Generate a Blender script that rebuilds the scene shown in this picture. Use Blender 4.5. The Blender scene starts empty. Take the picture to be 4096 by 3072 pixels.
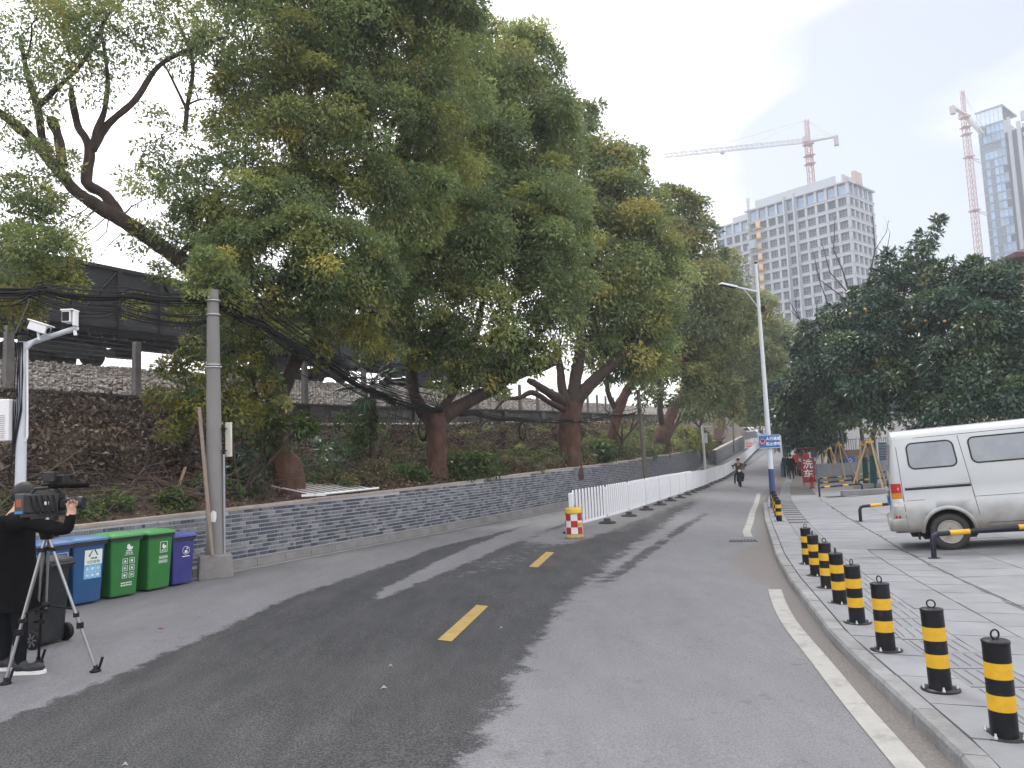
import bpy, bmesh, math, random
import numpy as np
from mathutils import Vector, Matrix, noise as mnoise
random.seed(7); rng=np.random.default_rng(7)
SC=bpy.context.scene; COL=SC.collection
# ---------------------------------------------------------------- camera, sky, sun, exposure
F=3076.; PITCH=math.radians(5.6); ROLL=math.radians(2.4); EYE=1.8
cd=bpy.data.cameras.new('camera'); cam=bpy.data.objects.new('camera',cd); COL.objects.link(cam)
cd.sensor_width=36; cd.lens=36*F/4096; cd.clip_end=3000; cd.clip_start=.05
CM=Matrix.Rotation(math.pi/2+PITCH,3,'X')@Matrix.Rotation(-ROLL,3,'Z')
cam.matrix_world=Matrix.Translation((0,0,EYE))@CM.to_4x4(); SC.camera=cam
SUN_EL=math.radians(52); SUN_AZ=math.radians(-18)      # azimuth from +Y towards +X
world=bpy.data.worlds.new('World'); SC.world=world; world.use_nodes=True
def build_sky():
    n=world.node_tree.nodes; l=world.node_tree.links; n.clear()
    out=n.new('ShaderNodeOutputWorld'); bg=n.new('ShaderNodeBackground'); bg.inputs[1].default_value=.06
    sky=n.new('ShaderNodeTexSky'); sky.sky_type='NISHITA'; sky.sun_disc=False
    sky.sun_elevation=SUN_EL; sky.sun_rotation=SUN_AZ; sky.air_density=1.2; sky.dust_density=1.2; sky.ozone_density=1.
    tc=n.new('ShaderNodeTexCoord')
    mp=n.new('ShaderNodeMapping'); mp.inputs['Scale'].default_value=(1.3,1.3,2.6); mp.inputs['Rotation'].default_value=(.3,.5,.2); l.new(tc.outputs['Generated'],mp.inputs[0])
    nz=n.new('ShaderNodeTexNoise'); nz.inputs['Scale'].default_value=1.9; nz.inputs['Detail'].default_value=4; nz.inputs['Roughness'].default_value=.42; l.new(mp.outputs[0],nz.inputs[0])
    # cloud sheet: thick towards the hidden sun, thinning to the right of the street
    dot=n.new('ShaderNodeVectorMath'); dot.operation='DOT_PRODUCT'; l.new(tc.outputs['Generated'],dot.inputs[0])
    dot.inputs[1].default_value=(math.sin(SUN_AZ)*math.cos(SUN_EL),math.cos(SUN_AZ)*math.cos(SUN_EL),math.sin(SUN_EL))
    gp=n.new('ShaderNodeVectorMath'); gp.operation='DOT_PRODUCT'; l.new(tc.outputs['Generated'],gp.inputs[0]); gp.inputs[1].default_value=(.62,.76,.19)   # thinner cloud over the building site
    mr=n.new('ShaderNodeMapRange'); mr.interpolation_type='SMOOTHSTEP'; mr.inputs[1].default_value=.80; mr.inputs[2].default_value=1.02; mr.inputs[3].default_value=.30; mr.inputs[4].default_value=-.12; l.new(gp.outputs['Value'],mr.inputs[0])
    ad=n.new('ShaderNodeMath'); ad.operation='ADD'; l.new(nz.outputs['Fac'],ad.inputs[0]); l.new(mr.outputs[0],ad.inputs[1])
    cr=n.new('ShaderNodeValToRGB'); e=cr.color_ramp.elements; e[0].position=.36; e[0].color=(.18,.18,.18,1); e[1].position=.95; e[1].color=(1,1,1,1); l.new(ad.outputs[0],cr.inputs[0])
    # cloud brightness: brighter round the sun
    cb=n.new('ShaderNodeMapRange'); cb.inputs[1].default_value=-.2; cb.inputs[2].default_value=1; cb.inputs[3].default_value=26.; cb.inputs[4].default_value=38.; l.new(dot.outputs['Value'],cb.inputs[0])
    cc=n.new('ShaderNodeVectorMath'); cc.operation='SCALE'; cc.inputs[0].default_value=(1,.975,1.0); l.new(cb.outputs[0],cc.inputs['Scale'])
    mx=n.new('ShaderNodeMix'); mx.data_type='RGBA'; l.new(cr.outputs[0],mx.inputs[0]); l.new(sky.outputs[0],mx.inputs[6]); l.new(cc.outputs[0],mx.inputs[7])
    l.new(mx.outputs[2],bg.inputs[0]); l.new(bg.outputs[0],out.inputs[0])
build_sky()
sd=bpy.data.lights.new('sun','SUN'); sd.energy=1.5; sd.angle=math.radians(14); sd.color=(1,.96,.9)
sun=bpy.data.objects.new('sun',sd); COL.objects.link(sun)
sdir=Vector((math.sin(SUN_AZ)*math.cos(SUN_EL),math.cos(SUN_AZ)*math.cos(SUN_EL),math.sin(SUN_EL)))
sun.rotation_euler=sdir.to_track_quat('Z','Y').to_euler(); sun.location=(0,0,60)
vs=SC.view_settings; SC.display_settings.display_device='sRGB'; vs.view_transform='Standard'; vs.look='None'; vs.exposure=.5; vs.gamma=1; vs.use_curve_mapping=False
SC.cycles.max_bounces=6; SC.cycles.diffuse_bounces=3; SC.cycles.glossy_bounces=3; SC.cycles.transmission_bounces=4; SC.cycles.transparent_max_bounces=6; SC.cycles.volume_bounces=0
SC.cycles.use_denoising=True
# ---------------------------------------------------------------- places
def P(px,py,d):
    """point of the place seen at photo pixel (px,py), d metres ahead"""
    r=CM@Vector(((px-2048)/F,-(py-1536)/F,-1.)); return Vector((0,0,EYE))+r*(d/r.y)
US=(math.sin(math.radians(22)),math.cos(math.radians(22)))
def st(x,y): return US[0]*x+US[1]*y, US[1]*x-US[0]*y
def xy(s,t): return US[0]*s+US[1]*t, US[1]*s-US[0]*t
ZR=[(-50,0),(8,0),(14,-.08),(20,-.14),(26,-.2),(34,-.32),(44,-.5),(54,-.5),(62,-.2),(75,.5),(100,1.5),(120,2.3),(140,3.4),(200,7),(400,16)]
ZL=[(-50,0),(28,0),(36,-.08),(46,-.25),(54,-.2),(62,0),(75,.5),(100,1.5),(120,2.3),(140,3.4),(200,7),(400,16)]
def itp(T,s): return float(np.interp(s,[a[0] for a in T],[a[1] for a in T]))
def zroad(x,y):
    s,t=st(x,y); w=min(1,max(0,(t+6)/4)); w=w*w*(3-2*w)
    return itp(ZL,s)*(1-w)+itp(ZR,s)*w
KT=[(-20,2.6),(0,1.2),(5,.54),(7.7,-.08),(11.3,-.62),(14,-.95),(17.7,-1.3),(21.9,-1.7),(28.8,-2.25),(33,-2.5),(46,-3.1),(60,-3.4),(75,-3.7),(106,-6.0),(150,-8),(200,-8)]
def zlot(x,y):
    s,t=st(x,y); k=itp(KT,s)
    return zroad(*xy(s,k))+.10+.05*max(0,min(t-k-2.0,14))
# ---------------------------------------------------------------- materials
def M(name,col,rough=.6,var=.12,sc=6.,bump=.0,bsc=40.,metal=0,dirt=None,col2=None,spec=.5,coat=0,coord='Object',stretch=None,rnd=0):
    m=bpy.data.materials.new(name); m.use_nodes=True; n=m.node_tree.nodes; l=m.node_tree.links
    b=n['Principled BSDF']; b.inputs['Roughness'].default_value=rough; b.inputs['Metallic'].default_value=metal; b.inputs['Specular IOR Level'].default_value=spec; b.inputs['Coat Weight'].default_value=coat
    tc=n.new('ShaderNodeTexCoord'); src=tc.outputs[coord]
    if stretch:
        mp=n.new('ShaderNodeMapping'); mp.inputs['Scale'].default_value=stretch; l.new(src,mp.inputs[0]); src=mp.outputs[0]
    nz=n.new('ShaderNodeTexNoise'); nz.inputs['Scale'].default_value=sc; nz.inputs['Detail'].default_value=6; nz.inputs['Roughness'].default_value=.65; l.new(src,nz.inputs[0])
    rp=n.new('ShaderNodeValToRGB'); e=rp.color_ramp.elements; e[0].position=.3; e[1].position=.7
    c=np.array(col[:3]); c2=np.array(col2) if col2 is not None else c*(1+var)
    e[0].color=(*(c*(1-var)),1); e[1].color=(*np.minimum(c2,1),1); l.new(nz.outputs['Fac'],rp.inputs[0]); o=rp.outputs[0]
    if dirt:
        dn=n.new('ShaderNodeTexNoise'); dn.inputs['Scale'].default_value=dirt[2]; dn.inputs['Detail'].default_value=8; dn.inputs['Roughness'].default_value=.7; l.new(src,dn.inputs[0])
        dr=n.new('ShaderNodeValToRGB'); dr.color_ramp.elements[0].position=.5; dr.color_ramp.elements[1].position=.72; dr.color_ramp.elements[1].color=(dirt[1],)*3+(1,); l.new(dn.outputs['Fac'],dr.inputs[0])
        mx=n.new('ShaderNodeMix'); mx.data_type='RGBA'; l.new(dr.outputs[0],mx.inputs[0]); l.new(o,mx.inputs[6]); mx.inputs[7].default_value=(*dirt[0],1); o=mx.outputs[2]
    if rnd:
        oi=n.new('ShaderNodeObjectInfo'); rr=n.new('ShaderNodeMapRange'); rr.inputs[3].default_value=1-rnd; rr.inputs[4].default_value=1+rnd; l.new(oi.outputs['Random'],rr.inputs[0])
        sv=n.new('ShaderNodeVectorMath'); sv.operation='SCALE'; l.new(o,sv.inputs[0]); l.new(rr.outputs[0],sv.inputs['Scale']); o=sv.outputs[0]
    l.new(o,b.inputs['Base Color'])
    if bump:
        bn=n.new('ShaderNodeTexNoise'); bn.inputs['Scale'].default_value=bsc; bn.inputs['Detail'].default_value=4; l.new(src,bn.inputs[0])
        bp=n.new('ShaderNodeBump'); bp.inputs['Strength'].default_value=bump; bp.inputs['Distance'].default_value=.02; l.new(bn.outputs['Fac'],bp.inputs['Height']); l.new(bp.outputs[0],b.inputs['Normal'])
    return m
def leaf_mat(name,rough=.45,trans=.3):
    m=bpy.data.materials.new(name); m.use_nodes=True; n=m.node_tree.nodes; l=m.node_tree.links
    b=n['Principled BSDF']; b.inputs['Roughness'].default_value=rough; b.inputs['Specular IOR Level'].default_value=.35
    at=n.new('ShaderNodeAttribute'); at.attribute_name='tint'; l.new(at.outputs['Color'],b.inputs['Base Color'])
    tr=n.new('ShaderNodeBsdfTranslucent'); l.new(at.outputs['Color'],tr.inputs[0])
    mx=n.new('ShaderNodeMixShader'); mx.inputs[0].default_value=trans; out=n['Material Output']
    l.new(b.outputs[0],mx.inputs[1]); l.new(tr.outputs[0],mx.inputs[2]); l.new(mx.outputs[0],out.inputs[0])
    return m
# ---------------------------------------------------------------- mesh helpers
def link(name,me,parent=None,loc=None,rz=0):
    o=bpy.data.objects.new(name,me); COL.objects.link(o)
    if parent is not None: o.parent=parent
    if loc is not None: o.location=loc
    if rz: o.rotation_euler=(0,0,rz)
    return o
def tag(o,label=None,cat=None,group=None,kind=None):
    if label: o['label']=label
    if cat: o['category']=cat
    if group: o['group']=group
    if kind: o['kind']=kind
    return o
def thing(name,label,cat,loc=(0,0,0),rz=0,group=None):
    o=bpy.data.objects.new(name,None); COL.objects.link(o); o.location=loc; o.rotation_euler=(0,0,rz); o.empty_display_size=.2
    return tag(o,label,cat,group)
def copy_tree(o,parent=None):
    c=o.copy(); COL.objects.link(c)
    if parent is not None: c.parent=parent
    for ch in list(o.children): copy_tree(ch,c)
    return c
class MB:
    """collects shapes; build() links them as ONE mesh object"""
    def __init__(s): s.v=[];s.f=[];s.m=[];s.mi=0;s.sm=[];s.smooth=False
    def mat(s,i): s.mi=i; return s
    def add(s,vs,fs,smooth=None):
        k=len(s.v); s.v+= [tuple(v) for v in vs]; s.f+=[tuple(i+k for i in f) for f in fs]; s.m+=[s.mi]*len(fs); s.sm+=[s.smooth if smooth is None else smooth]*len(fs); return s
    def box(s,c,d,rz=0,R=None,taper=1.):
        hx,hy,hz=d[0]/2,d[1]/2,d[2]/2; vs=[]
        for z,k in((-hz,1.),(hz,taper)):
            for x,y in((-hx,-hy),(hx,-hy),(hx,hy),(-hx,hy)): vs.append(Vector((x*k,y*k,z)))
        if R is None: R=Matrix.Rotation(rz,3,'Z')
        c=Vector(c); vs=[R@v+c for v in vs]
        return s.add(vs,[(3,2,1,0),(4,5,6,7),(0,1,5,4),(1,2,6,5),(2,3,7,6),(3,0,4,7)],False)
    def tube(s,pts,r,n=8,cap=True,closed=False):
        pts=[Vector(p) for p in pts]; N=len(pts); rs=[r]*N if not hasattr(r,'__len__') else r; vs=[];fs=[]; up=None
        for i,p in enumerate(pts):
            if closed: t=(pts[(i+1)%N]-pts[i-1]).normalized()
            else: t=(pts[min(i+1,N-1)]-pts[max(i-1,0)]).normalized()
            if up is None: up=Vector((0,0,1)) if abs(t.z)<.9 else Vector((1,0,0))
            a=t.cross(up)
            if a.length<1e-6: a=t.cross(Vector((0,1,0)))
            a.normalize(); b=a.cross(t).normalized(); up=b
            for k in range(n):
                th=2*math.pi*k/n; vs.append(p+(a*math.cos(th)+b*math.sin(th))*rs[i])
        R=N if closed else N-1
        for i in range(R):
            for k in range(n):
                j=(i+1)%N; fs.append((i*n+k,i*n+(k+1)%n,j*n+(k+1)%n,j*n+k))
        s.add(vs,fs,True)
        if cap and not closed:
            s.add(vs[:n],[tuple(range(n))][:1],False); s.add(vs[-n:],[tuple(reversed(range(n)))],False)
        return s
    def lathe(s,prof,n=16,c=(0,0,0),R=None,smooth=True):
        """prof: list of (r,z)"""
        vs=[];fs=[];c=Vector(c)
        for r,z in prof:
            for k in range(n):
                th=2*math.pi*k/n; v=Vector((r*math.cos(th),r*math.sin(th),z)); vs.append((R@v if R else v)+c)
        for i in range(len(prof)-1):
            for k in range(n): fs.append((i*n+k,i*n+(k+1)%n,(i+1)*n+(k+1)%n,(i+1)*n+k))
        s.add(vs,fs,smooth)
        if prof[0][0]>1e-5: s.add(vs[:n],[tuple(reversed(range(n)))],False)
        if prof[-1][0]>1e-5: s.add(vs[-n:],[tuple(range(n))],False)
        return s
    def prism(s,poly,a,b,axis='y',R=None,c=(0,0,0)):
        """poly in the two other axes, extruded a..b along axis"""
        n=len(poly); vs=[]
        for k in(a,b):
            for u,w in poly:
                v=Vector({'y':(u,k,w),'x':(k,u,w),'z':(u,w,k)}[axis]); vs.append((R@v if R else v)+Vector(c))
        return s.add(vs,[tuple(range(n)),tuple(reversed(range(n,2*n)))]+[(i,i+n,(i+1)%n+n,(i+1)%n) for i in range(n)],False)
    def sphere(s,c,r,n=10,m=7):
        r=(r,)*3 if not hasattr(r,'__len__') else r; vs=[];fs=[];c=Vector(c)
        for i in range(m+1):
            ph=math.pi*i/m
            for k in range(n):
                th=2*math.pi*k/n; vs.append(c+Vector((r[0]*math.sin(ph)*math.cos(th),r[1]*math.sin(ph)*math.sin(th),-r[2]*math.cos(ph))))
        for i in range(m):
            for k in range(n): fs.append((i*n+k,i*n+(k+1)%n,(i+1)*n+(k+1)%n,(i+1)*n+k))
        return s.add(vs,fs,True)
    def me(s,mats,name='m'):
        me=bpy.data.meshes.new(name); me.from_pydata(s.v,[],s.f)
        for m in (mats if isinstance(mats,(list,tuple)) else [mats]): me.materials.append(m)
        me.polygons.foreach_set('material_index',s.m); me.polygons.foreach_set('use_smooth',s.sm)
        bm=bmesh.new(); bm.from_mesh(me); bmesh.ops.recalc_face_normals(bm,faces=bm.faces); bm.to_mesh(me); bm.free()
        me.update(); return me
    def build(s,name,mats,parent=None,loc=None,rz=0): return link(name,s.me(mats,name),parent,loc,rz)
def bevel(o,w=.01,seg=2):
    bm=bmesh.new(); bm.from_mesh(o.data); bmesh.ops.bevel(bm,geom=[e for e in bm.edges if e.calc_face_angle(0)>.5],offset=w,segments=seg,affect='EDGES',profile=.6); bm.to_mesh(o.data); bm.free(); return o
def np_mesh(name,V,Q,mat,tint=None,smooth=False):
    V=np.asarray(V,np.float32); Q=np.asarray(Q,np.int32); k=Q.shape[1]
    me=bpy.data.meshes.new(name); me.vertices.add(len(V)); me.vertices.foreach_set('co',V.ravel())
    me.loops.add(Q.size); me.loops.foreach_set('vertex_index',Q.ravel()); me.polygons.add(len(Q))
    me.polygons.foreach_set('loop_start',np.arange(0,Q.size,k,dtype=np.int32))
    if smooth: me.polygons.foreach_set('use_smooth',np.ones(len(Q),bool))
    me.materials.append(mat)
    if tint is not None:
        a=me.attributes.new('tint','FLOAT_COLOR','POINT'); c=np.ones((len(V),4),np.float32); c[:,:3]=tint; a.data.foreach_set('color',c.ravel())
    me.update(calc_edges=True); return me
def text_mesh(body,size,name='lettering',bold=.0,ext=0.002,align='CENTER'):
    """lettering as a thin mesh in its local x-z plane, facing -y"""
    c=bpy.data.curves.new('txt','FONT'); c.body=body; c.size=size; c.align_x=align; c.align_y='CENTER'; c.extrude=ext; c.offset=bold; c.resolution_u=2
    o=bpy.data.objects.new('txt',c); COL.objects.link(o); dg=bpy.context.evaluated_depsgraph_get(); dg.update()
    me=bpy.data.meshes.new_from_object(o.evaluated_get(dg)); bpy.data.objects.remove(o); bpy.data.curves.remove(c)
    me.transform(Matrix.Rotation(math.pi/2,4,'X')); me.name=name; me.materials.clear(); return me
def grid_mesh(name,us,vs,fn,mat,tintfn=None,smooth=True):
    V=[fn(u,v) for u in us for v in vs]; n=len(vs)
    Q=[(i*n+j,(i+1)*n+j,(i+1)*n+j+1,i*n+j+1) for i in range(len(us)-1) for j in range(n-1)]
    T=None if tintfn is None else [tintfn(u,v) for u in us for v in vs]
    me=np_mesh(name,V,Q,mat,T,smooth)
    bm=bmesh.new(); bm.from_mesh(me); bmesh.ops.recalc_face_normals(bm,faces=bm.faces); bm.normal_update()
    if sum(f.normal.z for f in bm.faces)<0: bmesh.ops.reverse_faces(bm,faces=bm.faces)
    bm.to_mesh(me); bm.free(); return me
# ================================================================ THE SETTING
m_concrete=M('concrete',(.20,.197,.193),.85,.18,3,.3,60,dirt=((.10,.095,.085),.55,1.2))
m_slab=M('pavement stone',(.195,.203,.217),.75,.13,2.2,.12,90,dirt=((.135,.13,.124),.65,1.4),rnd=.09,coord='Object')
m_kerb=M('kerb stone',(.21,.214,.218),.85,.18,5,.5,40,dirt=((.12,.11,.098),.7,2.6),rnd=.1)
m_joint=M('joint sand',(.085,.08,.074),.95,.2,20)
m_yellow=M('yellow road paint',(.33,.225,.062),.75,.15,6,dirt=((.10,.097,.093),.55,9))
m_wpaint=M('worn white road paint',(.30,.298,.28),.75,.1,6,dirt=((.155,.153,.15),.95,4.2))
m_soil=M('soil',(.065,.045,.03),.95,.4,3,.6,15)
m_ballast=M('ballast bed',(.13,.115,.10),.95,.4,8,.5,30)
m_steel=M('galvanised steel',(.42,.43,.44),.45,.1,5,metal=.6)
m_black=M('black plastic',(.008,.008,.009),.55,.2,8,spec=.25)
m_white=M('white paint',(.74,.75,.76),.45,.05,4,dirt=((.40,.38,.35),.35,2.5))
m_rust=M('rusty iron',(.09,.05,.035),.85,.3,10)

def zsum(x,y):
    s,t=st(x,y); return itp(ZR,s)-.35-.02*max(0,abs(t)-8 if abs(t)<40 else 32)*0
gm=M('ground earth',(.12,.11,.095),.95,.25,.2)
us=[-300,-200,-120,-80,-50,-30,-20,-12,-6,0,6,12,20,30,45,60,80,120,200,320,500,800]
vs_=[-80,-40,-20,-8,0,6,12,18,24,30,36,42,48,54,60,66,72,80,90,100,110,120,130,140,160,180,200,240,300,400,600,1000,1600]
tag(link('ground',grid_mesh('ground',us,vs_,lambda x,y:(x,y,itp(ZR,st(x,y)[0] if abs(x)<60 else y)-.4),gm)),kind='structure')

# ---- road with its two shades of surface
dkL=[(-10,-5.),(4,-5.95),(5.5,-6.2),(7.6,-6.75),(9.15,-7.2),(12.7,-7.65),(14.4,-7.9),(18,-7.85),(22,-7.7),(30,-7.6),(40,-7.9),(60,-8),(200,-8)]
dkR=[(-10,-1.4),(4.3,-2.1),(6.4,-2.57),(7.9,-2.84),(9.8,-3.2),(12.6,-3.5),(16.3,-3.75),(26,-4.4),(35,-4.9),(46,-5.6),(60,-6),(200,-6)]
stA=[(8.2,-5.6),(10,-6.17),(12,-6.62),(14.4,-7.06),(17.4,-7.5),(23.2,-7.77),(30,-7.8)]
stB=[(8.2,-5.58),(9.65,-5.74),(11.3,-5.96),(13.5,-6.14),(16.8,-6.6),(21,-6.8),(30,-6.9)]
tyre=[(9,-2.95),(11,-3.13),(18.6,-3.5),(24,-3.6),(30,-3.9)]
def sst(a,b,x):
    x=min(1,max(0,(x-a)/(b-a))); return x*x*(3-2*x)
def road_tint(s,t):
    L=itp(dkL,s); R=itp(dkR,s); w=.5+.014*max(s,0)
    m=sst(L-.45*w,L+.6*w,t)*(1-sst(R-1.0*w,R+.8*w,t))
    if s>7.6: m*=1-.95*sst(itp(stA,s)-.2,itp(stA,s)+.2,t)*(1-sst(itp(stB,s)-.3,itp(stB,s)+.25,t))*sst(7.6,9.8,s)
    if s>10: m*=1-.4*sst(itp(stB,s),itp(stB,s)+.4,t)*(1-sst(-5.4,-4.5,t))*sst(9.5,12,s)
    if s>15: m*=1-.8*sst(-6.9,-6.1,t)*(1-sst(-5.5,-4.7,t))*sst(15,17,s)
    if 9<s<28: m=max(m,.62*(1-sst(.05,.28,abs(t-itp(tyre,s))))*sst(9,12,s)*(1-sst(22,28,s)))
    k=itp(KT,s); d=sst(k-.50,k-.12,t)*.9
    ww=.95*math.sin(math.pi*min(1,max(0,(s-10.2)/7.3))); d=max(d,(sst(k-ww-.25,k-ww*.5+.1,t))*sst(10.2,11.5,s)*(1-sst(15.8,17.5,s))*.95)
    d=max(d,.5*(1-sst(.0,1.4,abs(t+5.3)))*sst(15,19,s))
    g=sst(-9.5,-7,t) # left edge lies in a greyer shade of dust
    return (m,d,g)
m_road=bpy.data.materials.new('asphalt'); m_road.use_nodes=True
def road_nodes():
    n=m_road.node_tree.nodes; l=m_road.node_tree.links; b=n['Principled BSDF']
    at=n.new('ShaderNodeAttribute'); at.attribute_name='tint'; sp=n.new('ShaderNodeSeparateColor'); l.new(at.outputs['Color'],sp.inputs[0])
    geo=n.new('ShaderNodeNewGeometry')
    def noise(sc,det=6,rough=.65,stretch=None):
        z=n.new('ShaderNodeTexNoise'); z.inputs['Scale'].default_value=sc; z.inputs['Detail'].default_value=det; z.inputs['Roughness'].default_value=rough
        src=geo.outputs['Position']
        if stretch:
            mp=n.new('ShaderNodeMapping'); mp.inputs['Rotation'].default_value=(0,0,stretch[1]); mp.inputs['Scale'].default_value=stretch[0]; l.new(src,mp.inputs[0]); src=mp.outputs[0]
        l.new(src,z.inputs[0]); return z.outputs['Fac']
    def math_(op,a,b_,c=None):
        m=n.new('ShaderNodeMath'); m.operation=op
        for i,v in enumerate((a,b_,c)):
            if v is None: continue
            if isinstance(v,(int,float)): m.inputs[i].default_value=v
            else: l.new(v,m.inputs[i])
        return m.outputs[0]
    def ramp(f,p0,p1,c0=(0,0,0,1),c1=(1,1,1,1)):
        r=n.new('ShaderNodeValToRGB'); e=r.color_ramp.elements; e[0].position=p0; e[1].position=p1; e[0].color=c0; e[1].color=c1; l.new(f,r.inputs[0]); return r.outputs[0]
    def mix(f,a,b_):
        m=n.new('ShaderNodeMix'); m.data_type='RGBA'
        for i,v in((0,f),(6,a),(7,b_)):
            if isinstance(v,(tuple,int,float)): m.inputs[i].default_value=v
            else: l.new(v,m.inputs[i])
        return m.outputs[2]
    st_=((3.2,1,1),math.radians(22-90+90))
    big=noise(.9,9,.7,((1,.5,1),math.radians(22))); fine=noise(62,2,.8); med=noise(2.2,8,.72,((1,.3,1),math.radians(22))); grain=noise(420,1,.5)
    rag=noise(3.6,9,.78); mk=math_('ADD',sp.outputs[0],math_('ADD',math_('MULTIPLY',math_('SUBTRACT',big,.5),.7),math_('MULTIPLY',math_('SUBTRACT',rag,.5),1.5))); mk=ramp(mk,.40,.60)
    light=mix(ramp(med,.35,.7),(.130,.133,.141,1),(.164,.167,.176,1)); leftl=mix(ramp(med,.35,.7),(.130,.130,.134,1),(.168,.167,.171,1))
    light=mix(sp.outputs[2],leftl,light)
    # patches worn down to the darker stone, long in the driving direction
    spot=ramp(noise(3.2,10,.8),.575,.625); light=mix(math_('MULTIPLY',spot,.62),light,(.09,.09,.092,1))
    dark=mix(ramp(med,.3,.7),(.019,.0205,.022,1),(.050,.051,.053,1))
    col=mix(mk,light,dark)
    ds=ramp(math_('ADD',sp.outputs[1],math_('MULTIPLY',math_('SUBTRACT',med,.5),.7)),.3,.75); col=mix(math_('MULTIPLY',ds,.75),col,(.135,.121,.108,1))
    gr=ramp(fine,.42,.60,(.42,.42,.42,1),(2.0,2.0,2.02,1)); gl_=ramp(fine,.38,.62,(.80,.80,.80,1),(1.2,1.2,1.21,1)); gs2=mix(mk,gl_,gr)
    mm=n.new('ShaderNodeMix'); mm.data_type='RGBA'; mm.blend_type='MULTIPLY'; mm.inputs[0].default_value=1; l.new(col,mm.inputs[6]); l.new(gs2,mm.inputs[7])
    l.new(mm.outputs[2],b.inputs['Base Color']); b.inputs['Roughness'].default_value=.82; b.inputs['Specular IOR Level'].default_value=.35
    bp=n.new('ShaderNodeBump'); bp.inputs['Strength'].default_value=.35; bp.inputs['Distance'].default_value=.01; l.new(fine,bp.inputs['Height']); l.new(bp.outputs[0],b.inputs['Normal'])
road_nodes()
us=list(np.arange(-9,26,.16))+list(np.arange(26,60,.6))+list(np.arange(60,200,3.))
NT=110
def tl(s): return itp([(-50,-14),(0,-11.9),(30,-10.),(60,-12),(76,-12),(200,-14)],s)
def road_pt(s,f):
    t=tl(s)+(itp(KT,s)-.0-tl(s))*f; x,y=xy(s,t); return (x,y,zroad(x,y)+.02*mnoise.noise((x*.35,y*.35,0)))
def road_tt(s,f): return road_tint(s,tl(s)+(itp(KT,s)-tl(s))*f)
tag(link('road',grid_mesh('road',us,[i/(NT-1) for i in range(NT)],road_pt,m_road,road_tt)),kind='structure')
def zr2(x,y): return zroad(x,y)+.02*mnoise.noise((x*.35,y*.35,0))
def chaikin(p,n=2):
    for _ in range(n):
        q=[p[0]]
        for a,b in zip(p[:-1],p[1:]): q+=[tuple(.75*a[i]+.25*b[i] for i in(0,1)),tuple(.25*a[i]+.75*b[i] for i in(0,1))]
        p=q+[p[-1]]
    return p
def strip(name,pts_l,pts_r,mat,dz=.005,label=None,cat=None,sub=3,kind='structure'):
    """thin painted sheet between two (s,t) polylines, laid on the road"""
    V=[];n=sub+1;rows=[]
    for a,b in zip(pts_l,pts_r):
        for j in range(n):
            s=a[0]+(b[0]-a[0])*j/sub; t=a[1]+(b[1]-a[1])*j/sub; x,y=xy(s,t); V.append((x,y,zr2(x,y)+dz))
    Q=[(i*n+j,i*n+j+1,(i+1)*n+j+1,(i+1)*n+j) for i in range(len(pts_l)-1) for j in range(sub)]
    me=np_mesh(name,V,Q,mat); o=link(name,me); tag(o,label,cat,kind=kind); return o
def dens(pl,step=.3):
    L=[];
    for a,b in zip(pl[:-1],pl[1:]):
        k=max(1,int(math.hypot(b[0]-a[0],b[1]-a[1])/step)); L+=[(a[0]+(b[0]-a[0])*i/k,a[1]+(b[1]-a[1])*i/k) for i in range(k)]
    return L+[pl[-1]]
for a,b,lab in(((7.12,-3.73),(8.95,-4.14),'yellow centre dash nearest on the dark asphalt'),((12.32,-4.73),(14.12,-5.06),'yellow centre dash just before the chequered drum')):
    l_=dens([(a[0]+.02,a[1]-.09),(b[0]+.02,b[1]-.09)]); r_=dens([(a[0]-.02,a[1]+.09),(b[0]-.02,b[1]+.09)])
    strip('lane_dash',l_,r_,m_yellow,.006,lab)
WL=[(-6,1.75),(2,.86),(4.93,.216),(6.17,-.07),(7.02,-.25),(8.3,-.53),(9.6,-.73),(10.8,-.86)]
def off(pl,d): return [(a,b+d) for a,b in pl]
WL=chaikin(WL)
strip('edge_line',dens(off(WL,.0),.15),dens(off(WL,.165),.15),m_wpaint,.006,'worn white edge line beside the near kerb')
WL2=[(17.9,-1.78),(19.3,-1.97),(21.2,-2.06),(26.3,-2.42),(32,-2.75),(39.7,-3.3)]
WL2=chaikin(WL2)
strip('edge_line',dens(off(WL2,-.06)),dens(off(WL2,.12)),m_wpaint,.006,'white edge line beyond the drain towards the lamp post')
# ---- the wall line on the far side of the road
WP=np.array(chaikin([(-22,-18),(-9.5,6.1),(2.0,28.2),(7,42),(12.6,58.5),(18.2,74.7),(29.6,104.8),(45,145),(70,200)]))
WQ=np.concatenate([[0],np.cumsum(np.hypot(*np.diff(WP,axis=0).T))]); 
_q0=float(np.interp(6.1,WP[:,1],WQ)); WQ=WQ-_q0      # q = 0 at y = 6.1
def Wq(q): return Vector((float(np.interp(q,WQ,WP[:,0])),float(np.interp(q,WQ,WP[:,1])),0))
def Wd(q): return (Wq(q+.4)-Wq(q-.4)).normalized()
def Wo(q,o,z=0):
    p=Wq(q); d=Wd(q); return Vector((p.x-d.y*o,p.y+d.x*o,z))     # o metres to the left of the kerb front
def qy(y): return float(np.interp(y,WP[:,1],WQ))
TOP=[(-20,.95),(6,1.0),(11,1.04),(14.2,1.08),(16.4,1.12),(20.7,1.18),(28.3,1.36),(38,1.47),(56,1.72),(74.7,2.12),(105,3.1),(145,4.7),(200,8)]
ZP=[(-20,2.95),(18,3.0),(23,3.1),(30,3.3),(43,3.8),(60,4.4),(80,5.2),(105,6.3),(150,8.5),(200,11)]
def ztop(q): return itp(TOP,Wq(q).y)
def zp(q): return itp(ZP,Wq(q).y)
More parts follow.
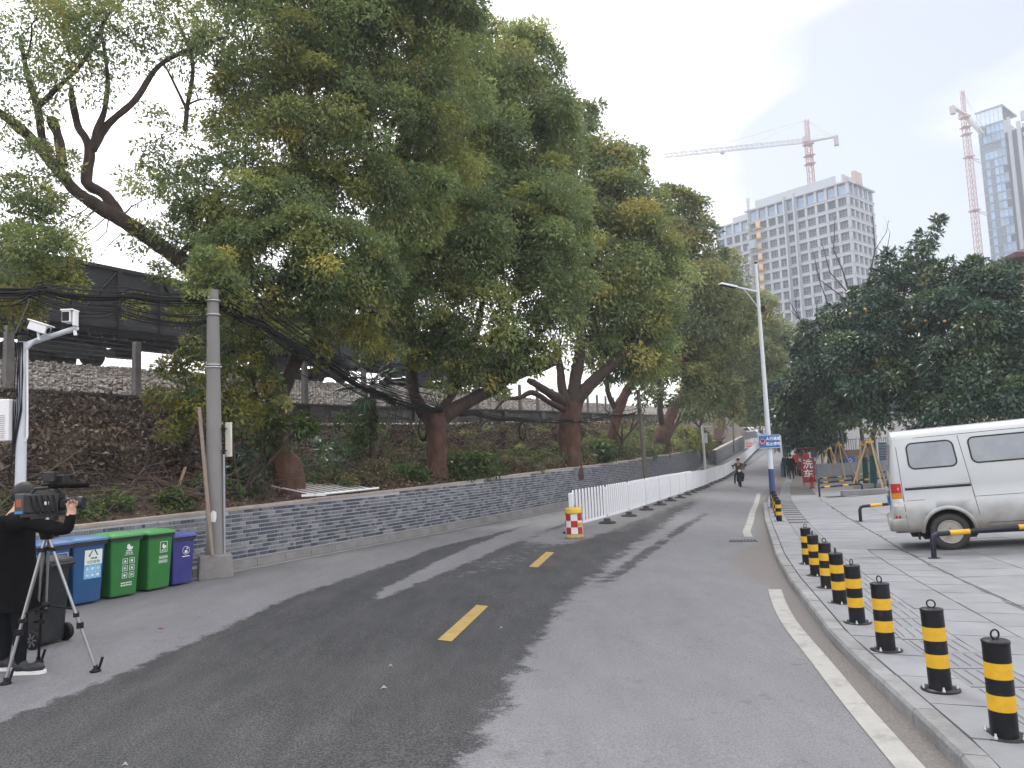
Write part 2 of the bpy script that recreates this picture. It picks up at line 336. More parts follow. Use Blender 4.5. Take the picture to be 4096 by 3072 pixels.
def zk(q): p=Wq(q); return zroad(p.x,p.y)
# left kerb: separate stones
lk=thing('far_kerb','low concrete kerb along the foot of the brick wall','kerb'); tag(lk,kind='structure'); del lk['category']
q=-2.
while q<66:
    L=.74; a=Wo(q+.006,0); 
    mb=MB(); vs8=[]
    for o_,z in((0,-.1),(.24,-.1),(.24,.135),(.02,.135+rng.normal(0,.003))):
        for qq in(q+.006,q+L-.006): p=Wo(qq,o_+.0); vs8.append((p.x,p.y,zk(qq)+z))
    mb.add(vs8,[(0,1,7,6),(6,7,5,4),(4,5,3,2),(0,6,4,2),(1,3,5,7)]); mb.build('kerb_stone',m_concrete,lk); q+=L
ll=[];lr=[]
for q in np.arange(6.5,75,.7):
    a=st(*Wo(q,-.28).xy); b=st(*Wo(q,-.14).xy); ll.append(a); lr.append(b)
strip('edge_line',ll,lr,m_wpaint,.006,'thin pale edge line along the foot of the brick wall',sub=1)
# ---- brick faced wall
m_mortar=M('pale mortar',(.40,.41,.43),.85,.1,20)
m_bk=[M('slate dark brick',(.050,.060,.082),.6,.25,14,rnd=.25),M('grey brick',(.135,.143,.157),.65,.2,14,rnd=.2),M('light grey brick',(.20,.205,.215),.7,.2,14,rnd=.15)]
m_cap=M('wall coping mortar',(.33,.29,.25),.9,.2,6)
wall=thing('brick_wall','long low wall faced with grey and slate bricks under the camphor trees','wall')
def wall_body(parent,q0,q1,o0,o1,zt,step=.6,name='mortar_core',mat=None,zb=.1,cap=True):
    qs=list(np.arange(q0,q1,step))+[q1]; mb=MB(); V=[];Fs=[]
    for q_ in qs:
        for o_,z in((o0,zk(q_)+zb),(o0,zt(q_)-.03),(o1,zt(q_)-.03),(o1,zk(q_)+zb)): V.append(Wo(q_,o_,z))
    for i in range(len(qs)-1):
        for j in range(4): Fs.append((i*4+j,i*4+(j+1)%4,(i+1)*4+(j+1)%4,(i+1)*4+j))
    Fs+=[(0,1,2,3),tuple((len(qs)-1)*4+j for j in(3,2,1,0))]
    mb.add(V,Fs); mb.build(name,mat or m_mortar,parent)
    if cap:
        mb=MB(); V=[];Fs=[]
        for q_ in qs:
            for o_,z in((o0-.02,-.03),(o0-.02,.02),(o1+.02,.02),(o1+.02,-.03)): V.append(Wo(q_,o_,zt(q_)+z))
        for i in range(len(qs)-1):
            for j in range(4): Fs.append((i*4+j,i*4+(j+1)%4,(i+1)*4+(j+1)%4,(i+1)*4+j))
        Fs+=[(0,1,2,3),tuple((len(qs)-1)*4+j for j in(3,2,1,0))]
        mb.add(V,Fs); mb.build('coping',m_cap,parent)
QEND=qy(74.0)
wall_body(wall,-3,QEND,.27,.5,ztop)
def brick_me(L,mat):
    mb=MB(); mb.box((0,0,0),(L-.006,.016,.056)); me=mb.me(mat,'brick'); return me
BM={(L,i):brick_me(L,m_bk[i]) for L in(.21,.14,.065) for i in range(3)}
slots=[]
zc0=.155
for k in range(24):
    q=-2.+random.random()*.2
    while q<QEND-.25:
        L=random.choices((.21,.14,.065),(6,2,3))[0]
        qc=q+L/2; z=zk(qc)+zc0+k*.0765+.031
        if z+.035<ztop(qc)-.02: slots.append((qc,z,L,random.choices((0,1,2),(5,5,1))[0]))
        q+=L+.014
slots.sort(key=lambda b:abs(b[0]-12.))
near=[b for b in slots if b[0]>8.6][:300]; ns=set(id(b) for b in near)
for qc,z,L,c in near:
    d=Wd(qc); o=link('brick',BM[(L,c)],wall); p=Wo(qc,.265); o.location=(p.x,p.y,z); o.rotation_euler=(0,0,math.atan2(d.y,d.x))
mb=MB()
for b in slots:
    if id(b) in ns: continue
    qc,z,L,c=b; d=Wd(qc); p=Wo(qc,.265,z); mb.mat(c)
    a=Vector((d.x,d.y,0))*(L/2-.003); n_=Vector((d.y,-d.x,0))*.009; u=Vector((0,0,.028))
    mb.add([p-a-u+n_,p+a-u+n_,p+a+u+n_,p-a+u+n_,p-a-u-n_,p+a-u-n_,p+a+u-n_,p-a+u-n_],[(0,1,2,3),(3,2,6,7),(0,3,7,4),(1,5,6,2)])
tag(mb.build('bricks',m_bk,wall),kind='stuff')
# second wall, closer to the road beyond the gap
wall2=thing('brick_wall','farther brick wall with a rough stone end beyond the gap and camera pole','wall')
def zt2(q): return zk(q)+1.35+.01*(q-70)
m_w2=M('weathered brick',(.21,.2,.2),.8,.15,30)
wall_body(wall2,QEND-1.5,QEND+36,-1.25,-.9,zt2,mat=m_w2)
mb=MB()
for k in range(9):
    for j in range(2):
        p=Wo(QEND-1.5+.0,-1.25+.35*j+.17-.01*k,zk(QEND)+.1+.15*k); d=Wd(QEND); mb.box(p-Vector((d.x,d.y,0))*.03,(.12,.30+.06*random.random(),.12),math.atan2(d.y,d.x))
tag(mb.build('end_stones',M('rubble stone',(.12,.13,.14),.9,.4,8),wall2),kind='stuff')
mb=MB(); 
for i in range(60):
    q=QEND-1+i*.6; d=Wd(q)
    for k in range(8): mb.box(Wo(q+(k%2)*.3,-1.262,zk(q)+.16+k*.155),(.55,.03,.12),math.atan2(d.y,d.x))
tag(mb.build('bricks',m_bk[1],wall2),kind='stuff')

# ---- embankment
def bank_z(q,o):
    t=ztop(q); z2=zp(q)
    z=float(np.interp(o,[.45,1.2,3.,5.,5.4],[t-.05,t+.22,t+.22+(z2-t-.22)*.5,z2,z2+.03]))
    p=Wo(q,o); w=sst(.5,1.5,o)*(1-sst(4.6,5.,o)); return z+w*.16*mnoise.noise((p.x*.9,p.y*.9,3))+w*.05*mnoise.noise((p.x*4,p.y*4,7))
qs=list(np.arange(-10,30,.4))+list(np.arange(30,80,1.))+list(np.arange(80,150,4.))
os_=[.45,.7,1.,1.3,1.7,2.1,2.5,2.9,3.3,3.7,4.1,4.5,4.8,5.,5.4]
tag(link('embankment',grid_mesh('embankment',qs,os_,lambda q,o:Wo(q,o,bank_z(q,o)),m_soil)),kind='structure')
def bal_z(q,o):
    z2=zp(q); z=float(np.interp(o,[5.5,11.2,16.5,21,70],[z2+.62,z2+2.2,z2+2.2,z2+.3,z2-2.5])); p=Wo(q,o); return z+(.05*mnoise.noise((p.x*2,p.y*2,1)) if o<17 else 0)
tag(link('ballast_bed',grid_mesh('ballast_bed',qs,[5.5,6,6.6,7.2,7.8,8.4,9,9.6,10.2,10.8,11.2,11.6,12.5,13.5,14.5,15.5,16.5,18,21,30,70],lambda q,o:Wo(q,o,bal_z(q,o)),m_ballast)),kind='structure')
# loose stones on the ballast slope
def rocks(name,cs,rs,mats):
    base=np.array([(1,0,0),(0,1,0),(-1,0,0),(0,-1,0),(0,0,1),(0,0,-1)],float); T=np.array([(0,1,4),(1,2,4),(2,3,4),(3,0,4),(1,0,5),(2,1,5),(3,2,5),(0,3,5)])
    N=len(cs); V=base[None]*(rs[:,None,None]*rng.uniform(.55,1.25,(N,6,1))); a=rng.uniform(0,6.28,N); c,s=np.cos(a),np.sin(a); b=rng.uniform(-.7,.7,N)
    x=V[...,0]*c[:,None]-V[...,1]*s[:,None]; y=V[...,0]*s[:,None]+V[...,1]*c[:,None]; z=V[...,2]*.75+x*b[:,None]
    V=np.stack([x,y,z],-1)+cs[:,None]; Q=(T[None]+6*np.arange(N)[:,None,None]).reshape(-1,3)
    me=np_mesh(name,V.reshape(-1,3),Q,mats[0])
    for m in mats[1:]: me.materials.append(m)
    me.polygons.foreach_set('material_index',np.repeat(rng.integers(0,len(mats),N),8).astype(np.int32)); return me
m_st=[M('ballast stone %s'%k,c,.9,.25,12) for k,c in(('grey',(.20,.185,.17)),('brown',(.15,.12,.095)),('pale',(.29,.27,.25)))]
cs=[];rs=[]
for i in range(15000):
    q=random.uniform(4,46) if random.random()<.85 else random.uniform(46,90); o=random.uniform(5.5,11.8); p=Wo(q,o,bal_z(q,o)+.01); cs.append(p); rs.append(random.uniform(.05,.11)*(1 if q<30 else 1.4))
tag(link('ballast_stones',rocks('ballast_stones',np.array(cs),np.array(rs),m_st)),'grey brown crushed stones heaped on the railway bank','gravel',kind='stuff')
# retaining wall of rough blocks with piers and a thin cap
ret=thing('retaining_wall','dark stained concrete retaining wall with block panels below the ballast','wall')
m_ret=M('stained concrete',(.085,.08,.075),.9,.35,2.5,.4,30,dirt=((.02,.02,.018),.8,1.5)); m_blk=M('grey concrete block',(.13,.125,.118),.9,.25,6,.3,40,rnd=.25)
def rsweep(name,o0,o1,zf0,zf1,mat,parent,q0=-4,q1=95):
    qs_=list(np.arange(q0,q1,1.)); V=[];Fs=[]
    for q_ in qs_:
        for o_,z in((o0,zf0),(o0,zf1),(o1,zf1),(o1,zf0)): V.append(Wo(q_,o_,zp(q_)+z))
    for i in range(len(qs_)-1):
        for j in range(4): Fs.append((i*4+j,i*4+(j+1)%4,(i+1)*4+(j+1)%4,(i+1)*4+j))
    Fs+=[(0,1,2,3),tuple((len(qs_)-1)*4+j for j in(3,2,1,0))]
    return MB().add(V,Fs).build(name,mat,parent)
rsweep('wall_core',5.42,5.6,-.3,.66,m_ret,ret)
rsweep('cap',5.30,5.64,.663,.72,M('dirty cap',(.10,.09,.085),.9,.3,3),ret)
q=-3.5
while q<60:
    d=Wd(q); z=zp(q); mb=MB(); mb.box(Wo(q,5.36,z+.32),(.62,.13,.62),math.atan2(d.y,d.x)); bevel(mb.build('pier',m_blk,ret),.012,1)
    for j in range(5):
        qq=q+.48+j*.41; d=Wd(qq)
        for zz,h in((.10,.3),(.42,.26)):
            mb=MB(); mb.box(Wo(qq+.0,5.40,zp(qq)+zz+random.uniform(-.02,.02)+(.0)),(.36+random.uniform(-.04,.02),.06,h-.05),math.atan2(d.y,d.x)); mb.build('block',m_blk,ret)
    q+=3.02 if q<30 else 6.04
# white plastic pipe lying along the bank top
pts=[Wo(q,5.0+.05*math.sin(q*.9),zp(q)+.06+.05*mnoise.noise((q*.35,0,0))) for q in np.arange(2,62,.8)]
tag(MB().tube(pts,.045,7).build('water_pipe',m_white),'long white plastic pipe lying along the top of the bank','pipe')
# railway fence on the retaining wall
rf=thing('railway_fence','concrete posts with dark wire mesh and razor coil above the retaining wall','fence')
m_post=M('old concrete post',(.22,.21,.20),.9,.2,5,.2,40,dirt=((.09,.085,.08),.6,2)); m_wire=M('dark wire',(.02,.02,.022),.6,.2,5)
qp=[k*3.0+qy(16.1)-6 for k in range(0,20)]
for q in qp:
    d=Wd(q); z=zp(q)+.72; mb=MB(); mb.box(Wo(q,5.47,z+.66),(.17,.15,1.34),math.atan2(d.y,d.x),taper=.86); o=mb.build('fence_post',m_post,rf)
for a,b in zip(qp[:-1],qp[1:]):
    mb=MB(); A=Wo(a,5.47,zp(a)+.74); B=Wo(b,5.47,zp(b)+.74); u=B-A
    for k in range(1,24): p=A+u*(k/24); mb.tube([p,p+Vector((0,0,1.3))],.004,3,False)
    for k in range(13): mb.tube([A+Vector((0,0,.02+k*.107)),B+Vector((0,0,.02+k*.107))],.004,3,False)
    tag(mb.build('wire_mesh',m_wire,rf),kind='stuff')
    mb=MB(); pts=[]
    for k in range(110):
        th=k*.55; p=A+u*(k/110)+Vector((0,0,1.52)); nrm=Vector((-u.y,u.x,0)).normalized(); pts.append(p+nrm*.2*math.cos(th)+Vector((0,0,.2*math.sin(th)))+.03*Vector((random.random(),random.random(),0)))
    tag(mb.tube(pts,.0045,4,False).build('razor_coil',m_wire,rf),kind='stuff')
# track
tr=thing('railway_track','steel rails on concrete sleepers on top of the ballast','track'); tag(tr,kind='structure'); del tr['category']
for o_ in(12.78,14.22):
    pts=[Wo(q,o_,zp(q)+2.32) for q in np.arange(-8,90,2)]; MB().tube(pts,.05,5).build('rail',m_rust,tr)
mb=MB()
for i in range(140):
    q=-8+i*.65; d=Wd(q); mb.box(Wo(q,13.5,zp(q)+2.2),(.24,2.4,.14),math.atan2(d.y,d.x))
tag(mb.build('sleepers',m_concrete,tr),kind='stuff')
# ---- freight wagons
m_wag=M('coal wagon steel',(.030,.031,.035),.7,.3,1.5,.15,12,dirt=((.07,.06,.055),.5,1.)); m_wagr=M('wagon rib steel',(.020,.020,.023),.7,.3,3); m_whl=M('wheel steel',(.03,.027,.026),.6,.3,6)
def wagon(label):
    """local x along the track, z=0 on the rail"""
    t=thing('freight_wagon',label,'wagon',group='coal wagons standing on the bank')
    L=13.2; mb=MB()
    for y in(-1.5,1.5): mb.box((0,y,2.22),(L,.06,1.94))
    for x in(-L/2,L/2): mb.box((x,0,2.22),(.06,2.94,1.94))
    mb.box((0,0,1.22),(L-.1,2.9,.06)); mb.build('body',m_wag,t)
    mb=MB(); mb.box((0,-1.55,3.24),(L+.1,.12,.12)); mb.box((0,1.55,3.24),(L+.1,.12,.12)); mb.box((-L/2,0,3.24),(.12,3,.12)); mb.box((L/2,0,3.24),(.12,3,.12)); mb.build('top_rail',m_wagr,t)
    for k in range(9):
        x=-L/2+.12+k*(L-.24)/8
        for y in(-1.58,1.58): mb=MB(); mb.box((x,y,2.2),(.16,.12,2.0)); mb.build('rib',m_wagr,t)
    for k in(1,3,5,7):
        x0=-L/2+.12+k*(L-.24)/8; mb=MB(); mb.tube([(x0+.1,-1.56,1.4),(x0+(L-.24)/8-.1,-1.56,3.1)] if k%4==1 else [(x0+.1,-1.56,3.1),(x0+(L-.24)/8-.1,-1.56,1.4)],.06,4); mb.build('brace',m_wagr,t)
    mb=MB(); mb.box((0,0,1.02),(L+.3,.5,.34)); mb.box((0,-1.3,1.13),(L,.2,.16)); mb.box((0,1.3,1.13),(L,.2,.16)); mb.box((1.2,-.9,.72),(1.6,.5,.36)); mb.box((-1.5,.6,.75),(1,.5,.3)); mb.build('underframe',m_wagr,t)
    for x in(-L/2-.35,L/2+.35): mb=MB(); mb.box((x,0,.9),(.6,.22,.28)); mb.build('coupler',m_wagr,t)
    for x in(-4.6,4.6):
        mb=MB(); 
        for y in(-1.05,1.05): mb.prism([(-1.35,.35),(-1.2,.62),(-.5,.72),(.5,.72),(1.2,.62),(1.35,.35),(.6,.3),(.3,.2),(-.3,.2),(-.6,.3)],y-.07,y+.07,'y',c=(x,0,0))
        mb.box((x,0,.62),(.5,2.1,.22)); bg=mb.build('bogie',m_wagr,t)
        for dx in(-.9,.9):
            w=MB()
            for y in(-.75,.75): w.lathe([(.0,-.06),(.42,-.06),(.42,.05),(.46,.07),(.46,.10),(.0,.10)],20,(x+dx,y,.42),Matrix.Rotation(math.pi/2,3,'X'))
            w.tube([(x+dx,-.8,.42),(x+dx,.8,.42)],.08,8); w.build('wheelset',m_whl,bg)
    return t
wq=qy(33.3)-11.4
wl=['black coal wagon standing high behind the railway fence above the bins','second black coal wagon half hidden behind the palm','third dark coal wagon almost hidden by the camphor trunks']
w0=wagon(wl[0])
wl.append('coal wagon cut off by the picture edge above the camera pole')
for i in(0,1,2,-1):
    w=w0 if i==0 else copy_tree(w0); w['label']=wl[i] if i>=0 else wl[3]; q=wq+(13.9+.6)*i-.0; p=Wo(q,13.5,zp(q)+2.4); d=Wd(q); w.location=p; w.rotation_euler=(0,-math.atan2(zp(q+6)-zp(q-6),12),math.atan2(d.y,d.x))

# ---- near kerb, pavement slabs, tactile strip, paved lot
def K(s,o,dz=0):
    x,y=xy(s,itp(KT,s)+o); return Vector((x,y,zlot(x,y)+dz))
def slab(parent,s0,s1,o0,o1,mat,name,h=.06,gap=.008,dz=0,tilt=.003):
    g=gap; V=[]
    cs=[K(s0+g,o0+g),K(s1-g,o0+g),K(s1-g,o1-g),K(s0+g,o1-g)]
    for c in cs: V.append(c+Vector((0,0,-h)))
    for c in cs: V.append(c+Vector((0,0,dz+random.uniform(-tilt,tilt))))
    return MB().add(V,[(4,5,6,7),(0,1,5,4),(1,2,6,5),(2,3,7,6),(3,0,4,7)]).build(name,mat,parent)
us=list(np.arange(-8,60,.5))+list(np.arange(60,150,3)); 
pv=link('pavement',grid_mesh('pavement',us,[.02,.14,.35,.55,1.,1.5,2.05],lambda s,o:K(s,o,-.02),m_joint)); tag(pv,kind='structure')
lotm=M('poured concrete lot',(.198,.206,.219),.8,.12,1.2,.1,60,dirt=((.19,.18,.17),.6,.7))
lot=link('parking_lot',grid_mesh('parking_lot',us,[2.05,3,4,5,6,8,10,13,16,20,26,36],lambda s,o:K(s,o,-.02-.004),lotm)); tag(lot,kind='structure')
kb=thing('near_kerb','stone kerb curving along the paved side of the road','kerb'); tag(kb,kind='structure'); del kb['category']
s=1.2
while s<33:
    L=.75; V=[]
    ch=.012
    for ss in(s+.005,s+L-.005):
        a=K(ss,0); b=K(ss,.135); z=a.z-.22; j=random.uniform(-.004,.004)
        drop=.07*sst(29,33,ss)
        V+=[(a.x,a.y,z),(a.x,a.y,a.z-ch*2+j-drop),(a.x+(b.x-a.x)*.12,a.y+(b.y-a.y)*.12,a.z+j-drop),(b.x,b.y,b.z+j-drop),(b.x,b.y,z)]
    MB().add(V,[(0,1,6,5),(1,2,7,6),(2,3,8,7),(3,4,9,8),(0,4,3,2,1),(5,6,7,8,9)]).build('kerb_stone',m_kerb,kb); s+=L
i=0; s=1.5
while s<34:
    L=.62 if s<20 else 1.24
    slab(pv,s,s+L,.145,.55,m_slab,'paving_slab',dz=0)
    slab(pv,s+.2,s+.2+L,1.,2.05 if s>14 else 1.52,m_slab,'paving_slab')
    if s<=14: slab(pv,s+.05,s+.05+L,1.52,2.05,m_slab,'paving_slab')
    s+=L
def tac_me():
    mb=MB(); mb.box((0,0,-.03),(.444,.444,.06))
    for k in range(5): mb.box(((k-2)*.085,0,.004),(.04,.42,.012),taper=.75)
    return mb.me(m_slab,'tactile_tile')
TM=tac_me()
def frame_at(s,o):
    p=K(s,o); dx=(K(s,o+.2)-K(s,o-.2)); dy=(K(s+.2,o)-K(s-.2,o)).normalized(); dx=(dx-dy*dx.dot(dy)).normalized(); return Matrix((dx,dy,dx.cross(dy))).transposed().to_4x4(),p
s=1.6
while s<62:
    R_,p=frame_at(s,.775); o=link('tactile_tile',TM,pv); o.matrix_world=Matrix.Translation(p+Vector((0,0,random.uniform(-.002,.002))))@R_; s+=.45 if s<20 else .9
n_=0; s=1.4; row=0
while s<26:
    L=.72; o_=2.06; 
    while o_<min(2.06+.9*9,2.06+(4.5 if s<4 else 9)):
        w=.9 if n_%5 else .9; slab(lot,s,s+L,o_,o_+w,m_slab,'paving_slab',gap=.004,tilt=.003); n_+=1; o_+=w
    s+=L; row+=1
print('lot slabs',n_)
m_iron=M('cast iron',(.10,.10,.10),.6,.2,10)
def drain(label,p,rz,w=.45,d=.3,n=7,z=None,mat=None):
    t=thing('drain_grate',label,'drain',p,rz,'storm drain grates'); mb=MB(); mb.box((0,0,.001),(w,d,.006)); mb.build('pit',m_black,t)
    mb=MB(); 
    for y in(-d/2,0,d/2): mb.box((0,y,.006),(w,.025,.014))
    for x in(-w/2,w/2): mb.box((x,0,.0065),(.025,d,.015))
    for k in range(1,n): mb.box((-w/2+k*w/n,0,.005),(.022,d,.012))
    mb.build('grate',m_iron,t)
p=xy(16.95,-1.78); drain('iron drain grate in the road gutter between the two white lines',(p[0],p[1],zr2(*p)+.004),-.25,.55,.32,8)
p=K(32.6,2.6); drain('drain grate in the lot before the striped rails',p+Vector((0,0,.004)),.1,.75,.3,8)
p=K(18.0,2.75); drain('drain grate in the paving at the rear of the van',p+Vector((0,0,.004)),-.1,.6,.3,6)

# open joint between pavement and lot, with cracks
mb=MB()
def crack(pts,w):
    V=[];n=len(pts)
    for i,p in enumerate(pts):
        d=(pts[min(i+1,n-1)]-pts[max(i-1,0)]).normalized(); a=Vector((-d.y,d.x,0))*w*U_(.4,1.5); V+=[p+a+Vector((0,0,.004)),p-a+Vector((0,0,.004))]
    mb.add(V,[(2*i,2*i+1,2*i+3,2*i+2) for i in range(n-1)])
U_=random.uniform
o_=2.05; pts=[]
for s_ in np.arange(2,34,.22): o_+=U_(-.03,.03)+(2.05-o_)*.25; pts.append(K(s_,o_))
crack(pts,.014)
for s0 in(9.5,12.2,13.6,14.4,16.2,21,27):
    pts=[];o_=2.05;s_=s0
    for k in range(12): pts.append(K(s_,o_)); o_+=U_(.12,.25); s_+=U_(-.10,.14)
    crack(pts,.007)
for s0,o1 in((13.2,.75),(13.5,1.2)):
    pts=[];s_=s0
    for k in range(9): pts.append(K(s_,o1+k*.15)); s_+=U_(-.05,.05)
    crack(pts,.006)
tag(mb.build('pavement_crack',M('crack dirt',(.10,.095,.085),.95,.3,8)),kind='structure')
# ================================================================ TREES
m_leaf=leaf_mat('camphor leaf',.42,.45); m_leaf2=leaf_mat('glossy leaf',.32,.18); m_dead=leaf_mat('dead leaf',.8,.15)
m_bark=M('camphor bark',(.050,.034,.026),.95,.45,6,.8,18,stretch=(1,1,.25)); m_barkr=M('reddish bark',(.088,.044,.030),.95,.5,7,1.,22,dirt=((.026,.020,.016),.9,3.),stretch=(1,1,.3))
m_twig=M('twig',(.045,.035,.03),.9,.3,6); m_barkg=M('grey bark',(.12,.105,.09),.9,.3,8,.4,20)
def unit(n):
    v=rng.normal(size=(n,3)); return v/np.linalg.norm(v,axis=1)[:,None]
def leaf_quads(p,ax,L,W,col,out=None):
    """pointed leaves folded along the midrib: base, side, tip, side"""
    N=len(p); u=rng.normal(size=(N,3))*.5+np.array([0,0,.8]);
    if out is not None: u=u+out*.75
    b=np.cross(ax,u); b/=np.linalg.norm(b,axis=1)[:,None]+1e-9; nrm=np.cross(b,ax)
    L=np.broadcast_to(L,(N,))[:,None]; W=np.broadcast_to(W,(N,))[:,None]
    mid=p+ax*L*.45; V=np.stack([p,mid+b*W*.5+nrm*W*.16,p+ax*L-nrm*L*.12,mid-b*W*.5+nrm*W*.16],1).reshape(-1,3)
    Q=np.arange(4*N).reshape(-1,4); return V,Q,np.repeat(col,4,0)
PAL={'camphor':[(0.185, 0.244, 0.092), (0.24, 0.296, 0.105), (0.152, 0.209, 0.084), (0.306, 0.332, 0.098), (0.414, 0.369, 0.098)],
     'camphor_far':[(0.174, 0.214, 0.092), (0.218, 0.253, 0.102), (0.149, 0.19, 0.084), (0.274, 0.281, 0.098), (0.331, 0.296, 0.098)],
     'yellow':[(.22,.23,.05),(.17,.20,.055),(.29,.27,.06),(.11,.16,.05),(.27,.22,.075)],
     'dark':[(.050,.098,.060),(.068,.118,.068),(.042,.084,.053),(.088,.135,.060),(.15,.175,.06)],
     'green':[(.055,.10,.028),(.08,.13,.03),(.045,.08,.025),(.10,.13,.03),(.06,.09,.03)],
     'dead':[(.11,.075,.05),(.075,.05,.035),(.16,.12,.085),(.055,.038,.028),(.20,.16,.12)]}
def blob_leaves(c,r,dens,L,pal,k=10,shell=.13,droop=.3,W=.42):
    """one leafy mass: domed sprays sitting over an uneven ellipsoid, some inside"""
    c=np.array(c); r=np.array(r if hasattr(r,'__len__') else (r,r,r*.85),float); rm=r.mean()
    n=int(dens*4*math.pi*rm**2/(L*L*W*.5))+20
    rs=min(4.2*L,rm*.55); m=max(5,int(2.0*(rm/rs)**2*4*.55))
    d=unit(m); ph=rng.uniform(0,6.28,6); w=rng.normal(size=(6,3))*2.2
    lump=sum(np.sin(d@w[i]*1.6+ph[i]) for i in range(6))/6
    rad=(1+.42*lump)-np.abs(rng.normal(0,shell,m)); rad=np.where(rng.random(m)<.16,rng.uniform(.2,.8,m),rad)
    cc=c+d*r*np.maximum(rad-.25*rs/rm,.1)[:,None]
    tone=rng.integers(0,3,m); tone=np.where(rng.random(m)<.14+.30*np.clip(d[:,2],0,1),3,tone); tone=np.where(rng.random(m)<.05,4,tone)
    base=np.array(PAL[pal])[tone]*rng.uniform(.8,1.2,(m,1))*rng.uniform(.88,1.15); srs=rs*rng.uniform(.65,1.25,m)
    i=rng.integers(0,m,n); dome=unit(n)*.9+d[i]*.55+np.array([0,0,.35]); dome/=np.linalg.norm(dome,axis=1)[:,None]
    p=cc[i]+dome*(srs[i]*rng.uniform(.55,1.1,n))[:,None]*np.array([1.1,1.1,.8])
    ax=dome*.75+unit(n)*.7+np.array([0,0,-droop]); ax/=np.linalg.norm(ax,axis=1)[:,None]
    col=base[i]*rng.uniform(.8,1.2,(n,1))
    s=rng.uniform(.7,1.2,n); return leaf_quads(p,ax,L*s,L*W*s,col,dome)
def crown_mesh(name,blobs,mat):
    Vs=[];Qs=[];Ts=[];k=0
    for b in blobs:
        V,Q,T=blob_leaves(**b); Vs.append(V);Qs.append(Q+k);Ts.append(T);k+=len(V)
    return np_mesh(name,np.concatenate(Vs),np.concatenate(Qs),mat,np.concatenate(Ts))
def bark_tube(mb,pts,rs,n=10,sub=6,wob=.14):
    """smooth limb through pts with an uneven girth"""
    pts=[Vector(p) for p in pts]; P_=[];R_=[]
    for i in range(len(pts)-1):
        p0=pts[max(i-1,0)];p1=pts[i];p2=pts[i+1];p3=pts[min(i+2,len(pts)-1)]
        for j in range(sub):
            t=j/sub; q=.5*((2*p1)+(p2-p0)*t+(2*p0-5*p1+4*p2-p3)*t*t+(3*p1-p0-3*p2+p3)*t**3); P_.append(q); R_.append((rs[i]*(1-t)+rs[i+1]*t)*(1+wob*mnoise.noise(q*1.7)))
    P_.append(pts[-1]); R_.append(rs[-1]); mb.smooth=True
    k=len(mb.v); mb.tube(P_,R_,n,True)
    for i in range(k,len(mb.v)):
        v=Vector(mb.v[i]); j=mnoise.noise(v*3.1)*.11+mnoise.noise(Vector((v.x*11,v.y*11,v.z*3)))*.07; 
        m_=min(range(0,len(P_),1),key=lambda a:(P_[a]-v).length_squared) if len(P_)<140 else 0
        mb.v[i]=tuple(v+(v-P_[m_])*j*1.6)
    return P_
def limb(mb,l,n=10):
    """l: list of (px,py,d,radius)"""
    return bark_tube(mb,[P(a,b,d) for a,b,d,r in l],[r for *_,r in l],n)
def tree(name,label,trunk,limbs,blobs,pal,group,leafmat=None,L=.0068,mat=None,crown_name='crown',cat='tree',k=1.):
    """trunk, limbs: lists of (px,py,d,r); blobs: (px,py,d,r,density[,pal])"""
    sc=lambda q:(q[0],q[1],q[2]*k,q[3]*k)+tuple(q[4:])
    trunk=[sc(q) for q in trunk]; limbs=[[sc(q) for q in l] for l in limbs]; blobs=[sc(q) for q in blobs]
    base=P(*trunk[0][:3]); t=thing(name,label,cat,base,0,group); inv=Matrix.Translation(-base)
    mb=MB(); limb(mb,trunk,20); me=mb.me(mat or m_barkr,'trunk'); me.transform(inv); tk=link('trunk',me,t)
    for l in limbs:
        mb=MB(); limb(mb,l,8); me=mb.me(m_bark if mat is None else mat,'limb'); me.transform(inv); link('limb',me,t)
    bl=[]; tw=MB(); tw.smooth=True
    ends=[P(*l[j][:3]).lerp(P(*l[j+1][:3]),u) for l in limbs for j in range(len(l)//3,len(l)-1) for u in(0,.33,.67)]+[P(*l[-1][:3]) for l in limbs+[trunk]]
    for b in blobs:
        px,py,d,r,de=b[:5]; de*=1.12; c=P(px,py,d); bl.append(dict(c=c,r=(r,r,r*.82),dens=de,L=L*d,pal=b[5] if len(b)>5 else pal))
        e=min(ends,key=lambda q:(q-c).length); far=(e-c).length>1.9*r
        for j in range(1 if far or de<.8 else 3):       # twigs that carry the mass
            tip=c+Vector(unit(1)[0])*r*.75; D=tip-e; kk=Vector(unit(1)[0])*D.length*.10; kk.z=abs(kk.z); q0=.014 if far else .026
            pp=[e+D*u+kk*(4*u*(1-u))+Vector(unit(1)[0])*D.length*.025*(u>0) for u in(0,.17,.34,.5,.67,.84,1.)]; tw.tube(pp,[q0*(1-.8*i/6) for i in range(7)],5,False)
            for q in range(4):
                i=random.randrange(3,7); s_=pp[i]; v=Vector(unit(1)[0])*r*.3; tw.tube([s_,s_+v+Vector(unit(1)[0])*r*.07,s_+v*1.9+Vector((0,0,.1*r))],[.009,.006,.003],4,False)
    me=tw.me(m_twig,'twigs'); me.transform(inv); tag(link('twigs',me,t),kind='stuff')
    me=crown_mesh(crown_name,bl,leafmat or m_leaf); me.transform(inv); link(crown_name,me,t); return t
G='camphor trees along the bank'
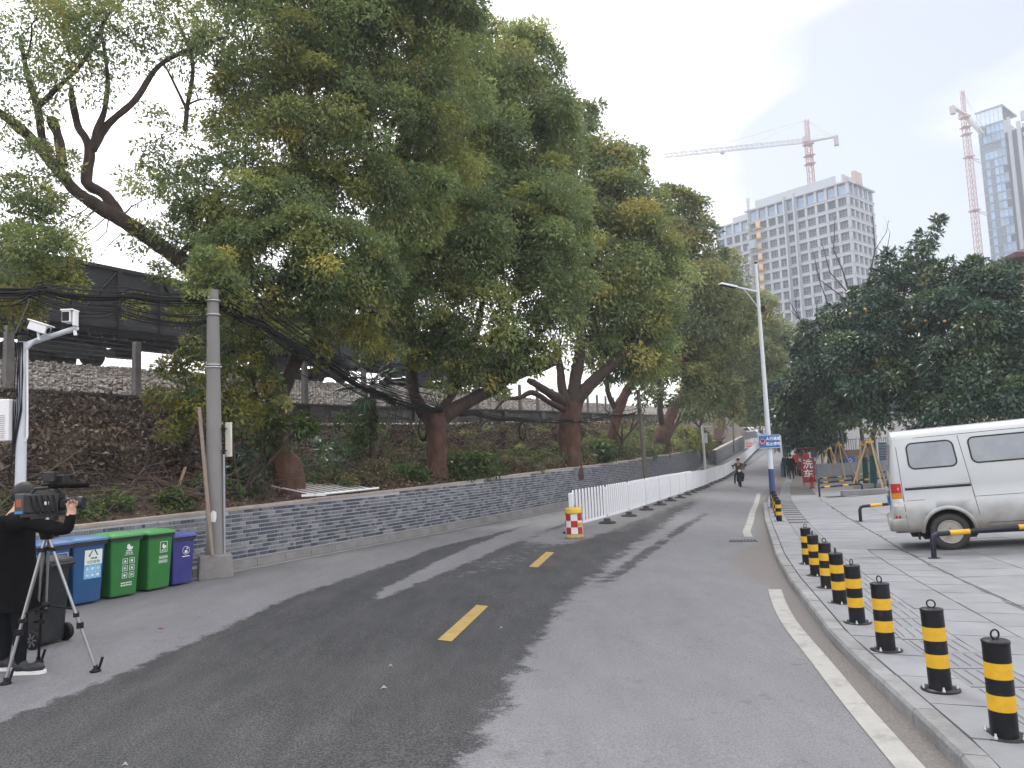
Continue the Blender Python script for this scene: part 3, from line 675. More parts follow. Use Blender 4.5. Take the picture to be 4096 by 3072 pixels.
tree('camphor_tree','great camphor tree with a reddish leaning trunk and a long dark limb over the wagon',
 [(1166,2055,15.6,.36),(1165,2025,15.6,.33),(1160,1960,15.7,.29),(1150,1880,15.7,.31),(1105,1800,15.7,.25),(1085,1700,15.7,.24),(1110,1620,15.7,.26),(1100,1575,15.7,.24)],
 [[(1100,1590,15.7,.22),(1050,1420,15.6,.21),(1000,1300,15.5,.2),(900,1190,15.4,.19),(790,1090,15.2,.18),(640,985,15.,.16),(520,900,14.8,.15),(400,830,14.6,.13),(300,760,14.5,.12),(240,690,14.4,.11),(130,560,14.3,.1),(40,480,14.2,.09),(-80,400,14,.07)],
  [(480,870,14.8,.12),(420,780,14.8,.1),(345,730,14.8,.11),(360,620,14.9,.1),(345,560,14.9,.085),(310,500,15,.08),(290,400,15,.065),(285,340,15,.04)],
  [(370,600,14.9,.09),(430,500,15,.075),(540,400,15.1,.06),(640,260,15.2,.05),(800,180,15.3,.04),(900,150,15.4,.025)],
  [(370,590,14.9,.085),(390,520,14.9,.07),(420,430,14.9,.06),(430,300,15,.045),(400,100,15,.03)],
  [(200,610,14.4,.09),(170,560,14.4,.075),(150,430,14.4,.07),(110,300,14.4,.055),(80,150,14.4,.04)],[(150,430,14.4,.06),(220,360,14.5,.05),(330,250,14.6,.04),(450,30,14.8,.025)],
  [(250,660,14.4,.1),(235,560,14.4,.09),(212,490,14.4,.1),(205,487,14.4,.09)],
  [(700,1050,15.1,.1),(750,990,15.3,.07),(800,960,15.5,.06),(900,940,15.7,.04)],
  [(1100,1600,15.7,.2),(1150,1520,15.8,.16),(1190,1420,15.9,.17),(1225,1320,16,.17),(1240,1180,16.2,.16),(1235,1050,16.5,.14),(1230,900,16.8,.12),(1200,650,17,.1),(1230,420,17.2,.07),(1300,150,17.5,.05)],
  [(1195,1400,15.9,.13),(1260,1240,16,.13),(1330,1190,16.2,.12),(1430,1220,16.6,.11),(1520,1260,17,.09),(1580,1310,17.2,.06)],
  [(1230,900,16.8,.09),(1330,700,17.2,.07),(1450,620,17.5,.05),(1560,560,17.8,.035)],[(1230,880,16.8,.08),(1000,800,16.4,.06),(880,780,16,.05)],[(1220,800,16.9,.07),(1180,640,17,.06),(1080,400,17.1,.04),(1000,200,17.2,.03)],
  [(740,520,15.6,.05),(750,420,15.7,.045),(770,250,15.8,.04),(700,60,16,.03)],[(748,440,15.7,.035),(680,300,15.8,.025),(640,230,15.9,.015)]],
 [(120,130,13.6,.9,.7),(20,420,13.4,.7,.5),(300,60,14,.8,.6),(450,170,14.6,.7,.45),(70,950,13.,.75,1.1),(30,1130,12.8,.55,.8,'yellow'),(270,1130,13.,.36,.9,'yellow'),(60,1250,13,.35,.7,'yellow'),(210,1000,13,.5,.6),(560,60,15,.9,.6),(720,150,15.3,.8,.4),(620,480,15,.35,.3),
  (330,300,14.3,.75,.35),(180,660,13.8,.5,.7),(100,800,13.4,.55,.9),(560,740,14.8,.45,.5),(690,620,15,.6,.55),(760,760,14.9,.6,.8),(250,850,13.6,.4,.5),
  (1070,200,17,1.45,1.3),(1300,60,17.8,1.7,1.4),(1320,470,16.6,1.5,1.4),(1050,600,15.8,.9,1.1),(960,820,15.2,1.0,1.3),(860,950,14.9,.7,1.1),(1500,230,18,1.8,1.5),(1600,560,18,1.6,1.5),(1650,20,18.5,1.7,1.5),(900,1020,15,.55,1.),(1150,1040,14.6,1.0,1.5),(1320,1010,15.4,1.1,1.5),(1020,1180,14.8,.55,1.2),(980,-120,17,1.5,1.2),(1400,760,16.8,1.25,1.4),(1160,820,16,1.,1.1),(1010,420,16.5,.9,1.,'yellow'),(1640,800,18,1.1,1.4),(1760,330,19,1.3,1.4),(1450,-250,18,2.2,1.2),(1750,-80,18.8,1.1,1.3),(700,930,15.1,.5,.7),(560,950,15,.35,.5),(1270,1300,16.3,.5,.7,'yellow'),(930,1310,14.6,.42,.9),(760,1270,14.6,.3,.8,'yellow'),(560,1230,14.4,.26,.7,'yellow'),(640,1090,14.4,.24,.6,'yellow'),(1180,250,16.4,.9,.9,'yellow'),(870,430,16,.6,.35),(830,1080,14.4,.5,1.1),(980,1080,14.6,.55,1.2),(1230,1160,15.2,.7,1.3),(1420,1120,16,.9,1.3),(1330,1230,16,.45,.9,'yellow'),(880,1190,13.9,.36,1.1),(800,1210,13.8,.26,.9,'yellow'),(1120,1240,15,.4,.9),(1500,1400,17.6,.4,.8,'yellow'),(1010,1290,14.5,.34,.9,'yellow'),(800,1150,12.4,.32,1.1),(900,1120,12.6,.36,1.2),(860,1060,12.6,.34,1.2),(862,1185,12.5,.24,1.3),(820,1250,12.6,.18,.9),(930,1210,12.6,.26,1.,'yellow'),(800,1215,12.2,.2,.9),(1120,1330,14.8,.4,1.),(1260,1390,15.6,.4,1.,'yellow'),(1420,1330,16.6,.5,1.,'yellow')],
 'camphor',G,k=1.09)
tree('camphor_tree','second camphor tree with a bare forked trunk and one limb stretching right over the bank',
 [(1752,1975,19.6,.31),(1752,1950,19.6,.29),(1750,1860,19.7,.24),(1748,1780,19.7,.25),(1748,1690,19.7,.27),(1740,1650,19.7,.26)],
 [[(1745,1700,19.7,.2),(1690,1640,19.7,.17),(1655,1560,19.8,.15),(1640,1430,20,.13),(1640,1280,20.3,.12),(1650,1000,21,.1),(1700,700,22,.08),(1800,450,23,.05)],
  [(1750,1690,19.7,.2),(1800,1650,19.7,.17),(1850,1618,19.8,.19),(1960,1560,20,.17),(2060,1500,20.2,.15),(2170,1470,20.4,.12),(2230,1440,20.5,.08)],
  [(1745,1680,19.7,.16),(1790,1600,19.8,.13),(1850,1500,20,.11),(1900,1350,20.3,.1),(1950,1100,21,.08),(2000,800,22,.06)],
  [(1960,1560,20,.08),(2000,1490,20.1,.06),(2050,1400,20.2,.05)],[(1650,1000,21,.07),(1560,880,20.6,.06),(1500,800,20.4,.04)],[(1930,1150,20.8,.07),(2050,1000,21,.05),(2150,900,21.2,.035)]],
 [(1480,1130,18.2,1.05,1.4),(1530,1370,18.4,.5,1.),(1780,1410,19.4,.6,1.3),(1900,1470,19.6,.55,1.2),(2030,1470,20,.5,1.1),(2140,1430,20,.45,1.1),(1850,1530,19.8,.35,.9),(1690,1430,19,.4,.9,'yellow'),(1990,1570,20,.28,.8),(1760,1560,19.4,.3,.8),(1640,1010,19.6,1.35,1.5),(1790,980,20,1.5,1.5),(1960,1020,20.2,1.5,1.6),(2130,920,21,1.35,1.6),(2225,1130,20.4,.95,1.6),(1900,1290,19.4,1.05,1.5),(1700,1330,19.6,.85,1.1),(2110,1330,20,.9,1.5),(1640,820,20.2,1.4,1.5),(2200,1010,20.6,1.0,1.6),(1570,1280,18.4,.55,.8),(1990,1440,20,.55,.9),(1820,1460,19.6,.5,.7),(2220,1260,20.2,.75,1.4),(1660,1230,18.6,.8,1.2),
  (1930,430,24,2.,1.5),(2070,300,25,1.5,1.4),(1830,640,23,1.9,1.5),(2080,560,24,1.9,1.6),(2190,560,24.4,1.1,1.4),(2010,780,23,1.8,1.6),(1950,240,24.6,1.3,1.3),(1860,800,22,1.4,1.5),(2200,760,23.6,1.3,1.5),(1800,200,23,1.2,1.1),(1870,900,21.5,1.,1.3,'yellow'),(1900,1050,21.6,.8,.8),(2120,430,25,1.4,1.3)],
 'camphor',G,k=1.145)
tree('camphor_tree','third camphor tree with a dark straight trunk forking into a wide bowl',
 [(2282,1915,26.4,.44),(2282,1890,26.4,.42),(2280,1800,26.5,.38),(2275,1700,26.5,.38),(2285,1640,26.5,.40),(2290,1610,26.5,.36)],
 [[(2285,1640,26.5,.26),(2240,1600,26.4,.2),(2200,1575,26.3,.16),(2150,1540,26.2,.13),(2110,1520,26.1,.08)],
  [(2290,1620,26.5,.28),(2340,1560,26.6,.24),(2400,1500,26.8,.2),(2470,1440,27,.16),(2560,1380,27.4,.1)],
  [(2288,1615,26.5,.26),(2300,1520,26.6,.22),(2320,1400,27,.18),(2340,1200,28,.14),(2380,900,29.5,.1),(2400,600,30.5,.06)],
  [(2280,1630,26.4,.2),(2250,1560,26.5,.17),(2240,1470,26.7,.13),(2220,1380,27,.1)],
  [(2280,1650,26.4,.12),(2200,1610,26,.1),(2130,1570,25.8,.09),(2080,1590,25.6,.07),(2020,1600,25.4,.05),(1980,1640,25.3,.03)],[(2340,1200,28,.1),(2450,1050,28.6,.08),(2560,900,29.4,.05)]],
 [(2310,450,31,.95,1.1),(2420,600,31,1.4,1.5),(2320,700,30.5,1.6,1.5),(2470,700,31,1.1,1.3),(2540,830,31,1.3,1.5),(2420,850,30,1.7,1.6),(2540,1000,29.5,1.6,1.6),(2420,1080,29,1.9,1.6),(2330,1250,28,1.3,1.4),(2480,1270,28.4,1.7,1.6),(2600,1150,30,1.3,1.5),(2590,1330,29,1.4,1.5),(2330,950,29.4,1.3,1.5),(2480,1430,28,1.1,1.2),(2380,1400,27.6,.9,1.),(2260,1400,27,.6,.8),(2590,1450,28.6,.9,1.1)],
 'camphor',G,k=1.18)
tree('camphor_tree','fourth camphor tree with a slim reddish trunk leaning right behind a bare sapling',
 [(2450,1850,35,.32),(2450,1830,35,.3),(2447,1760,35,.27),(2460,1690,35.2,.27),(2480,1620,35.4,.24),(2510,1560,35.6,.22)],
 [[(2510,1560,35.6,.18),(2560,1450,36.5,.15),(2640,1300,38,.12),(2700,1100,40,.08)],[(2470,1650,35.3,.14),(2430,1560,35.3,.12),(2440,1450,35.5,.1)],[(2560,1450,36.5,.12),(2700,1400,38,.1),(2800,1350,39,.06)]],
 [(2680,860,43,1.7,1.5,'yellow'),(2790,850,43,.95,1.,'yellow'),(2640,1000,41.6,1.9,1.5),(2760,1010,42,1.7,1.6),(2700,1180,41,2.2,1.6),(2830,1120,42,1.4,1.5),(2760,1330,40,1.9,1.6),(2640,1420,38.6,1.5,1.5),(2860,1280,41,1.6,1.5),(2700,1530,37,1.2,1.2),(2850,1440,40,1.5,1.5),(2590,1560,36,.8,.9),(2800,1560,38.4,1.1,1.2)],
 'camphor_far',G,k=1.16)
tree('camphor_tree','fifth camphor tree with a thick twisted bole low on the bank',
 [(2645,1830,42,.52),(2645,1808,42,.5),(2648,1760,42,.42),(2660,1720,42.3,.44),(2680,1670,42.6,.32),(2700,1620,43,.28)],
 [[(2700,1620,43,.22),(2780,1500,45,.18),(2880,1350,49,.13),(2940,1200,53,.08)],[(2655,1720,42.2,.2),(2640,1640,42.2,.16),(2650,1540,42.5,.12)],[(2780,1500,45,.14),(2880,1480,47,.1),(2960,1500,49,.06)]],
 [(2920,1080,55,1.6,1.4),(2960,1250,55,2.1,1.6),(2870,1200,53,1.9,1.6),(3020,1240,56,1.5,1.5),(3050,1380,55,1.7,1.5),(2940,1420,53,2.1,1.6),(2850,1560,49,1.6,1.4),(2950,1560,52,1.7,1.5),(3030,1520,54,1.6,1.5),(2760,1620,45,1.1,1.1),(2900,1640,49,1.1,1.1),(3010,1640,53,1.1,1.2)],
 'camphor_far',G,k=1.29)
tree('camphor_tree','farthest camphor tree whose rounded crown rises behind the lamp post',
 [(2870,1770,62,.4),(2875,1700,62.5,.34),(2900,1640,63,.28)],[[(2900,1640,63,.25),(3000,1520,68,.2),(3100,1400,71,.1)],[(2890,1660,62.8,.2),(2850,1600,62,.14)]],
 [(3090,1330,73,1.4,1.5),(3170,1430,73,1.2,1.4),(3110,1440,71,1.9,1.6),(3190,1520,72,1.5,1.5),(3060,1560,70,2.2,1.5),(3150,1570,71,2.2,1.6),(3080,1660,68,1.4,1.2),(3190,1630,71,1.5,1.4)],
 'camphor_far',G,k=1.46)
# slim bare trunks standing on the bank farther along
def bare(label,paths,group='bare young trees',mat=None,name='bare_tree',nt=6,kf=1.):
    base=P(*paths[0][0][:3]); t=thing(name,label,'tree',base,0,group)
    paths=[[(a,b,d*kf,r*kf*(.72 if 'skyline' in group else 1)) for a,b,d,r in l] for l in paths]; base=P(*paths[0][0][:3]); t.location=base
    for i,l in enumerate(paths):
        mb=MB(); mb.smooth=True; mb.tube([P(a,b,d)-base for a,b,d,r in l],[r for *_,r in l],6); mb.build('trunk' if i==0 else 'branch',mat or m_barkg,t)
    mb=MB(); mb.smooth=True
    for l in paths:
        for k in range(nt):
            i=random.randrange(max(1,len(l)//2),len(l)); a=P(*l[i][:3])-base; b=P(*l[i-1][:3])-base; s_=a.lerp(b,random.random()); dd=(a-b).normalized()*.7+Vector(unit(1)[0])*.7; ln=random.uniform(.35,1.)*l[0][2]/45
            mb.tube([s_,s_+dd*ln*.5,s_+dd*ln+Vector((0,0,.2*ln))],[l[-1][3]*.7,l[-1][3]*.5,l[-1][3]*.2],4,False)
    tag(mb.build('twigs',mat or m_barkg,t),kind='stuff'); return t
bare('small forked sapling with no leaves standing before the slim reddish trunk',[[(2478,1838,33,.09),(2484,1790,33,.08),(2488,1765,33,.08)],[(2488,1765,33,.06),(2465,1725,33,.05),(2450,1690,33,.035),(2430,1640,33,.02)],[(2488,1765,33,.06),(2520,1730,33.2,.05),(2550,1690,33.4,.035),(2580,1640,33.6,.02)],[(2520,1730,33.2,.04),(2530,1690,33.2,.03),(2540,1650,33.2,.015)]],mat=m_bark,kf=1.22)
bare('pair of pale slanting stems on the bank behind the camera pole',[[(2690,1730,50,.12),(2710,1680,50,.1),(2740,1610,50,.07)],[(2700,1700,50,.09),(2720,1690,50,.07),(2745,1650,50,.04)]],kf=1.2)
bare('three pale leaning stems beside the end of the brick wall',[[(2860,1775,66,.14),(2880,1730,66,.11),(2905,1680,66,.08)],[(2845,1780,66,.13),(2862,1735,66,.1),(2880,1690,66,.06)],[(2872,1770,66,.1),(2900,1710,66,.06)]],kf=1.4)
bare('dark slim stems crowding the bank near the wooden pole',[[(2790,1760,56,.13),(2800,1710,56,.1),(2812,1640,56,.07)],[(2800,1710,56,.08),(2770,1680,56,.06),(2750,1640,56,.04)]],mat=m_bark,kf=1.25)
# ---- leafless trees against the tall white building
z0=1.8
bare('tall leafless tree forking wide before the white tower block',[[(3440,1500,62,.22),(3430,1300,62,.18),(3400,1180,62,.14)],[(3400,1180,62,.11),(3370,1080,62,.08),(3335,1000,62,.06),(3340,870,62,.035)],[(3430,1300,62,.12),(3470,1150,62,.09),(3500,1000,62,.07),(3490,860,62,.03)],[(3470,1150,62,.08),(3540,1050,62.5,.06),(3560,930,62.5,.03)],[(3400,1180,62,.08),(3320,1090,62,.06),(3290,980,62,.03)],[(3430,1300,62,.09),(3360,1180,62,.07),(3280,1120,61.5,.05),(3250,1000,61.5,.02)],[(3500,1000,62,.05),(3545,930,62.5,.03),(3555,880,62.5,.015)]],'leafless trees on the skyline',m_bark)
bare('short leafless tree with wavy branches left of the tall leafless one',[[(3250,1500,60,.16),(3240,1360,60,.12)],[(3240,1360,60,.09),(3190,1260,60,.06),(3160,1210,60,.03)],[(3240,1360,60,.09),(3265,1270,60,.06),(3270,1200,60,.03)],[(3250,1330,60,.08),(3310,1210,60,.07),(3280,1130,60,.05),(3265,1080,60,.025)],[(3190,1260,60,.05),(3180,1200,60,.025)],[(3240,1360,60,.07),(3210,1290,60,.05),(3150,1230,60,.02)]],'leafless trees on the skyline',m_bark)

# ---- broad-leaved trees round the parking lot
G2='broad leaved trees round the parking lot'
def lot_tree(label,trunk,limbs,blobs,pal='dark',L=.0072): return tree('evergreen_tree',label,trunk,limbs,[(b[0],b[1],b[2],b[3]*1.12,b[4]*1.55)+tuple(b[5:]) for b in blobs],pal,G2,m_leaf2,L,m_barkg)
def tz(px,py): return None
T_a=lot_tree('glossy evergreen with a green wrapped trunk held by stakes nearest the van',
 [(3495,1962,35.3,.13),(3490,1860,35.3,.115),(3485,1790,35.4,.11),(3500,1700,35.4,.1),(3510,1640,35.4,.09)],[[(3510,1640,35.4,.08),(3560,1500,35.5,.06),(3600,1300,35.6,.04)],[(3500,1690,35.4,.07),(3440,1560,35,.05)],[(3510,1650,35.4,.07),(3620,1560,34.6,.05)]],
 [(3560,1380,35,1.25,1.6),(3420,1420,35.5,1.05,1.5),(3700,1430,34.4,1.25,1.6),(3600,1560,34.2,1.0,1.5),(3450,1580,34.8,.8,1.3),(3740,1580,33.6,.9,1.4),(3620,1240,36,1.1,1.4),(3650,1100,37,.9,1.2),(3690,1020,37.3,.6,1.),(3705,955,37.5,.45,.9),(3755,890,37.5,.3,.8),(3560,1030,37,.45,.8),(3560,1120,37,.8,1.1),(3520,1250,36,.9,1.3),(3640,1680,33.6,.55,1.1),(3500,1690,34.6,.5,.9)])
T_b=lot_tree('evergreen on two bare grey stems behind the stakes beside the steel shutter',
 [(3465,1945,40.5,.12),(3458,1850,40.6,.11),(3450,1760,40.7,.1),(3440,1680,40.8,.09)],[[(3440,1680,40.8,.07),(3400,1500,41,.04)]],
 [(3340,1480,41,1.3,1.5),(3420,1560,40.4,1.1,1.4),(3320,1340,42,1.1,1.4),(3440,1280,42,1.3,1.5),(3380,1650,40,.8,1.2)],)
T_c=lot_tree('evergreen with a staked trunk standing behind the red sign',
 [(3378,1932,45.5,.14),(3372,1850,45.5,.12),(3368,1760,45.6,.11),(3350,1680,45.6,.1)],[[(3350,1680,45.6,.08),(3300,1560,46,.05)],[(3355,1690,45.6,.07),(3400,1600,45.6,.04)]],
 [(3300,1500,46,1.5,1.5),(3240,1600,46,1.3,1.5),(3340,1640,45,1.2,1.4),(3260,1420,47,1.2,1.4),(3180,1660,47,.9,1.3),(3280,1740,45,.6,1.1)])
T_d=lot_tree('dark evergreen with the blackest crown over the walkers',
 [(3325,1890,57.5,.26),(3322,1820,57.5,.22),(3315,1760,57.6,.24),(3300,1700,57.7,.18)],[[(3300,1700,57.7,.14),(3220,1620,58,.08)],[(3310,1720,57.7,.12),(3360,1640,57.5,.07)]],
 [(3180,1680,58,1.7,1.6),(3240,1560,59,1.9,1.6),(3160,1560,60,1.3,1.5),(3300,1640,57,1.6,1.5),(3110,1640,59,1.0,1.4),(3220,1740,57,1.0,1.4),(3140,1760,57.6,.8,1.2),(3310,1760,56.6,.9,1.2)])
lot_tree('tall fruiting evergreen with yellowed leaves rising behind the van roof',
 [(3800,1760,32,.15),(3790,1650,32.2,.13),(3780,1500,32.5,.11)],[[(3780,1500,32.5,.09),(3830,1350,33,.06),(3860,1200,33.5,.04)],[(3785,1560,32.4,.08),(3900,1450,32,.05)]],
 [(3880,1350,32.4,1.4,1.6),(3800,1250,33.4,1.1,1.5),(3940,1180,33.4,1.0,1.4),(3840,1120,34,.85,1.2),(3820,1480,31.4,1.1,1.5),(3960,1500,31,1.2,1.5),(3900,1620,30.6,.9,1.4),(4040,1350,32,1.2,1.5),(3760,1130,35,.7,1.1),(3780,1640,31,.7,1.3)])
lot_tree('evergreen at the picture edge under the red eave',
 [(4170,1750,31,.15),(4160,1600,31.4,.12)],[[(4160,1600,31.4,.1),(4150,1400,32,.06)]],
 [(4080,1190,33,1.,1.4),(3985,1100,33.8,.65,1.1),(3890,1085,34.2,.6,1.1),(4120,1450,31,1.3,1.5),(4060,1600,30,.9,1.5),(4160,1300,33,1.2,1.4),(4040,1130,34,.5,.9)])
# fruit
fl=['ripe orange fruit hanging highest in the evergreen crowns','ripe fruit hanging alone on the road side of the crowns, well above the stakes','ripe fruit just under its lone neighbour on the road side','largest yellow fruit in the middle of the crown behind the van','ripe fruit between the largest yellow one and the edgemost one','ripe fruit hanging closest to the picture edge']
fr=[(3705,1125,36),(3460,1237,35),(3400,1255,35.4),(3703,1283,34.2),(3778,1285,33.3),(3822,1303,33)]
m_fr=M('ripe citrus',(.42,.25,.05),.5,.2,10)
for i,(a,b,d) in enumerate(fr):
    p=P(a,b,d-1.25); o=MB().sphere((0,0,0),(.07,.07,.066)).build('citrus_fruit',m_fr,None,p); tag(o,fl[i],'fruit','ripe fruit in the evergreen crowns')
print('trees done',sum(len(m.polygons) for m in bpy.data.meshes))
PAL['scrub']=[(.15,.13,.06),(.12,.11,.06),(.19,.15,.08),(.10,.12,.05),(.22,.18,.11)]
# ================================================================ GROWTH AND LITTER ON THE BANK
def bank_qo(x,y):
    a=WP[:-1];b=WP[1:];v=b-a;L=np.hypot(v[:,0],v[:,1]); u=np.clip(((np.array([x,y])-a)*v).sum(1)/L**2,0,1); c=a+v*u[:,None]; dd=np.hypot(x-c[:,0],y-c[:,1]); i=int(dd.argmin())
    side=v[i,0]*(y-a[i,1])-v[i,1]*(x-a[i,0]); return WQ[i]+u[i]*L[i],dd[i]*(1 if side>0 else -1)
def onbank(px,py,lift=0):
    d=9.
    while d<90:
        p=P(px,py,d); q,o=bank_qo(p.x,p.y)
        if o>.45 and p.z<(bank_z(q,min(o,5.4)))+lift: return p
        d+=.1
    return p
def scatter_leaves(n,qf,of,pal,L,lift,upr=.5,W=.55):
    p=[];
    for i in range(n):
        q=qf();o=of(); v=Wo(q,o,bank_z(q,o)+lift*random.random()**1.5); p.append(v)
    p=np.array(p); ax=unit(n); ax[:,2]=ax[:,2]*upr+.1; ax/=np.linalg.norm(ax,axis=1)[:,None]
    sc=np.array([1+max(0,(v[1]-16)/26) for v in p]); s=rng.uniform(.6,1.3,n)*sc; col=np.array(PAL[pal])[rng.integers(0,5,n)]*rng.uniform(.6,1.2,(n,1)); return leaf_quads(p,ax,L*s,L*W*s,col)
def stuff_leaves(name,label,cat,parts,mat):
    V=[];Q=[];T=[];k=0
    for a,b,c in parts: V.append(a);Q.append(b+k);T.append(c);k+=len(a)
    return tag(link(name,np_mesh(name,np.concatenate(V),np.concatenate(Q),mat,np.concatenate(T))),label,cat,kind='stuff')
U=random.uniform
stuff_leaves('leaf_litter','brown dead leaves covering the whole bank above the brick wall','leaf litter',[scatter_leaves(36000,lambda:U(-4,34),lambda:U(.5,5.2),'dead',.085,.10),scatter_leaves(12000,lambda:U(30,90),lambda:U(.5,5.2),'scrub',.09,.25),scatter_leaves(9000,lambda:U(13,34),lambda:U(.5,5.2),'scrub',.085,.2,.9),
   scatter_leaves(20000,lambda:U(0,13),lambda:U(1.9,5.2),'dead',.11,.75,1.4)],m_dead)
def weeds(n,qf,of,pal,h,r):
    out=[]
    for i in range(n):
        q=qf();o=of(); sc=1+max(0,(q-14)/40); c=Wo(q,o,bank_z(q,o)+h*.4); out.append(blob_leaves(tuple(c),(r*U(.7,1.4)*sc,r*U(.7,1.4)*sc,h*U(.6,1.2)),U(.7,1.2),.06*sc*1.15,pal,k=7,W=.55))
    return out
stuff_leaves('undergrowth','low green weeds and ivy growing along the top of the brick wall','undergrowth',
   weeds(20,lambda:U(0,14),lambda:U(.7,1.5),'green',.2,.22)+weeds(30,lambda:U(16,40),lambda:U(.7,1.9),'green',.26,.32)+weeds(40,lambda:U(12,40),lambda:U(.7,2.6),'scrub',.28,.34)+weeds(46,lambda:U(40,80),lambda:U(.7,3.2),'camphor_far',.4,.4)+weeds(26,lambda:U(15,40),lambda:U(1.8,4.6),'dead',.25,.35)+weeds(18,lambda:U(14,40),lambda:U(1.8,4.5),'camphor',.22,.25)+weeds(20,lambda:U(1,12),lambda:U(2.4,5.),'dead',.35,.3),m_dead)
mb=MB(); mb.smooth=True
for i in range(2400):
    q=U(0,34) if i<1300 else U(0,12); o=U(.8,5.2); p=Wo(q,o,bank_z(q,o)+U(.02,.35)); v=Vector(unit(1)[0]); v.z=v.z*.45+.15; L=U(.3,1.3); k=Vector(unit(1)[0])*.12*L
    mb.tube([p,p+v*L*.5+k,p+v*L],[.011,.008,.003],3,False)
tag(mb.build('dry_twigs',M('dry twig',(.10,.08,.065),.9,.4,4)),'dry tangled twigs lying over the bank','twigs',kind='stuff')
def shrub(name,label,blobs,pal,stems,L=.0078,mat=None,r0=.03):
    kf=onbank(*stems[0][0][:2]).y/stems[0][0][2]; stems=[[(a,b,d*kf) for a,b,d in l] for l in stems]; blobs=[(q[0],q[1],q[2]*kf,q[3]*kf)+tuple(q[4:]) for q in blobs]
    b0=P(*stems[0][0]); t=thing(name,label,'shrub',b0); inv=Matrix.Translation(-b0)
    for s_ in stems:
        mb=MB(); mb.smooth=True; pp=[P(*a)-b0 for a in s_]; mb.tube(pp,[r0*(1-.7*i/len(pp)) for i in range(len(pp))],6); mb.build('stem',m_bark,t)
    me=crown_mesh('foliage',[dict(c=P(a,b,d),r=(r,r,r*.8),dens=de,L=L*d,pal=pal if not pp else pp[0]) for a,b,d,r,de,*pp in blobs],mat or m_leaf); me.transform(inv); link('foliage',me,t); return t
shrub('leafy_shrub','yellow green leafy bush spreading behind the concrete utility pole',[(770,1480,14.6,.42,1.3),(690,1470,14.6,.28,1.1),(670,1610,14.4,.36,1.2),(760,1640,14.3,.42,1.3),(880,1580,14.5,.45,1.3),(980,1450,14.7,.42,1.3),(1050,1530,14.8,.36,1.2),(950,1660,14.5,.4,1.3),(680,1730,14.2,.22,1.),(1090,1650,15,.36,1.2,'camphor'),(1180,1720,15.1,.34,1.2,'green'),(1070,1740,15,.28,1.,'green'),(790,1370,14.6,.26,1.,'camphor'),(1230,1690,15.2,.25,.9,'green')],'yellow',
  [[(960,1990,14.6),(940,1850,14.6),(920,1700,14.5),(900,1580,14.5)],[(960,1990,14.6),(820,1800,14.5),(760,1640,14.4),(740,1500,14.5)],[(970,1980,14.7),(1050,1800,14.9),(1040,1620,14.8),(1000,1480,14.7)],[(980,1960,14.7),(1120,1800,15),(1180,1720,15.1)]])
shrub('leafy_shrub','feathery green shrub at the left of the palm trunk',[(1440,1730,18.6,.36,.9),(1400,1790,18.4,.3,.8),(1470,1690,18.8,.28,.8),(1380,1680,18.5,.22,.6)],'green',[[(1440,1870,18.6),(1440,1800,18.6),(1440,1720,18.6)],[(1440,1860,18.6),(1400,1800,18.5)]])
shrub('leafy_shrub','dense low green bush hugging the foot of the forked trunk',[(1870,1850,20.3,.42,1.3),(1800,1870,20,.32,1.2),(1950,1865,20.6,.35,1.2),(1660,1900,19.2,.28,1.)],'green',[[(1870,1920,20.3),(1870,1860,20.3)]])
shrub('leafy_shrub','bright light green bush between the dark straight trunk and the slim reddish one',[(2390,1810,31,.5,1.3),(2440,1800,31.5,.42,1.2),(2360,1830,30.5,.35,1.1)],'green',[[(2390,1850,31),(2390,1810,31)]])
shrub('leafy_shrub','ochre green bush on the bank past the twisted bole',[(2740,1770,46,.7,1.2),(2800,1760,48,.7,1.2),(2690,1785,44,.5,1.1)],'yellow',[[(2740,1800,46),(2740,1770,46)]])
shrub('leafy_shrub','dark shrub beside the reddish leaning trunk, above the fallen railing',[(1010,1850,14.9,.3,.8,'dark'),(940,1900,14.6,.28,.8,'dark'),(1290,1880,16.6,.36,.8),(1330,1800,17,.3,.7),(1000,1960,14.4,.24,.8)],'dark',[[(1010,1950,14.9),(1010,1860,14.9)],[(1290,1950,16.6),(1290,1880,16.6)]])
# palm
pb=onbank(1493,1885); palm=thing('palm_tree','fan palm with a dark shaggy trunk in front of the retaining wall','palm',pb)
mb=MB(); top=P(1490,1530,pb.y+.2)-pb; pp=[Vector((0,0,0)).lerp(top,k/14) for k in range(15)]; mb.smooth=True; mb.tube(pp,[.11+(.025 if k%2 else 0)-.002*k for k in range(15)],9); mb.build('trunk',m_bark,palm)
m_palm=leaf_mat('palm leaf',.4,.2)
for k in range(17):
    az=k*2.4; el=.9-.11*k if k<14 else -.7; d=Vector((math.cos(az)*math.cos(el),math.sin(az)*math.cos(el),math.sin(el))); L=U(.5,.75); h=top+d*L
    mb=MB(); mb.tube([top,top+d*L*.5+Vector((0,0,.05)),h],[.014,.012,.009],4)
    st_o=mb.build('frond_stalk',M('palm stalk',(.06,.08,.03)) if k==0 else bpy.data.materials['palm stalk'],palm)
    a=d.cross(Vector((0,0,1))).normalized(); up=a.cross(d).normalized(); n=26; ang=np.linspace(-2.0,2.0,n); ax=np.array([d*math.cos(t)+a*math.sin(t)+up*.12+Vector((0,0,-.18)) for t in ang]); ax/=np.linalg.norm(ax,axis=1)[:,None]
    Lf=np.array([.62-.1*abs(t) for t in ang]); V,Q,T=leaf_quads(np.repeat(np.array(h)[None],n,0),ax,Lf,.045,np.array([(.035,.075,.03)])*rng.uniform(.7,1.4,(n,1)),np.repeat(np.array(up)[None],n,0))
    link('fan_leaf',np_mesh('fan_leaf',V,Q,m_palm,T),palm)
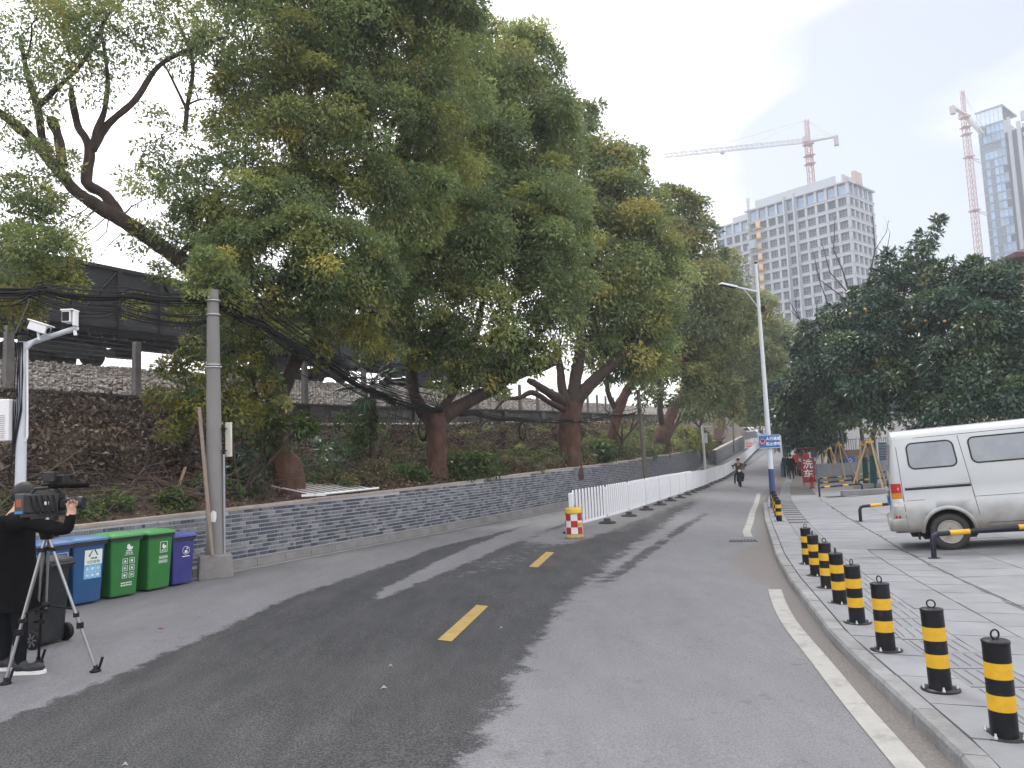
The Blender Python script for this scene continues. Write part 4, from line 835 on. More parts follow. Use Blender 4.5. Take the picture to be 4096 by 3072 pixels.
# fallen things on the bank
fb=[onbank(a,b,.10) for a,b in((110,1702),(230,1770),(337,1827),(500,1906),(627,1921),(705,1957),(800,1988))]; m_fb=M('dead branch bark',(.075,.045,.03),.9,.4,5,.5,20)
b0=fb[3]; t=thing('fallen_branch','long dead branch lying down the bank behind the blue bins','branch',b0); mb=MB(); bark_tube(mb,[p-b0 for p in fb],[.025,.035,.04,.05,.06,.06,.065],8); mb.build('main_stem',m_fb,t)
for a,b,c in((2,(-.2,.3,.5),.9),(3,(.5,-.1,.35),.7),(4,(-.4,.2,.3),.8),(1,(.1,.2,.5),.6),(5,(.3,.1,-.1),.5)):
    mb=MB(); mb.smooth=True; p=fb[a]-b0; v=Vector(b); mb.tube([p,p+v*c*.5+Vector((.05,0,.05)),p+v*c],[.022,.016,.006],5); mb.build('side_branch',m_fb,t)
p=onbank(701,1985,.0); q_=P(742,1868,p.y+.15); mb=MB(); dv=q_-p; mb.box((0,0,0),(.085,.02,dv.length),R=dv.to_track_quat('Z','Y').to_matrix()); tag(mb.build('wooden_plank',M('bare wood',(.30,.21,.13),.8,.2,12,stretch=(8,8,1)),None,p+dv*.5),'narrow bare wooden plank stuck upright in the bank near the fallen branch','plank')
a=P(1262,1993,16.5); b=P(1515,1966,18.6); a.z=ztop(qy(a.y))+.10; b.z=ztop(qy(b.y))+.10
t=thing('fallen_railing','white metal railing panel lying flat on the weeds behind the wall','railing',a); u=(b-a); un=u.normalized(); nn=Vector((-un.y,un.x,.22)).normalized()
mb=MB(); mb.tube([Vector((0,0,0)),u],.026,4); mb.build('bottom_rail',m_white,t)
for k in range(9):
    p=u*((k+.4)/9.4); mb=MB(); mb.smooth=True; e=p+nn*1.05-un*.25; mb.tube([p,e,e-un*.04+nn*.03,e-un*.08,p-un*.085+nn*.0],.0065,5,False); mb.build('rail_hoop',m_white,t)
mb=MB(); mb.box((.0,0,0),(.07,.5,.05),math.atan2(un.y,un.x)+.5); mb.build('end_post',m_white,t,(-.05,.05,.0))
for i,(a,b,r,l) in enumerate(((1230,1760,.5,'flat grey slab of rubble leaning on the bank by the reddish trunk'),(1330,1840,.35,'small broken concrete slab half buried below the feathery shrub'))):
    p=onbank(a,b); mb=MB(); mb.prism([(-r,-.3*r),(-.4*r,-.55*r),(.7*r,-.4*r),(r,.25*r),(.1*r,.6*r),(-.8*r,.4*r)],-.05,.05,'z',Matrix.Rotation(.5,3,'X')@Matrix.Rotation(.4,3,'Y')); tag(mb.build('rubble_slab',m_concrete,None,p+Vector((0,0,.05))),l,'rubble')

# ================================================================ POLES AND CABLES
cp=Vector((-5.2,13.36,0)); m_cp=M('pole concrete',(.20,.195,.188),.88,.16,3,.25,50,dirt=((.11,.105,.095),.6,1.5),stretch=(1,1,.4))
t=thing('utility_pole','round concrete utility pole in a square footing before the brick wall','pole',cp)
mb=MB(); mb.smooth=True; mb.tube([(0,0,.3),(-.01,0,2.5),(-.02,0,5.0)],[.148,.125,.098],20); pole=mb.build('pole_shaft',m_cp,t)
mb=MB(); mb.box((0,0,.2),(.56,.52,.4),.45,taper=.93); bevel(mb.build('footing',m_concrete,t),.03,2)
mb=MB()
for z in(3.62,3.66,4.55,4.8): mb.lathe([(.122,-.012),(.128,-.012),(.128,.012),(.122,.012)],18,(-.015,0,z))
mb.build('steel_band',m_steel,t)
mb=MB(); mb.smooth=True; mb.tube([(.165,.0,.36),(.16,.0,2.1)],.02,6); mb.build('conduit',M('grey plastic conduit',(.30,.31,.33),.5),t)
mb=MB(); mb.box((.225,.06,2.35),(.13,.035,.60),-.35); sg=bevel(mb.build('sign_plate',M('cream plate',(.55,.54,.47),.5,.1,5),t),.008,1)
mb=MB()
for z in(2.16,2.54): mb.box((.16,0,z),(.1,.025,.02)); mb.tube([(.17,-.03,z-.04),(.17,-.03,z+.04)],.012,6)
mb.build('bracket',m_black,t)
mb=MB(); mb.prism([(-.05,-.09),(.03,-.1),(.05,-.02),(.045,.07),(-.01,.1),(-.05,.05)],-.004,.004,'y',Matrix.Rotation(.12,3,'Z')); mb.build('paint_patch',m_white,t,(.03,-.139,1.05))
p0=P(849,2238,13.1); p1=P(797,1644,13.25); mb=MB(); mb.tube([Vector((0,0,0)),p1-p0],.034,8); tag(mb.build('wooden_stake',M('weathered timber',(.23,.19,.15),.85,.2,10,stretch=(6,6,1)),None,Vector((p0.x,p0.y,.41))),'weathered timber stake leaning on the concrete utility pole','stake')
# surveillance pole
gp=Vector((-6.42,10.02,0)); m_gp=M('pale grey enamel',(.52,.55,.60),.4,.05,3)
t=thing('camera_pole','pale grey steel pole carrying two street cameras behind the cameraman','pole',gp)
mb=MB(); mb.smooth=True; mb.tube([(0,0,0),(0,0,3.62)],[.068,.060],18); mb.build('pole_shaft',m_gp,t)
mb=MB(); mb.lathe([(.0,.03),(.064,.03),(.068,0),(.068,-.05)],16,(0,0,3.66)); mb.build('pole_cap',m_black,t)
E=P(309,1311,9.95)-gp; S=Vector((.05,0,3.58)); mb=MB(); mb.smooth=True; mb.tube([S,E],.034,10); mb.build('arm',m_gp,t)
mb=MB(); mb.smooth=True; mb.tube([P(86,1432,10.)-gp,P(105,1395,10.)-gp,P(140,1362,9.98)-gp,P(175,1346,9.98)-gp,P(211,1342,9.96)-gp],.026,8); mb.build('arm_brace',m_gp,t)
c=P(158,1312,9.9)-gp; R=Matrix.Rotation(-.5,3,'Y'); R=Matrix.Rotation(.35,3,'Y'); mb=MB(); mb.box(c,(.24,.12,.11),R=R); mb.box(c+R@Vector((0,0,.065)),(.30,.15,.018),R=R); cm=bevel(mb.build('street_camera',m_white,t),.006,1)
mb=MB(); mb.tube([c+Vector((-.02,0,-.03)),c+Vector((-.0,0,-.16))],.018,6); mb.build('camera_bracket',m_white,cm)
mb=MB(); mb.lathe([(0,0),(.04,0),(.04,.006),(0,.006)],12,c+R@Vector((.121,0,0)),R@Matrix.Rotation(math.pi/2,3,'Y')); mb.build('lens',m_black,cm)
c=P(285,1275,9.9)-gp; mb=MB(); mb.box(c+Vector((-.03,0,.02)),(.11,.15,.15)); mb.box(c+Vector((-.02,0,.107)),(.17,.16,.022)); mb.box(c+Vector((.055,0,-.0)),(.03,.1,.2)); cm=bevel(mb.build('street_camera',m_white,t),.006,1)
mb=MB(); mb.box(c+Vector((-.03,-.077,.02)),(.09,.006,.12)); mb.build('front_glass',m_black,cm)
mb=MB(); mb.tube([E+Vector((-.03,0,0)),E+Vector((-.03,0,-.06)),E+Vector((-.02,0,-.10))],.022,8); mb.build('junction_box',m_white,t)
bc=P(12,1682,9.95)-gp; mb=MB(); mb.box(bc,(.24,.16,.54)); bx=bevel(mb.build('control_box',m_white,t),.01,1)
mb=MB()
for k in range(12): mb.box(bc+Vector((.03,-.083,.06-.026*k)),(.09,.008,.008))
mb.build('louvre',m_steel,bx)
mb=MB(); mb.smooth=True; mb.tube([P(108,1378,10)-gp,P(109,1600,10)-gp,P(109,1745,10)-gp,P(103,1764,10)-gp,P(88,1768,10)-gp],.014,7); mb.build('white_conduit',m_white,t)
for k in range(6):
    x=-.05+.02*k; mb=MB(); mb.smooth=True; mb.tube([(x*.7,-.066,3.6),(x+.02*math.sin(k*2),-.074,3.2),(x-.015*math.cos(k),-.075,2.7),(-.07-.01*k,-.06,2.1-.05*k),(-.1,-.06,1.75)],.007,5); mb.build('cable',m_black,t)
mb=MB(); mb.smooth=True; mb.tube([P(60,1335,10)-gp,P(85,1280,10.6)-gp,P(120,1195,12)-gp],.008,5); mb.build('cable',m_black,t)
# overhead cables
def span(label,ends,n,sag,r=.012,spread=.1,seed=1,name='cable_bundle'):
    a=P(*ends[0]); rr=random.Random(seed); t=thing(name,label,'cables',a)
    for k in range(n):
        mb=MB(); mb.smooth=True; pts=[]; o1=Vector((rr.gauss(0,spread*.4),rr.gauss(0,spread*.4),rr.gauss(0,spread))); s_=sag*rr.uniform(.3,1.5)
        pp=[P(*e) for e in ends]
        for i in range(len(pp)-1):
            for j in range(7):
                u=j/7; o2=o1*(1+.5*math.sin(i*2.1+k)) ; q=pp[i].lerp(pp[i+1],u)+o2-Vector((0,0,s_*4*u*(1-u))); pts.append(q-a)
        pts.append(pp[-1]+o1*.4-a); mb.tube(pts,r*rr.uniform(.7,1.3),5,False); mb.build('cable',m_black,t)
    return t
span('thick bundle of black cables strung from the picture edge to the utility pole',[(-2600,1290,9.5),(-260,1150,12),(180,1165,12.6),(520,1185,13),(860,1195,13.4)],16,.06,spread=.06)
span('loose black cables sagging below the thick bundle beside the utility pole',[(-2600,1300,9.6),(-100,1160,12.2),(130,1165,12.5),(480,1225,13),(860,1265,13.4)],9,.12,.010,.09,3)
span('fan of black cables dropping from the utility pole to the bank trees',[(860,1190,13.4),(1050,1290,14.2),(1290,1440,17.),(1500,1570,19.8),(1745,1640,22.)],24,.08,spread=.13,seed=5)
span('black cables drooping between the forked trunk and the straight dark trunk',[(1745,1640,22.),(1900,1655,24.5),(2050,1680,27.),(2280,1685,30.6)],12,.12,spread=.07,seed=8)
span('far black cables running on from the dark trunk to the wooden pole',[(2280,1685,30.6),(2440,1660,32.5),(2565,1640,33.5)],6,.12,spread=.06,seed=9)
for i,(a,b,d,l) in enumerate(((2090,1725,27,'coil of black cable hanging beneath the drooping cables'),(1690,1718,21.6,'short black cable coil tied to the forked trunk'))):
    c=P(a,b,d); mb=MB(); mb.smooth=True
    for k in range(4): mb.tube([c+Vector(((.10+.01*k)*math.cos(th),.03*k,(.27+.02*k)*math.sin(th)))-c for th in np.linspace(0,6.28,18)[:-1]],.012,5,closed=True)
    tag(mb.build('cable_coil',m_black,None,c),l,'cable coil')
for k in range(3):
    a=P(-200,[720,560,900][k],30); b=P(1200,[1180,1000,1380][k],34); mb=MB(); mb.tube([(b-a)*(j/8)-Vector((0,0,4*.4*(j/8)*(1-j/8))) for j in range(9)],.011,4); tag(mb.build('overhead_wire',m_black,None,a),['thin overhead railway wire crossing the sky above the coal wagon','highest thin railway wire behind the bare boughs','lowest thin railway wire just over the wagon top'][k],'wire')
# leaning wooden pole and the far camera pole
p0=P(2585,1915,33.5); p0.z=zroad(p0.x,p0.y); p1=P(2552,1560,33.7); mb=MB(); mb.smooth=True; mb.tube([(0,0,0),p1-p0],[.11,.085],10); tag(mb.build('wooden_pole',M('old pole timber',(.12,.11,.09),.9,.3,5,.4,20,stretch=(3,3,.5)),None,p0),'leaning old wooden pole standing behind the white barrier','pole')
b=P(2820,1862,66); b.z=zroad(b.x,b.y)-.1; t=thing('camera_pole','small white camera pole with a box at the gap in the brick wall','pole',b); h=P(2809,1703,66)-b
mb=MB(); mb.smooth=True; mb.tube([(0,0,0),h],.11,8); mb.build('pole_shaft',m_white,t)
mb=MB(); mb.tube([h-Vector((0,0,.12)),P(2870,1706,66)-b],.05,6); mb.build('arm',m_white,t)
mb=MB(); mb.box(P(2821,1752,65.9)-b,(.32,.22,.85)); mb.build('control_box',m_white,t)
p0=P(2935,1790,90); p1=P(2932,1690,90); mb=MB(); mb.tube([Vector((0,0,-.6)),p1-p0],.11,7); tag(mb.build('wooden_pole',bpy.data.materials['old pole timber'],None,p0),'distant dark pole at the far end of the second wall','pole')

# ================================================================ ROAD BARRIER, DRUM
m_rail=M('white railing enamel',(.72,.74,.77),.4,.04,4,dirt=((.45,.43,.40),.3,4)); m_base=M('black rubber base',(.03,.029,.028),.8,.3,8); m_yref=M('faded yellow film',(.62,.50,.12),.5,.1,8)
FP=[(1.3,18.7),(2.18,20.3),(3.06,22.4),(3.95,24.6),(4.78,26.7),(5.6,28.9),(6.5,31.3),(7.44,34),(8.51,37.1),(9.9,41.4),(11.25,45.7),(12.9,50),(14.6,54.2),(16.7,59.8),(18.94,65.4),(22,74.1),(25.16,82.9),(29.1,93.8),(34.3,108)]
fq=np.concatenate([[0],np.cumsum([math.dist(a,b) for a,b in zip(FP[:-1],FP[1:])])]); NP=int(fq[-1]/2.35)
fpt=[(float(np.interp(k*2.35,fq,[a[0] for a in FP])),float(np.interp(k*2.35,fq,[a[1] for a in FP]))) for k in range(NP+1)]
PLN=2.35-.08
def hoop_me(ang=0):
    mb=MB(); mb.smooth=True; w=.062; pts=[(-w/2,0,.20),(-w/2,0,.93),(-w*.35,0,.985),(0,0,1.0),(w*.35,0,.985),(w/2,0,.93),(w/2,0,.20)]; mb.tube(pts,.0185,6,False); return mb.me(m_rail,'rail_hoop')
HM=hoop_me(); 
mb=MB(); mb.box((0,0,.575),(.085,.085,.69)); mb.box((0,0,.935),(.105,.105,.035),taper=.6); PM=mb.me(m_rail,'post')
mb=MB(); mb.tube([(0,0,.06),(0,0,.3)],.03,8); SM=mb.me(m_steel,'post_spigot')
mb=MB(); mb.lathe([(.0,.13),(.09,.13),(.1,.06),(.19,.05),(.24,.02),(.24,0),(0,0)],10); BSM=mb.me(m_base,'base')
mb=MB(); mb.box((0,0,.195),(PLN,.04,.05)); RM=mb.me(m_rail,'bottom_rail')
mb=MB(); n=11; p_=PLN/ n
for j in range(n):
    for dx in(-.031,.031): mb.tube([(-PLN/2+(j+.5)*p_+dx,0,.2),(-PLN/2+(j+.5)*p_+dx,0,.95)],.016,4,False)
    mb.box((-PLN/2+(j+.5)*p_,0,.965),(.085,.03,.05))
BARS=mb.me(m_rail,'bars')
for k in range(NP):
    a=Vector((*fpt[k],0));b=Vector((*fpt[k+1],0)); a.z=zr2(a.x,a.y);b.z=zr2(b.x,b.y); c=(a+b)/2; d=b-a; L=math.hypot(d.x,d.y)
    lab='white barrier panel with faded yellow bands right behind the chequered drum' if k==0 else 'second white barrier panel counting from the drum' if k==1 else 'third white barrier panel counting from the drum' if k==2 else 'white hooped barrier panel in the long row along the road' if k<9 else 'distant white barrier panel in the row climbing the road'
    t=thing('barrier_panel',lab,'barrier',a,0,'white barrier panels along the road'); t.rotation_euler=(0,0,math.atan2(d.y,d.x)); sl=d.z/L
    sh=Matrix(((1,0,0,0),(0,1,0,0),(sl,0,1,0),(0,0,0,1)))
    def pl(nm,me,x,z=0): 
        o=link(nm,me,t); o.location=(x,0,z+sl*x); return o
    pl('post',PM,0);pl('post_spigot',SM,0);pl('base',BSM,0)
    o=pl('bottom_rail',RM,L/2); o.rotation_euler=(0,-math.atan(sl),0)
    if k<8:
        for j in range(11): pl('rail_hoop',HM,.04+(j+.5)*(L-.08)/11)
    else: o=pl('bars',BARS,L/2); o.rotation_euler=(0,-math.atan(sl),0); tag(o,kind='stuff')
    if k==0:
        mb=MB(); mb.box((0,0,.45),(.092,.092,.2)); mb.build('yellow_band',m_yref,t)
        mb=MB()
        for j in range(3):
            for dx in(-.031,.031): mb.tube([(.04+(j+.5)*(L-.08)/11+dx,0,.45-.06*j),(.04+(j+.5)*(L-.08)/11+dx,0,.66-.06*j)],.0185,6)
        mb.build('yellow_band',m_yref,t)
    if k==NP-1: pl('post',PM,L);pl('base',BSM,L)
dp=Vector((1.26,17.5,0)); dp.z=zr2(dp.x,dp.y); t=thing('traffic_drum','red and white chequered plastic drum with a yellow lid at the barrier end','drum',dp,.35)
m_red=M('red reflective film',(.38,.015,.02),.4,.2,10,dirt=((.2,.06,.05),.4,9)); m_wf=M('white reflective film',(.66,.67,.69),.4,.05,10,dirt=((.30,.28,.26),.6,7)); m_yel=M('yellow plastic',(.55,.37,.03),.5,.12,8,dirt=((.25,.18,.06),.5,6)); m_dy=M('dirty yellow plastic',(.38,.29,.12),.7,.25,9,dirt=((.12,.1,.07),.7,6))
mb=MB(); n=32; Rr=.195
for row in range(3):
    z0,z1=.11+row*.145,.11+(row+1)*.145
    for k in range(n):
        a0,a1=2*math.pi*k/n,2*math.pi*(k+1)/n; mb.mat((k//4+row)%2); r0=Rr*(1.0-.0*row)
        mb.add([(r0*math.cos(a0),r0*math.sin(a0),z0),(r0*math.cos(a1),r0*math.sin(a1),z0),(r0*math.cos(a1),r0*math.sin(a1),z1),(r0*math.cos(a0),r0*math.sin(a0),z1)],[(0,1,2,3)],True)
mb.build('chequered_body',[m_red,m_wf],t)
mb=MB(); mb.lathe([(.0,.0),(.21,0),(.215,.06),(.19,.085),(.19,.11)],24); mb.build('base',m_dy,t)
mb=MB(); mb.lathe([(.19,.545),(.205,.55),(.205,.585),(.195,.60),(.195,.655),(.18,.67),(0,.672)],24); mb.box((.05,0,.68),(.2,.1,.02)); mb.build('lid',m_yel,t)
mb=MB(); mb.box((.06,-.19,.325),(.13,.03,.07),.3); mb.build('reflector',m_yel,t)

# ================================================================ BINS
def bin_(label,x,y,rz,h,w,dp,col,deco,lidcol=None,group='wheelie bins along the wall',wheel=True):
    t=thing('wheelie_bin',label,'bin',(x,y,zr2(x,y)),rz,group); cn=tuple(round(c,3) for c in col); mn='bin plastic %s %s %s'%cn
    m=bpy.data.materials.get(mn) or M(mn,col,.45,.12,5,dirt=((.10,.10,.10),.25,3)); lc=lidcol or tuple(min(1,c*1.5+.01) for c in col); ml=bpy.data.materials.get(mn+' lid') or M(mn+' lid',lc,.45,.1,5,dirt=((.2,.2,.2),.3,4))
    hb=h*.90; wb,db=w*.80,dp*.76
    # tapered tub: front is -y
    def ring(z,ww,dd,r=.03,yo=0):
        return [(sx*(ww/2-r)+r*math.cos(a),sy*(dd/2-r)+r*math.sin(a)+yo,z) for sx,sy,a0 in((1,1,0),(-1,1,math.pi/2),(-1,-1,math.pi),(1,-1,1.5*math.pi)) for a in(a0,a0+math.pi/4,a0+math.pi/2)]
    def loft(mb,rings,cap0=True,cap1=True):
        n=len(rings[0]); V=[v for r in rings for v in r]; Fs=[(i*n+k,i*n+(k+1)%n,(i+1)*n+(k+1)%n,(i+1)*n+k) for i in range(len(rings)-1) for k in range(n)]
        if cap0: Fs.append(tuple(reversed(range(n))))
        if cap1: Fs.append(tuple(range((len(rings)-1)*n,len(rings)*n)))
        mb.add(V,Fs,False)
    mb=MB(); loft(mb,[ring(.03,wb,db),ring(.05,wb+.012,db+.012),ring(hb*.93,w*.95,dp*.95),ring(hb*.935,w*.99,dp*.99),ring(hb,w,dp)]); mb.build('tub',m,t)
    mb=MB(); loft(mb,[ring(hb-.045,w+.03,dp+.03),ring(hb+.005,w+.035,dp+.035)]); mb.build('rim',bpy.data.materials.get('bin rim') or M('bin rim',(.02,.022,.022),.5),t)
    mb=MB(); loft(mb,[ring(hb+.008,w+.05,dp+.07,.04,-.01),ring(hb+.035,w+.04,dp+.06,.04,-.01),ring(hb+.065,w*.86,dp*.84,.05),ring(hb+.075,w*.6,dp*.6,.05)]); lid=mb.build('lid',ml,t)
    mb=MB(); mb.tube([(-w*.36,dp/2+.09,hb-.01),(w*.36,dp/2+.09,hb-.01)],.016,7)
    for sx in(-1,0,1): mb.box((sx*w*.34,dp/2+.05,hb-.015),(.03,.10,.035))
    mb.build('handle',m,t)
    for sx in(-1,1):
        mb=MB(); R=Matrix.Rotation(math.pi/2,3,'Y'); mb.lathe([(0,-.022),(.075,-.022),(.095,-.026),(.10,-.012),(.10,.012),(.095,.026),(.075,.022),(0,.022)],18,(sx*(wb/2+.035),db/2-.02,.10),R); wl_=mb.build('wheel',m_black,t)
        mb=MB()
        for k in range(7): a=k*2*math.pi/7; mb.box(Vector((sx*(wb/2+.061),db/2-.02+.045*math.cos(a),.10+.045*math.sin(a))),(.008,.055,.014),R=Matrix.Rotation(a,3,'X'))
        mb.build('spoke',bpy.data.materials.get('grey plastic') or M('grey plastic',(.12,.12,.125),.6),wl_)
    lean=math.atan2((dp*.95-db)/2,hb*.93)
    if deco: deco(t,lambda z:(-(db/2+(dp*.95-db)/2*(z-.05)/(hb*.93-.05))-.006),lean,w,h)
    return t
m_print=M('white print',(.70,.72,.72),.6,.05,6); m_pblue=M('pale blue print',(.16,.42,.66),.6,.05,6); m_pgrn=M('green print',(.03,.22,.10),.6)
def at_face(o,x,z,yf,lean): o.location=(x,yf(z),z); o.rotation_euler=(lean,0,0); return o
def sq(mb,x,z,s,th=.006,w=None):
    w=w or s
    mb.box((x,0,z+s/2),(w,.003,th));mb.box((x,0,z-s/2),(w,.003,th));mb.box((x-w/2,0,z),(th,.003,s+th));mb.box((x+w/2,0,z),(th,.003,s+th))
def icon(mb,x,z,s,k):
    r=random.Random(k)
    if k%3==0: mb.box((x,0,z-.1*s),(.5*s,.003,.36*s)); mb.box((x,0,z+.22*s),(.3*s,.003,.14*s))
    elif k%3==1: mb.prism([(x-.3*s,z-.2*s),(x+.1*s,z-.3*s),(x+.32*s,z+.1*s),(x,z+.3*s),(x-.3*s,z+.15*s)],-.0015,.0015,'y')
    else:
        for j in(-1,0,1): mb.box((x+j*.2*s,0,z),(.12*s,.003,.5*s))
def print_text(t,body,size,x,z,yf,lean,mat=None):
    me=text_mesh(body,size,ext=.001); me.materials.append(mat or m_print); o=link('lettering',me,t); return at_face(o,x,z,lambda q:yf(q)-.003,lean)
def deco_blue(t,yf,lean,w,h):
    mb=MB(); mb.box((0,0,0),(.26,.003,.21)); at_face(mb.build('label_panel',m_print,t),.06,.66,yf,lean)
    mb=MB()
    for a in range(3):
        th=a*2*math.pi/3+math.pi/2; p=[(.062*math.cos(th+d),.062*math.sin(th+d)) for d in(.35,2*math.pi/3-.35)]; mb.tube([(p[0][0],0,p[0][1]+.03),(p[1][0],0,p[1][1]+.03)],.009,4); mb.sphere((p[1][0],0,p[1][1]+.03),.014,6,4)
    at_face(mb.build('recycling_mark',m_pgrn,t),.06,.665,lambda z:yf(z)-.003,lean)
    print_text(t,'可回收物',.05,.06,.59,yf,lean,m_pgrn)
    mb=MB(); mb.box((0,0,0),(.255,.003,.19)); at_face(mb.build('label_panel',m_pblue,t),.055,.455,yf,lean)
    mb=MB()
    for j in range(2):
        for i in range(3): icon(mb,-.08+.08*i,.045-.09*j,.075,i+j*2)
    mb.box((0,0,0),(.255,.003,.004)); mb.box((-.04,0,0),(.004,.003,.19)); mb.box((.042,0,0),(.004,.003,.19))
    at_face(mb.build('icon_grid',m_print,t),.055,.455,lambda z:yf(z)-.003,lean)
def deco_col(t,yf,lean,w,h):
    mb=MB(); sq(mb,0,0,.19); icon(mb,0,0,.14,4); at_face(mb.build('icon',m_print,t),.10,.68,yf,lean)
    mb=MB()
    for j in range(4): sq(mb,0,-.11*j,.08); icon(mb,0,-.11*j,.07,j)
    at_face(mb.build('icon_grid',m_print,t),.12,.50,yf,lean)
def deco_green1(t,yf,lean,w,h):
    mb=MB(); mb.prism([(-.04,.0),(.0,-.03),(.05,-.02),(.06,.02),(.02,.02),(.0,.06),(-.03,.05)],-.0015,.0015,'y'); mb.box((0,0,-.04),(.09,.003,.012)); at_face(mb.build('icon',m_print,t),.05,.72,yf,lean)
    print_text(t,'湿垃圾',.04,.05,.645,yf,lean)
    mb=MB(); mb.box((0,0,.19),(.15,.003,.004))
    for j in range(3):
        for i in range(2): sq(mb,-.055+.11*i,.1-.105*j,.075); icon(mb,-.055+.11*i,.1-.105*j,.065,i+j*2)
    at_face(mb.build('icon_grid',m_print,t),.05,.43,yf,lean)
    mb=MB()
    for j in range(2):
        for i in range(7): mb.box((-.08+.026*i,0,-.035*j),(.016,.003,.02))
    at_face(mb.build('small_print',m_print,t),.03,.21,yf,lean)
def deco_green2(t,yf,lean,w,h):
    mb=MB(); sq(mb,0,.0,.16,.007,.13); mb.prism([(-.03,.0),(.0,-.03),(.04,-.02),(.045,.02),(.01,.02),(.0,.05),(-.02,.04)],-.0015,.0015,'y'); at_face(mb.build('icon',m_print,t),.05,.66,yf,lean)
    print_text(t,'湿垃圾',.03,.05,.605,yf,lean)
    mb=MB()
    for j in range(2):
        for i in range(3): sq(mb,-.055+.055*i,-.065*j,.042,.004); icon(mb,-.055+.055*i,-.065*j,.04,i+j)
    at_face(mb.build('icon_grid',m_print,t),.05,.50,yf,lean)
def deco_purple(t,yf,lean,w,h):
    mb=MB(); mb.tube([(.065*math.cos(a),0,.065*math.sin(a)) for a in np.linspace(0,6.28,21)[:-1]],.004,4,closed=True); mb.box((0,0,-.02),(.05,.003,.04)); mb.sphere((.02,0,.03),(.015,.002,.015),8,5); mb.box((0,0,-.095),(.14,.003,.012)); at_face(mb.build('icon',m_print,t),.04,.55,yf,lean)
wd=Wd(6.); rzb=math.atan2(wd.y,wd.x); nf=Vector((wd.y,-wd.x,0))
g1=Vector((-5.86,11.66,0))-nf*.26
def bpos(k,dn=0): v=g1+Vector((wd.x,wd.y,0))*k+nf*dn; return v.x,v.y
bin_('green bin with two columns of white icons, left of the other green one',*bpos(0),rzb-.04,.98,.50,.56,(.018,.15,.03),deco_green1)
bin_('green bin with one small framed emblem, beside the violet bin',*bpos(.60,-.02),rzb+.05,.96,.48,.55,(.02,.165,.028),deco_green2)
bin_('small violet blue bin standing nearest the utility pole',*bpos(1.07,-.02),rzb-.02,.85,.43,.48,(.03,.034,.18),deco_purple,(.045,.06,.28))
bin_('blue bin with a white recycling label, next to the green bins',*bpos(-.58,.0),rzb-.02,.98,.50,.56,(.012,.07,.19),deco_blue,(.03,.12,.27))
bin_('blue bin with a column of white line icons, behind the tripod',*bpos(-1.13,.04),rzb+.03,.98,.50,.56,(.014,.075,.22),deco_col,(.03,.10,.26))
bin_('black wheelie bin standing apart, between the tripod legs',-5.30,8.62,rzb+3.35,.97,.43,.48,(.010,.011,.013),None,(.014,.015,.017),group=None)
# ================================================================ RIGHT SIDE: LAMP, SIGN, BOLLARDS, RAILS
def lotp(px,py,dz=0,f=zlot):
    d=3.
    while d<150:
        p=P(px,py,d)
        if p.z<f(p.x,p.y)+dz: return p
        d+=.03
    return p
m_lamp=M('lamp post enamel',(.56,.60,.64),.4,.05,3); m_navy=M('navy paint',(.02,.055,.17),.45,.15,6,dirt=((.1,.1,.1),.3,5)); m_sblue=M('sign blue',(.012,.10,.34),.4,.05,6)
def lamp(label,base,h,armv):
    t=thing('street_lamp',label,'street lamp',base)
    mb=MB(); mb.smooth=True; mb.tube([(0,0,1.25),(0,0,h)],[.085,.05],14); mb.build('pole_shaft',m_lamp,t)
    mb=MB(); mb.smooth=True; mb.tube([(0,0,0),(0,0,.04),(0,0,1.25)],[.10,.10,.088],14); mb.lathe([(0,0),(.17,0),(.17,.02),(.0,.02)],12); mb.build('blue_foot',m_navy,t)
    a=Vector(armv); hz=h-.95; mb=MB(); mb.smooth=True; mb.tube([(0,0,hz),Vector((0,0,hz))+a*.6],[.036,.03],8); mb.tube([(0,0,hz-.6),Vector((0,0,hz-.22))+a*.22,Vector((0,0,hz))+a*.40],.016,6); mb.build('arm',m_lamp,t)
    c=Vector((0,0,hz))+a*.78; R=a.to_track_quat('X','Z').to_matrix(); mb=MB(); mb.box(c,(a.length*.5,.2,.07),R=R,taper=.8); hd=bevel(mb.build('lamp_head',m_lamp,t),.01,1)
    mb=MB(); mb.box(c-Vector((0,0,.04)),(a.length*.4,.15,.01),R=R); mb.build('lens',m_black,hd)
    mb=MB(); mb.lathe([(0,.0),(.05,.0),(.055,.05),(.0,.075)],10,(0,0,h)); mb.build('top_cap',m_black,t)
    mb=MB(); mb.box((.13,-.02,h-1.55),(.12,.1,.16)); mb.tube([(0,0,h-1.5),(.13,0,h-1.5)],.02,5); mb.build('sensor_box',m_black,t); return t
lb=lotp(3095,2030); L1=lamp('white street lamp with a navy foot carrying the blue parking sign',lb,8.1,(-1.36,-.42,.24))
lb2=lotp(3133,1908); L2=thing('street_post','slim pale post with a navy foot beside the walkers','post',lb2)
mb=MB(); mb.smooth=True; mb.tube([(0,0,.95),(0,0,2.9)],[.075,.065],10); mb.build('pole_shaft',m_lamp,L2)
mb=MB(); mb.smooth=True; mb.tube([(0,0,0),(0,0,.95)],[.13,.13],12); mb.build('blue_foot',m_navy,L2)
sp_=P(3077,1766,lb.y-.14); t=thing('parking_sign','blue sign with white Chinese lettering and a no stopping roundel on the lamp','sign',sp_,-.05)
mb=MB(); mb.box((0,0,0),(.72,.02,.44)); mb.build('board',m_sblue,t)
mb=MB(); 
for dz in(-.205,.205): mb.box((0,-.0125,dz),(.70,.004,.012))
for dx in(-.345,.345): mb.box((dx,-.0125,0),(.012,.004,.40))
mb.build('border',m_print,t)
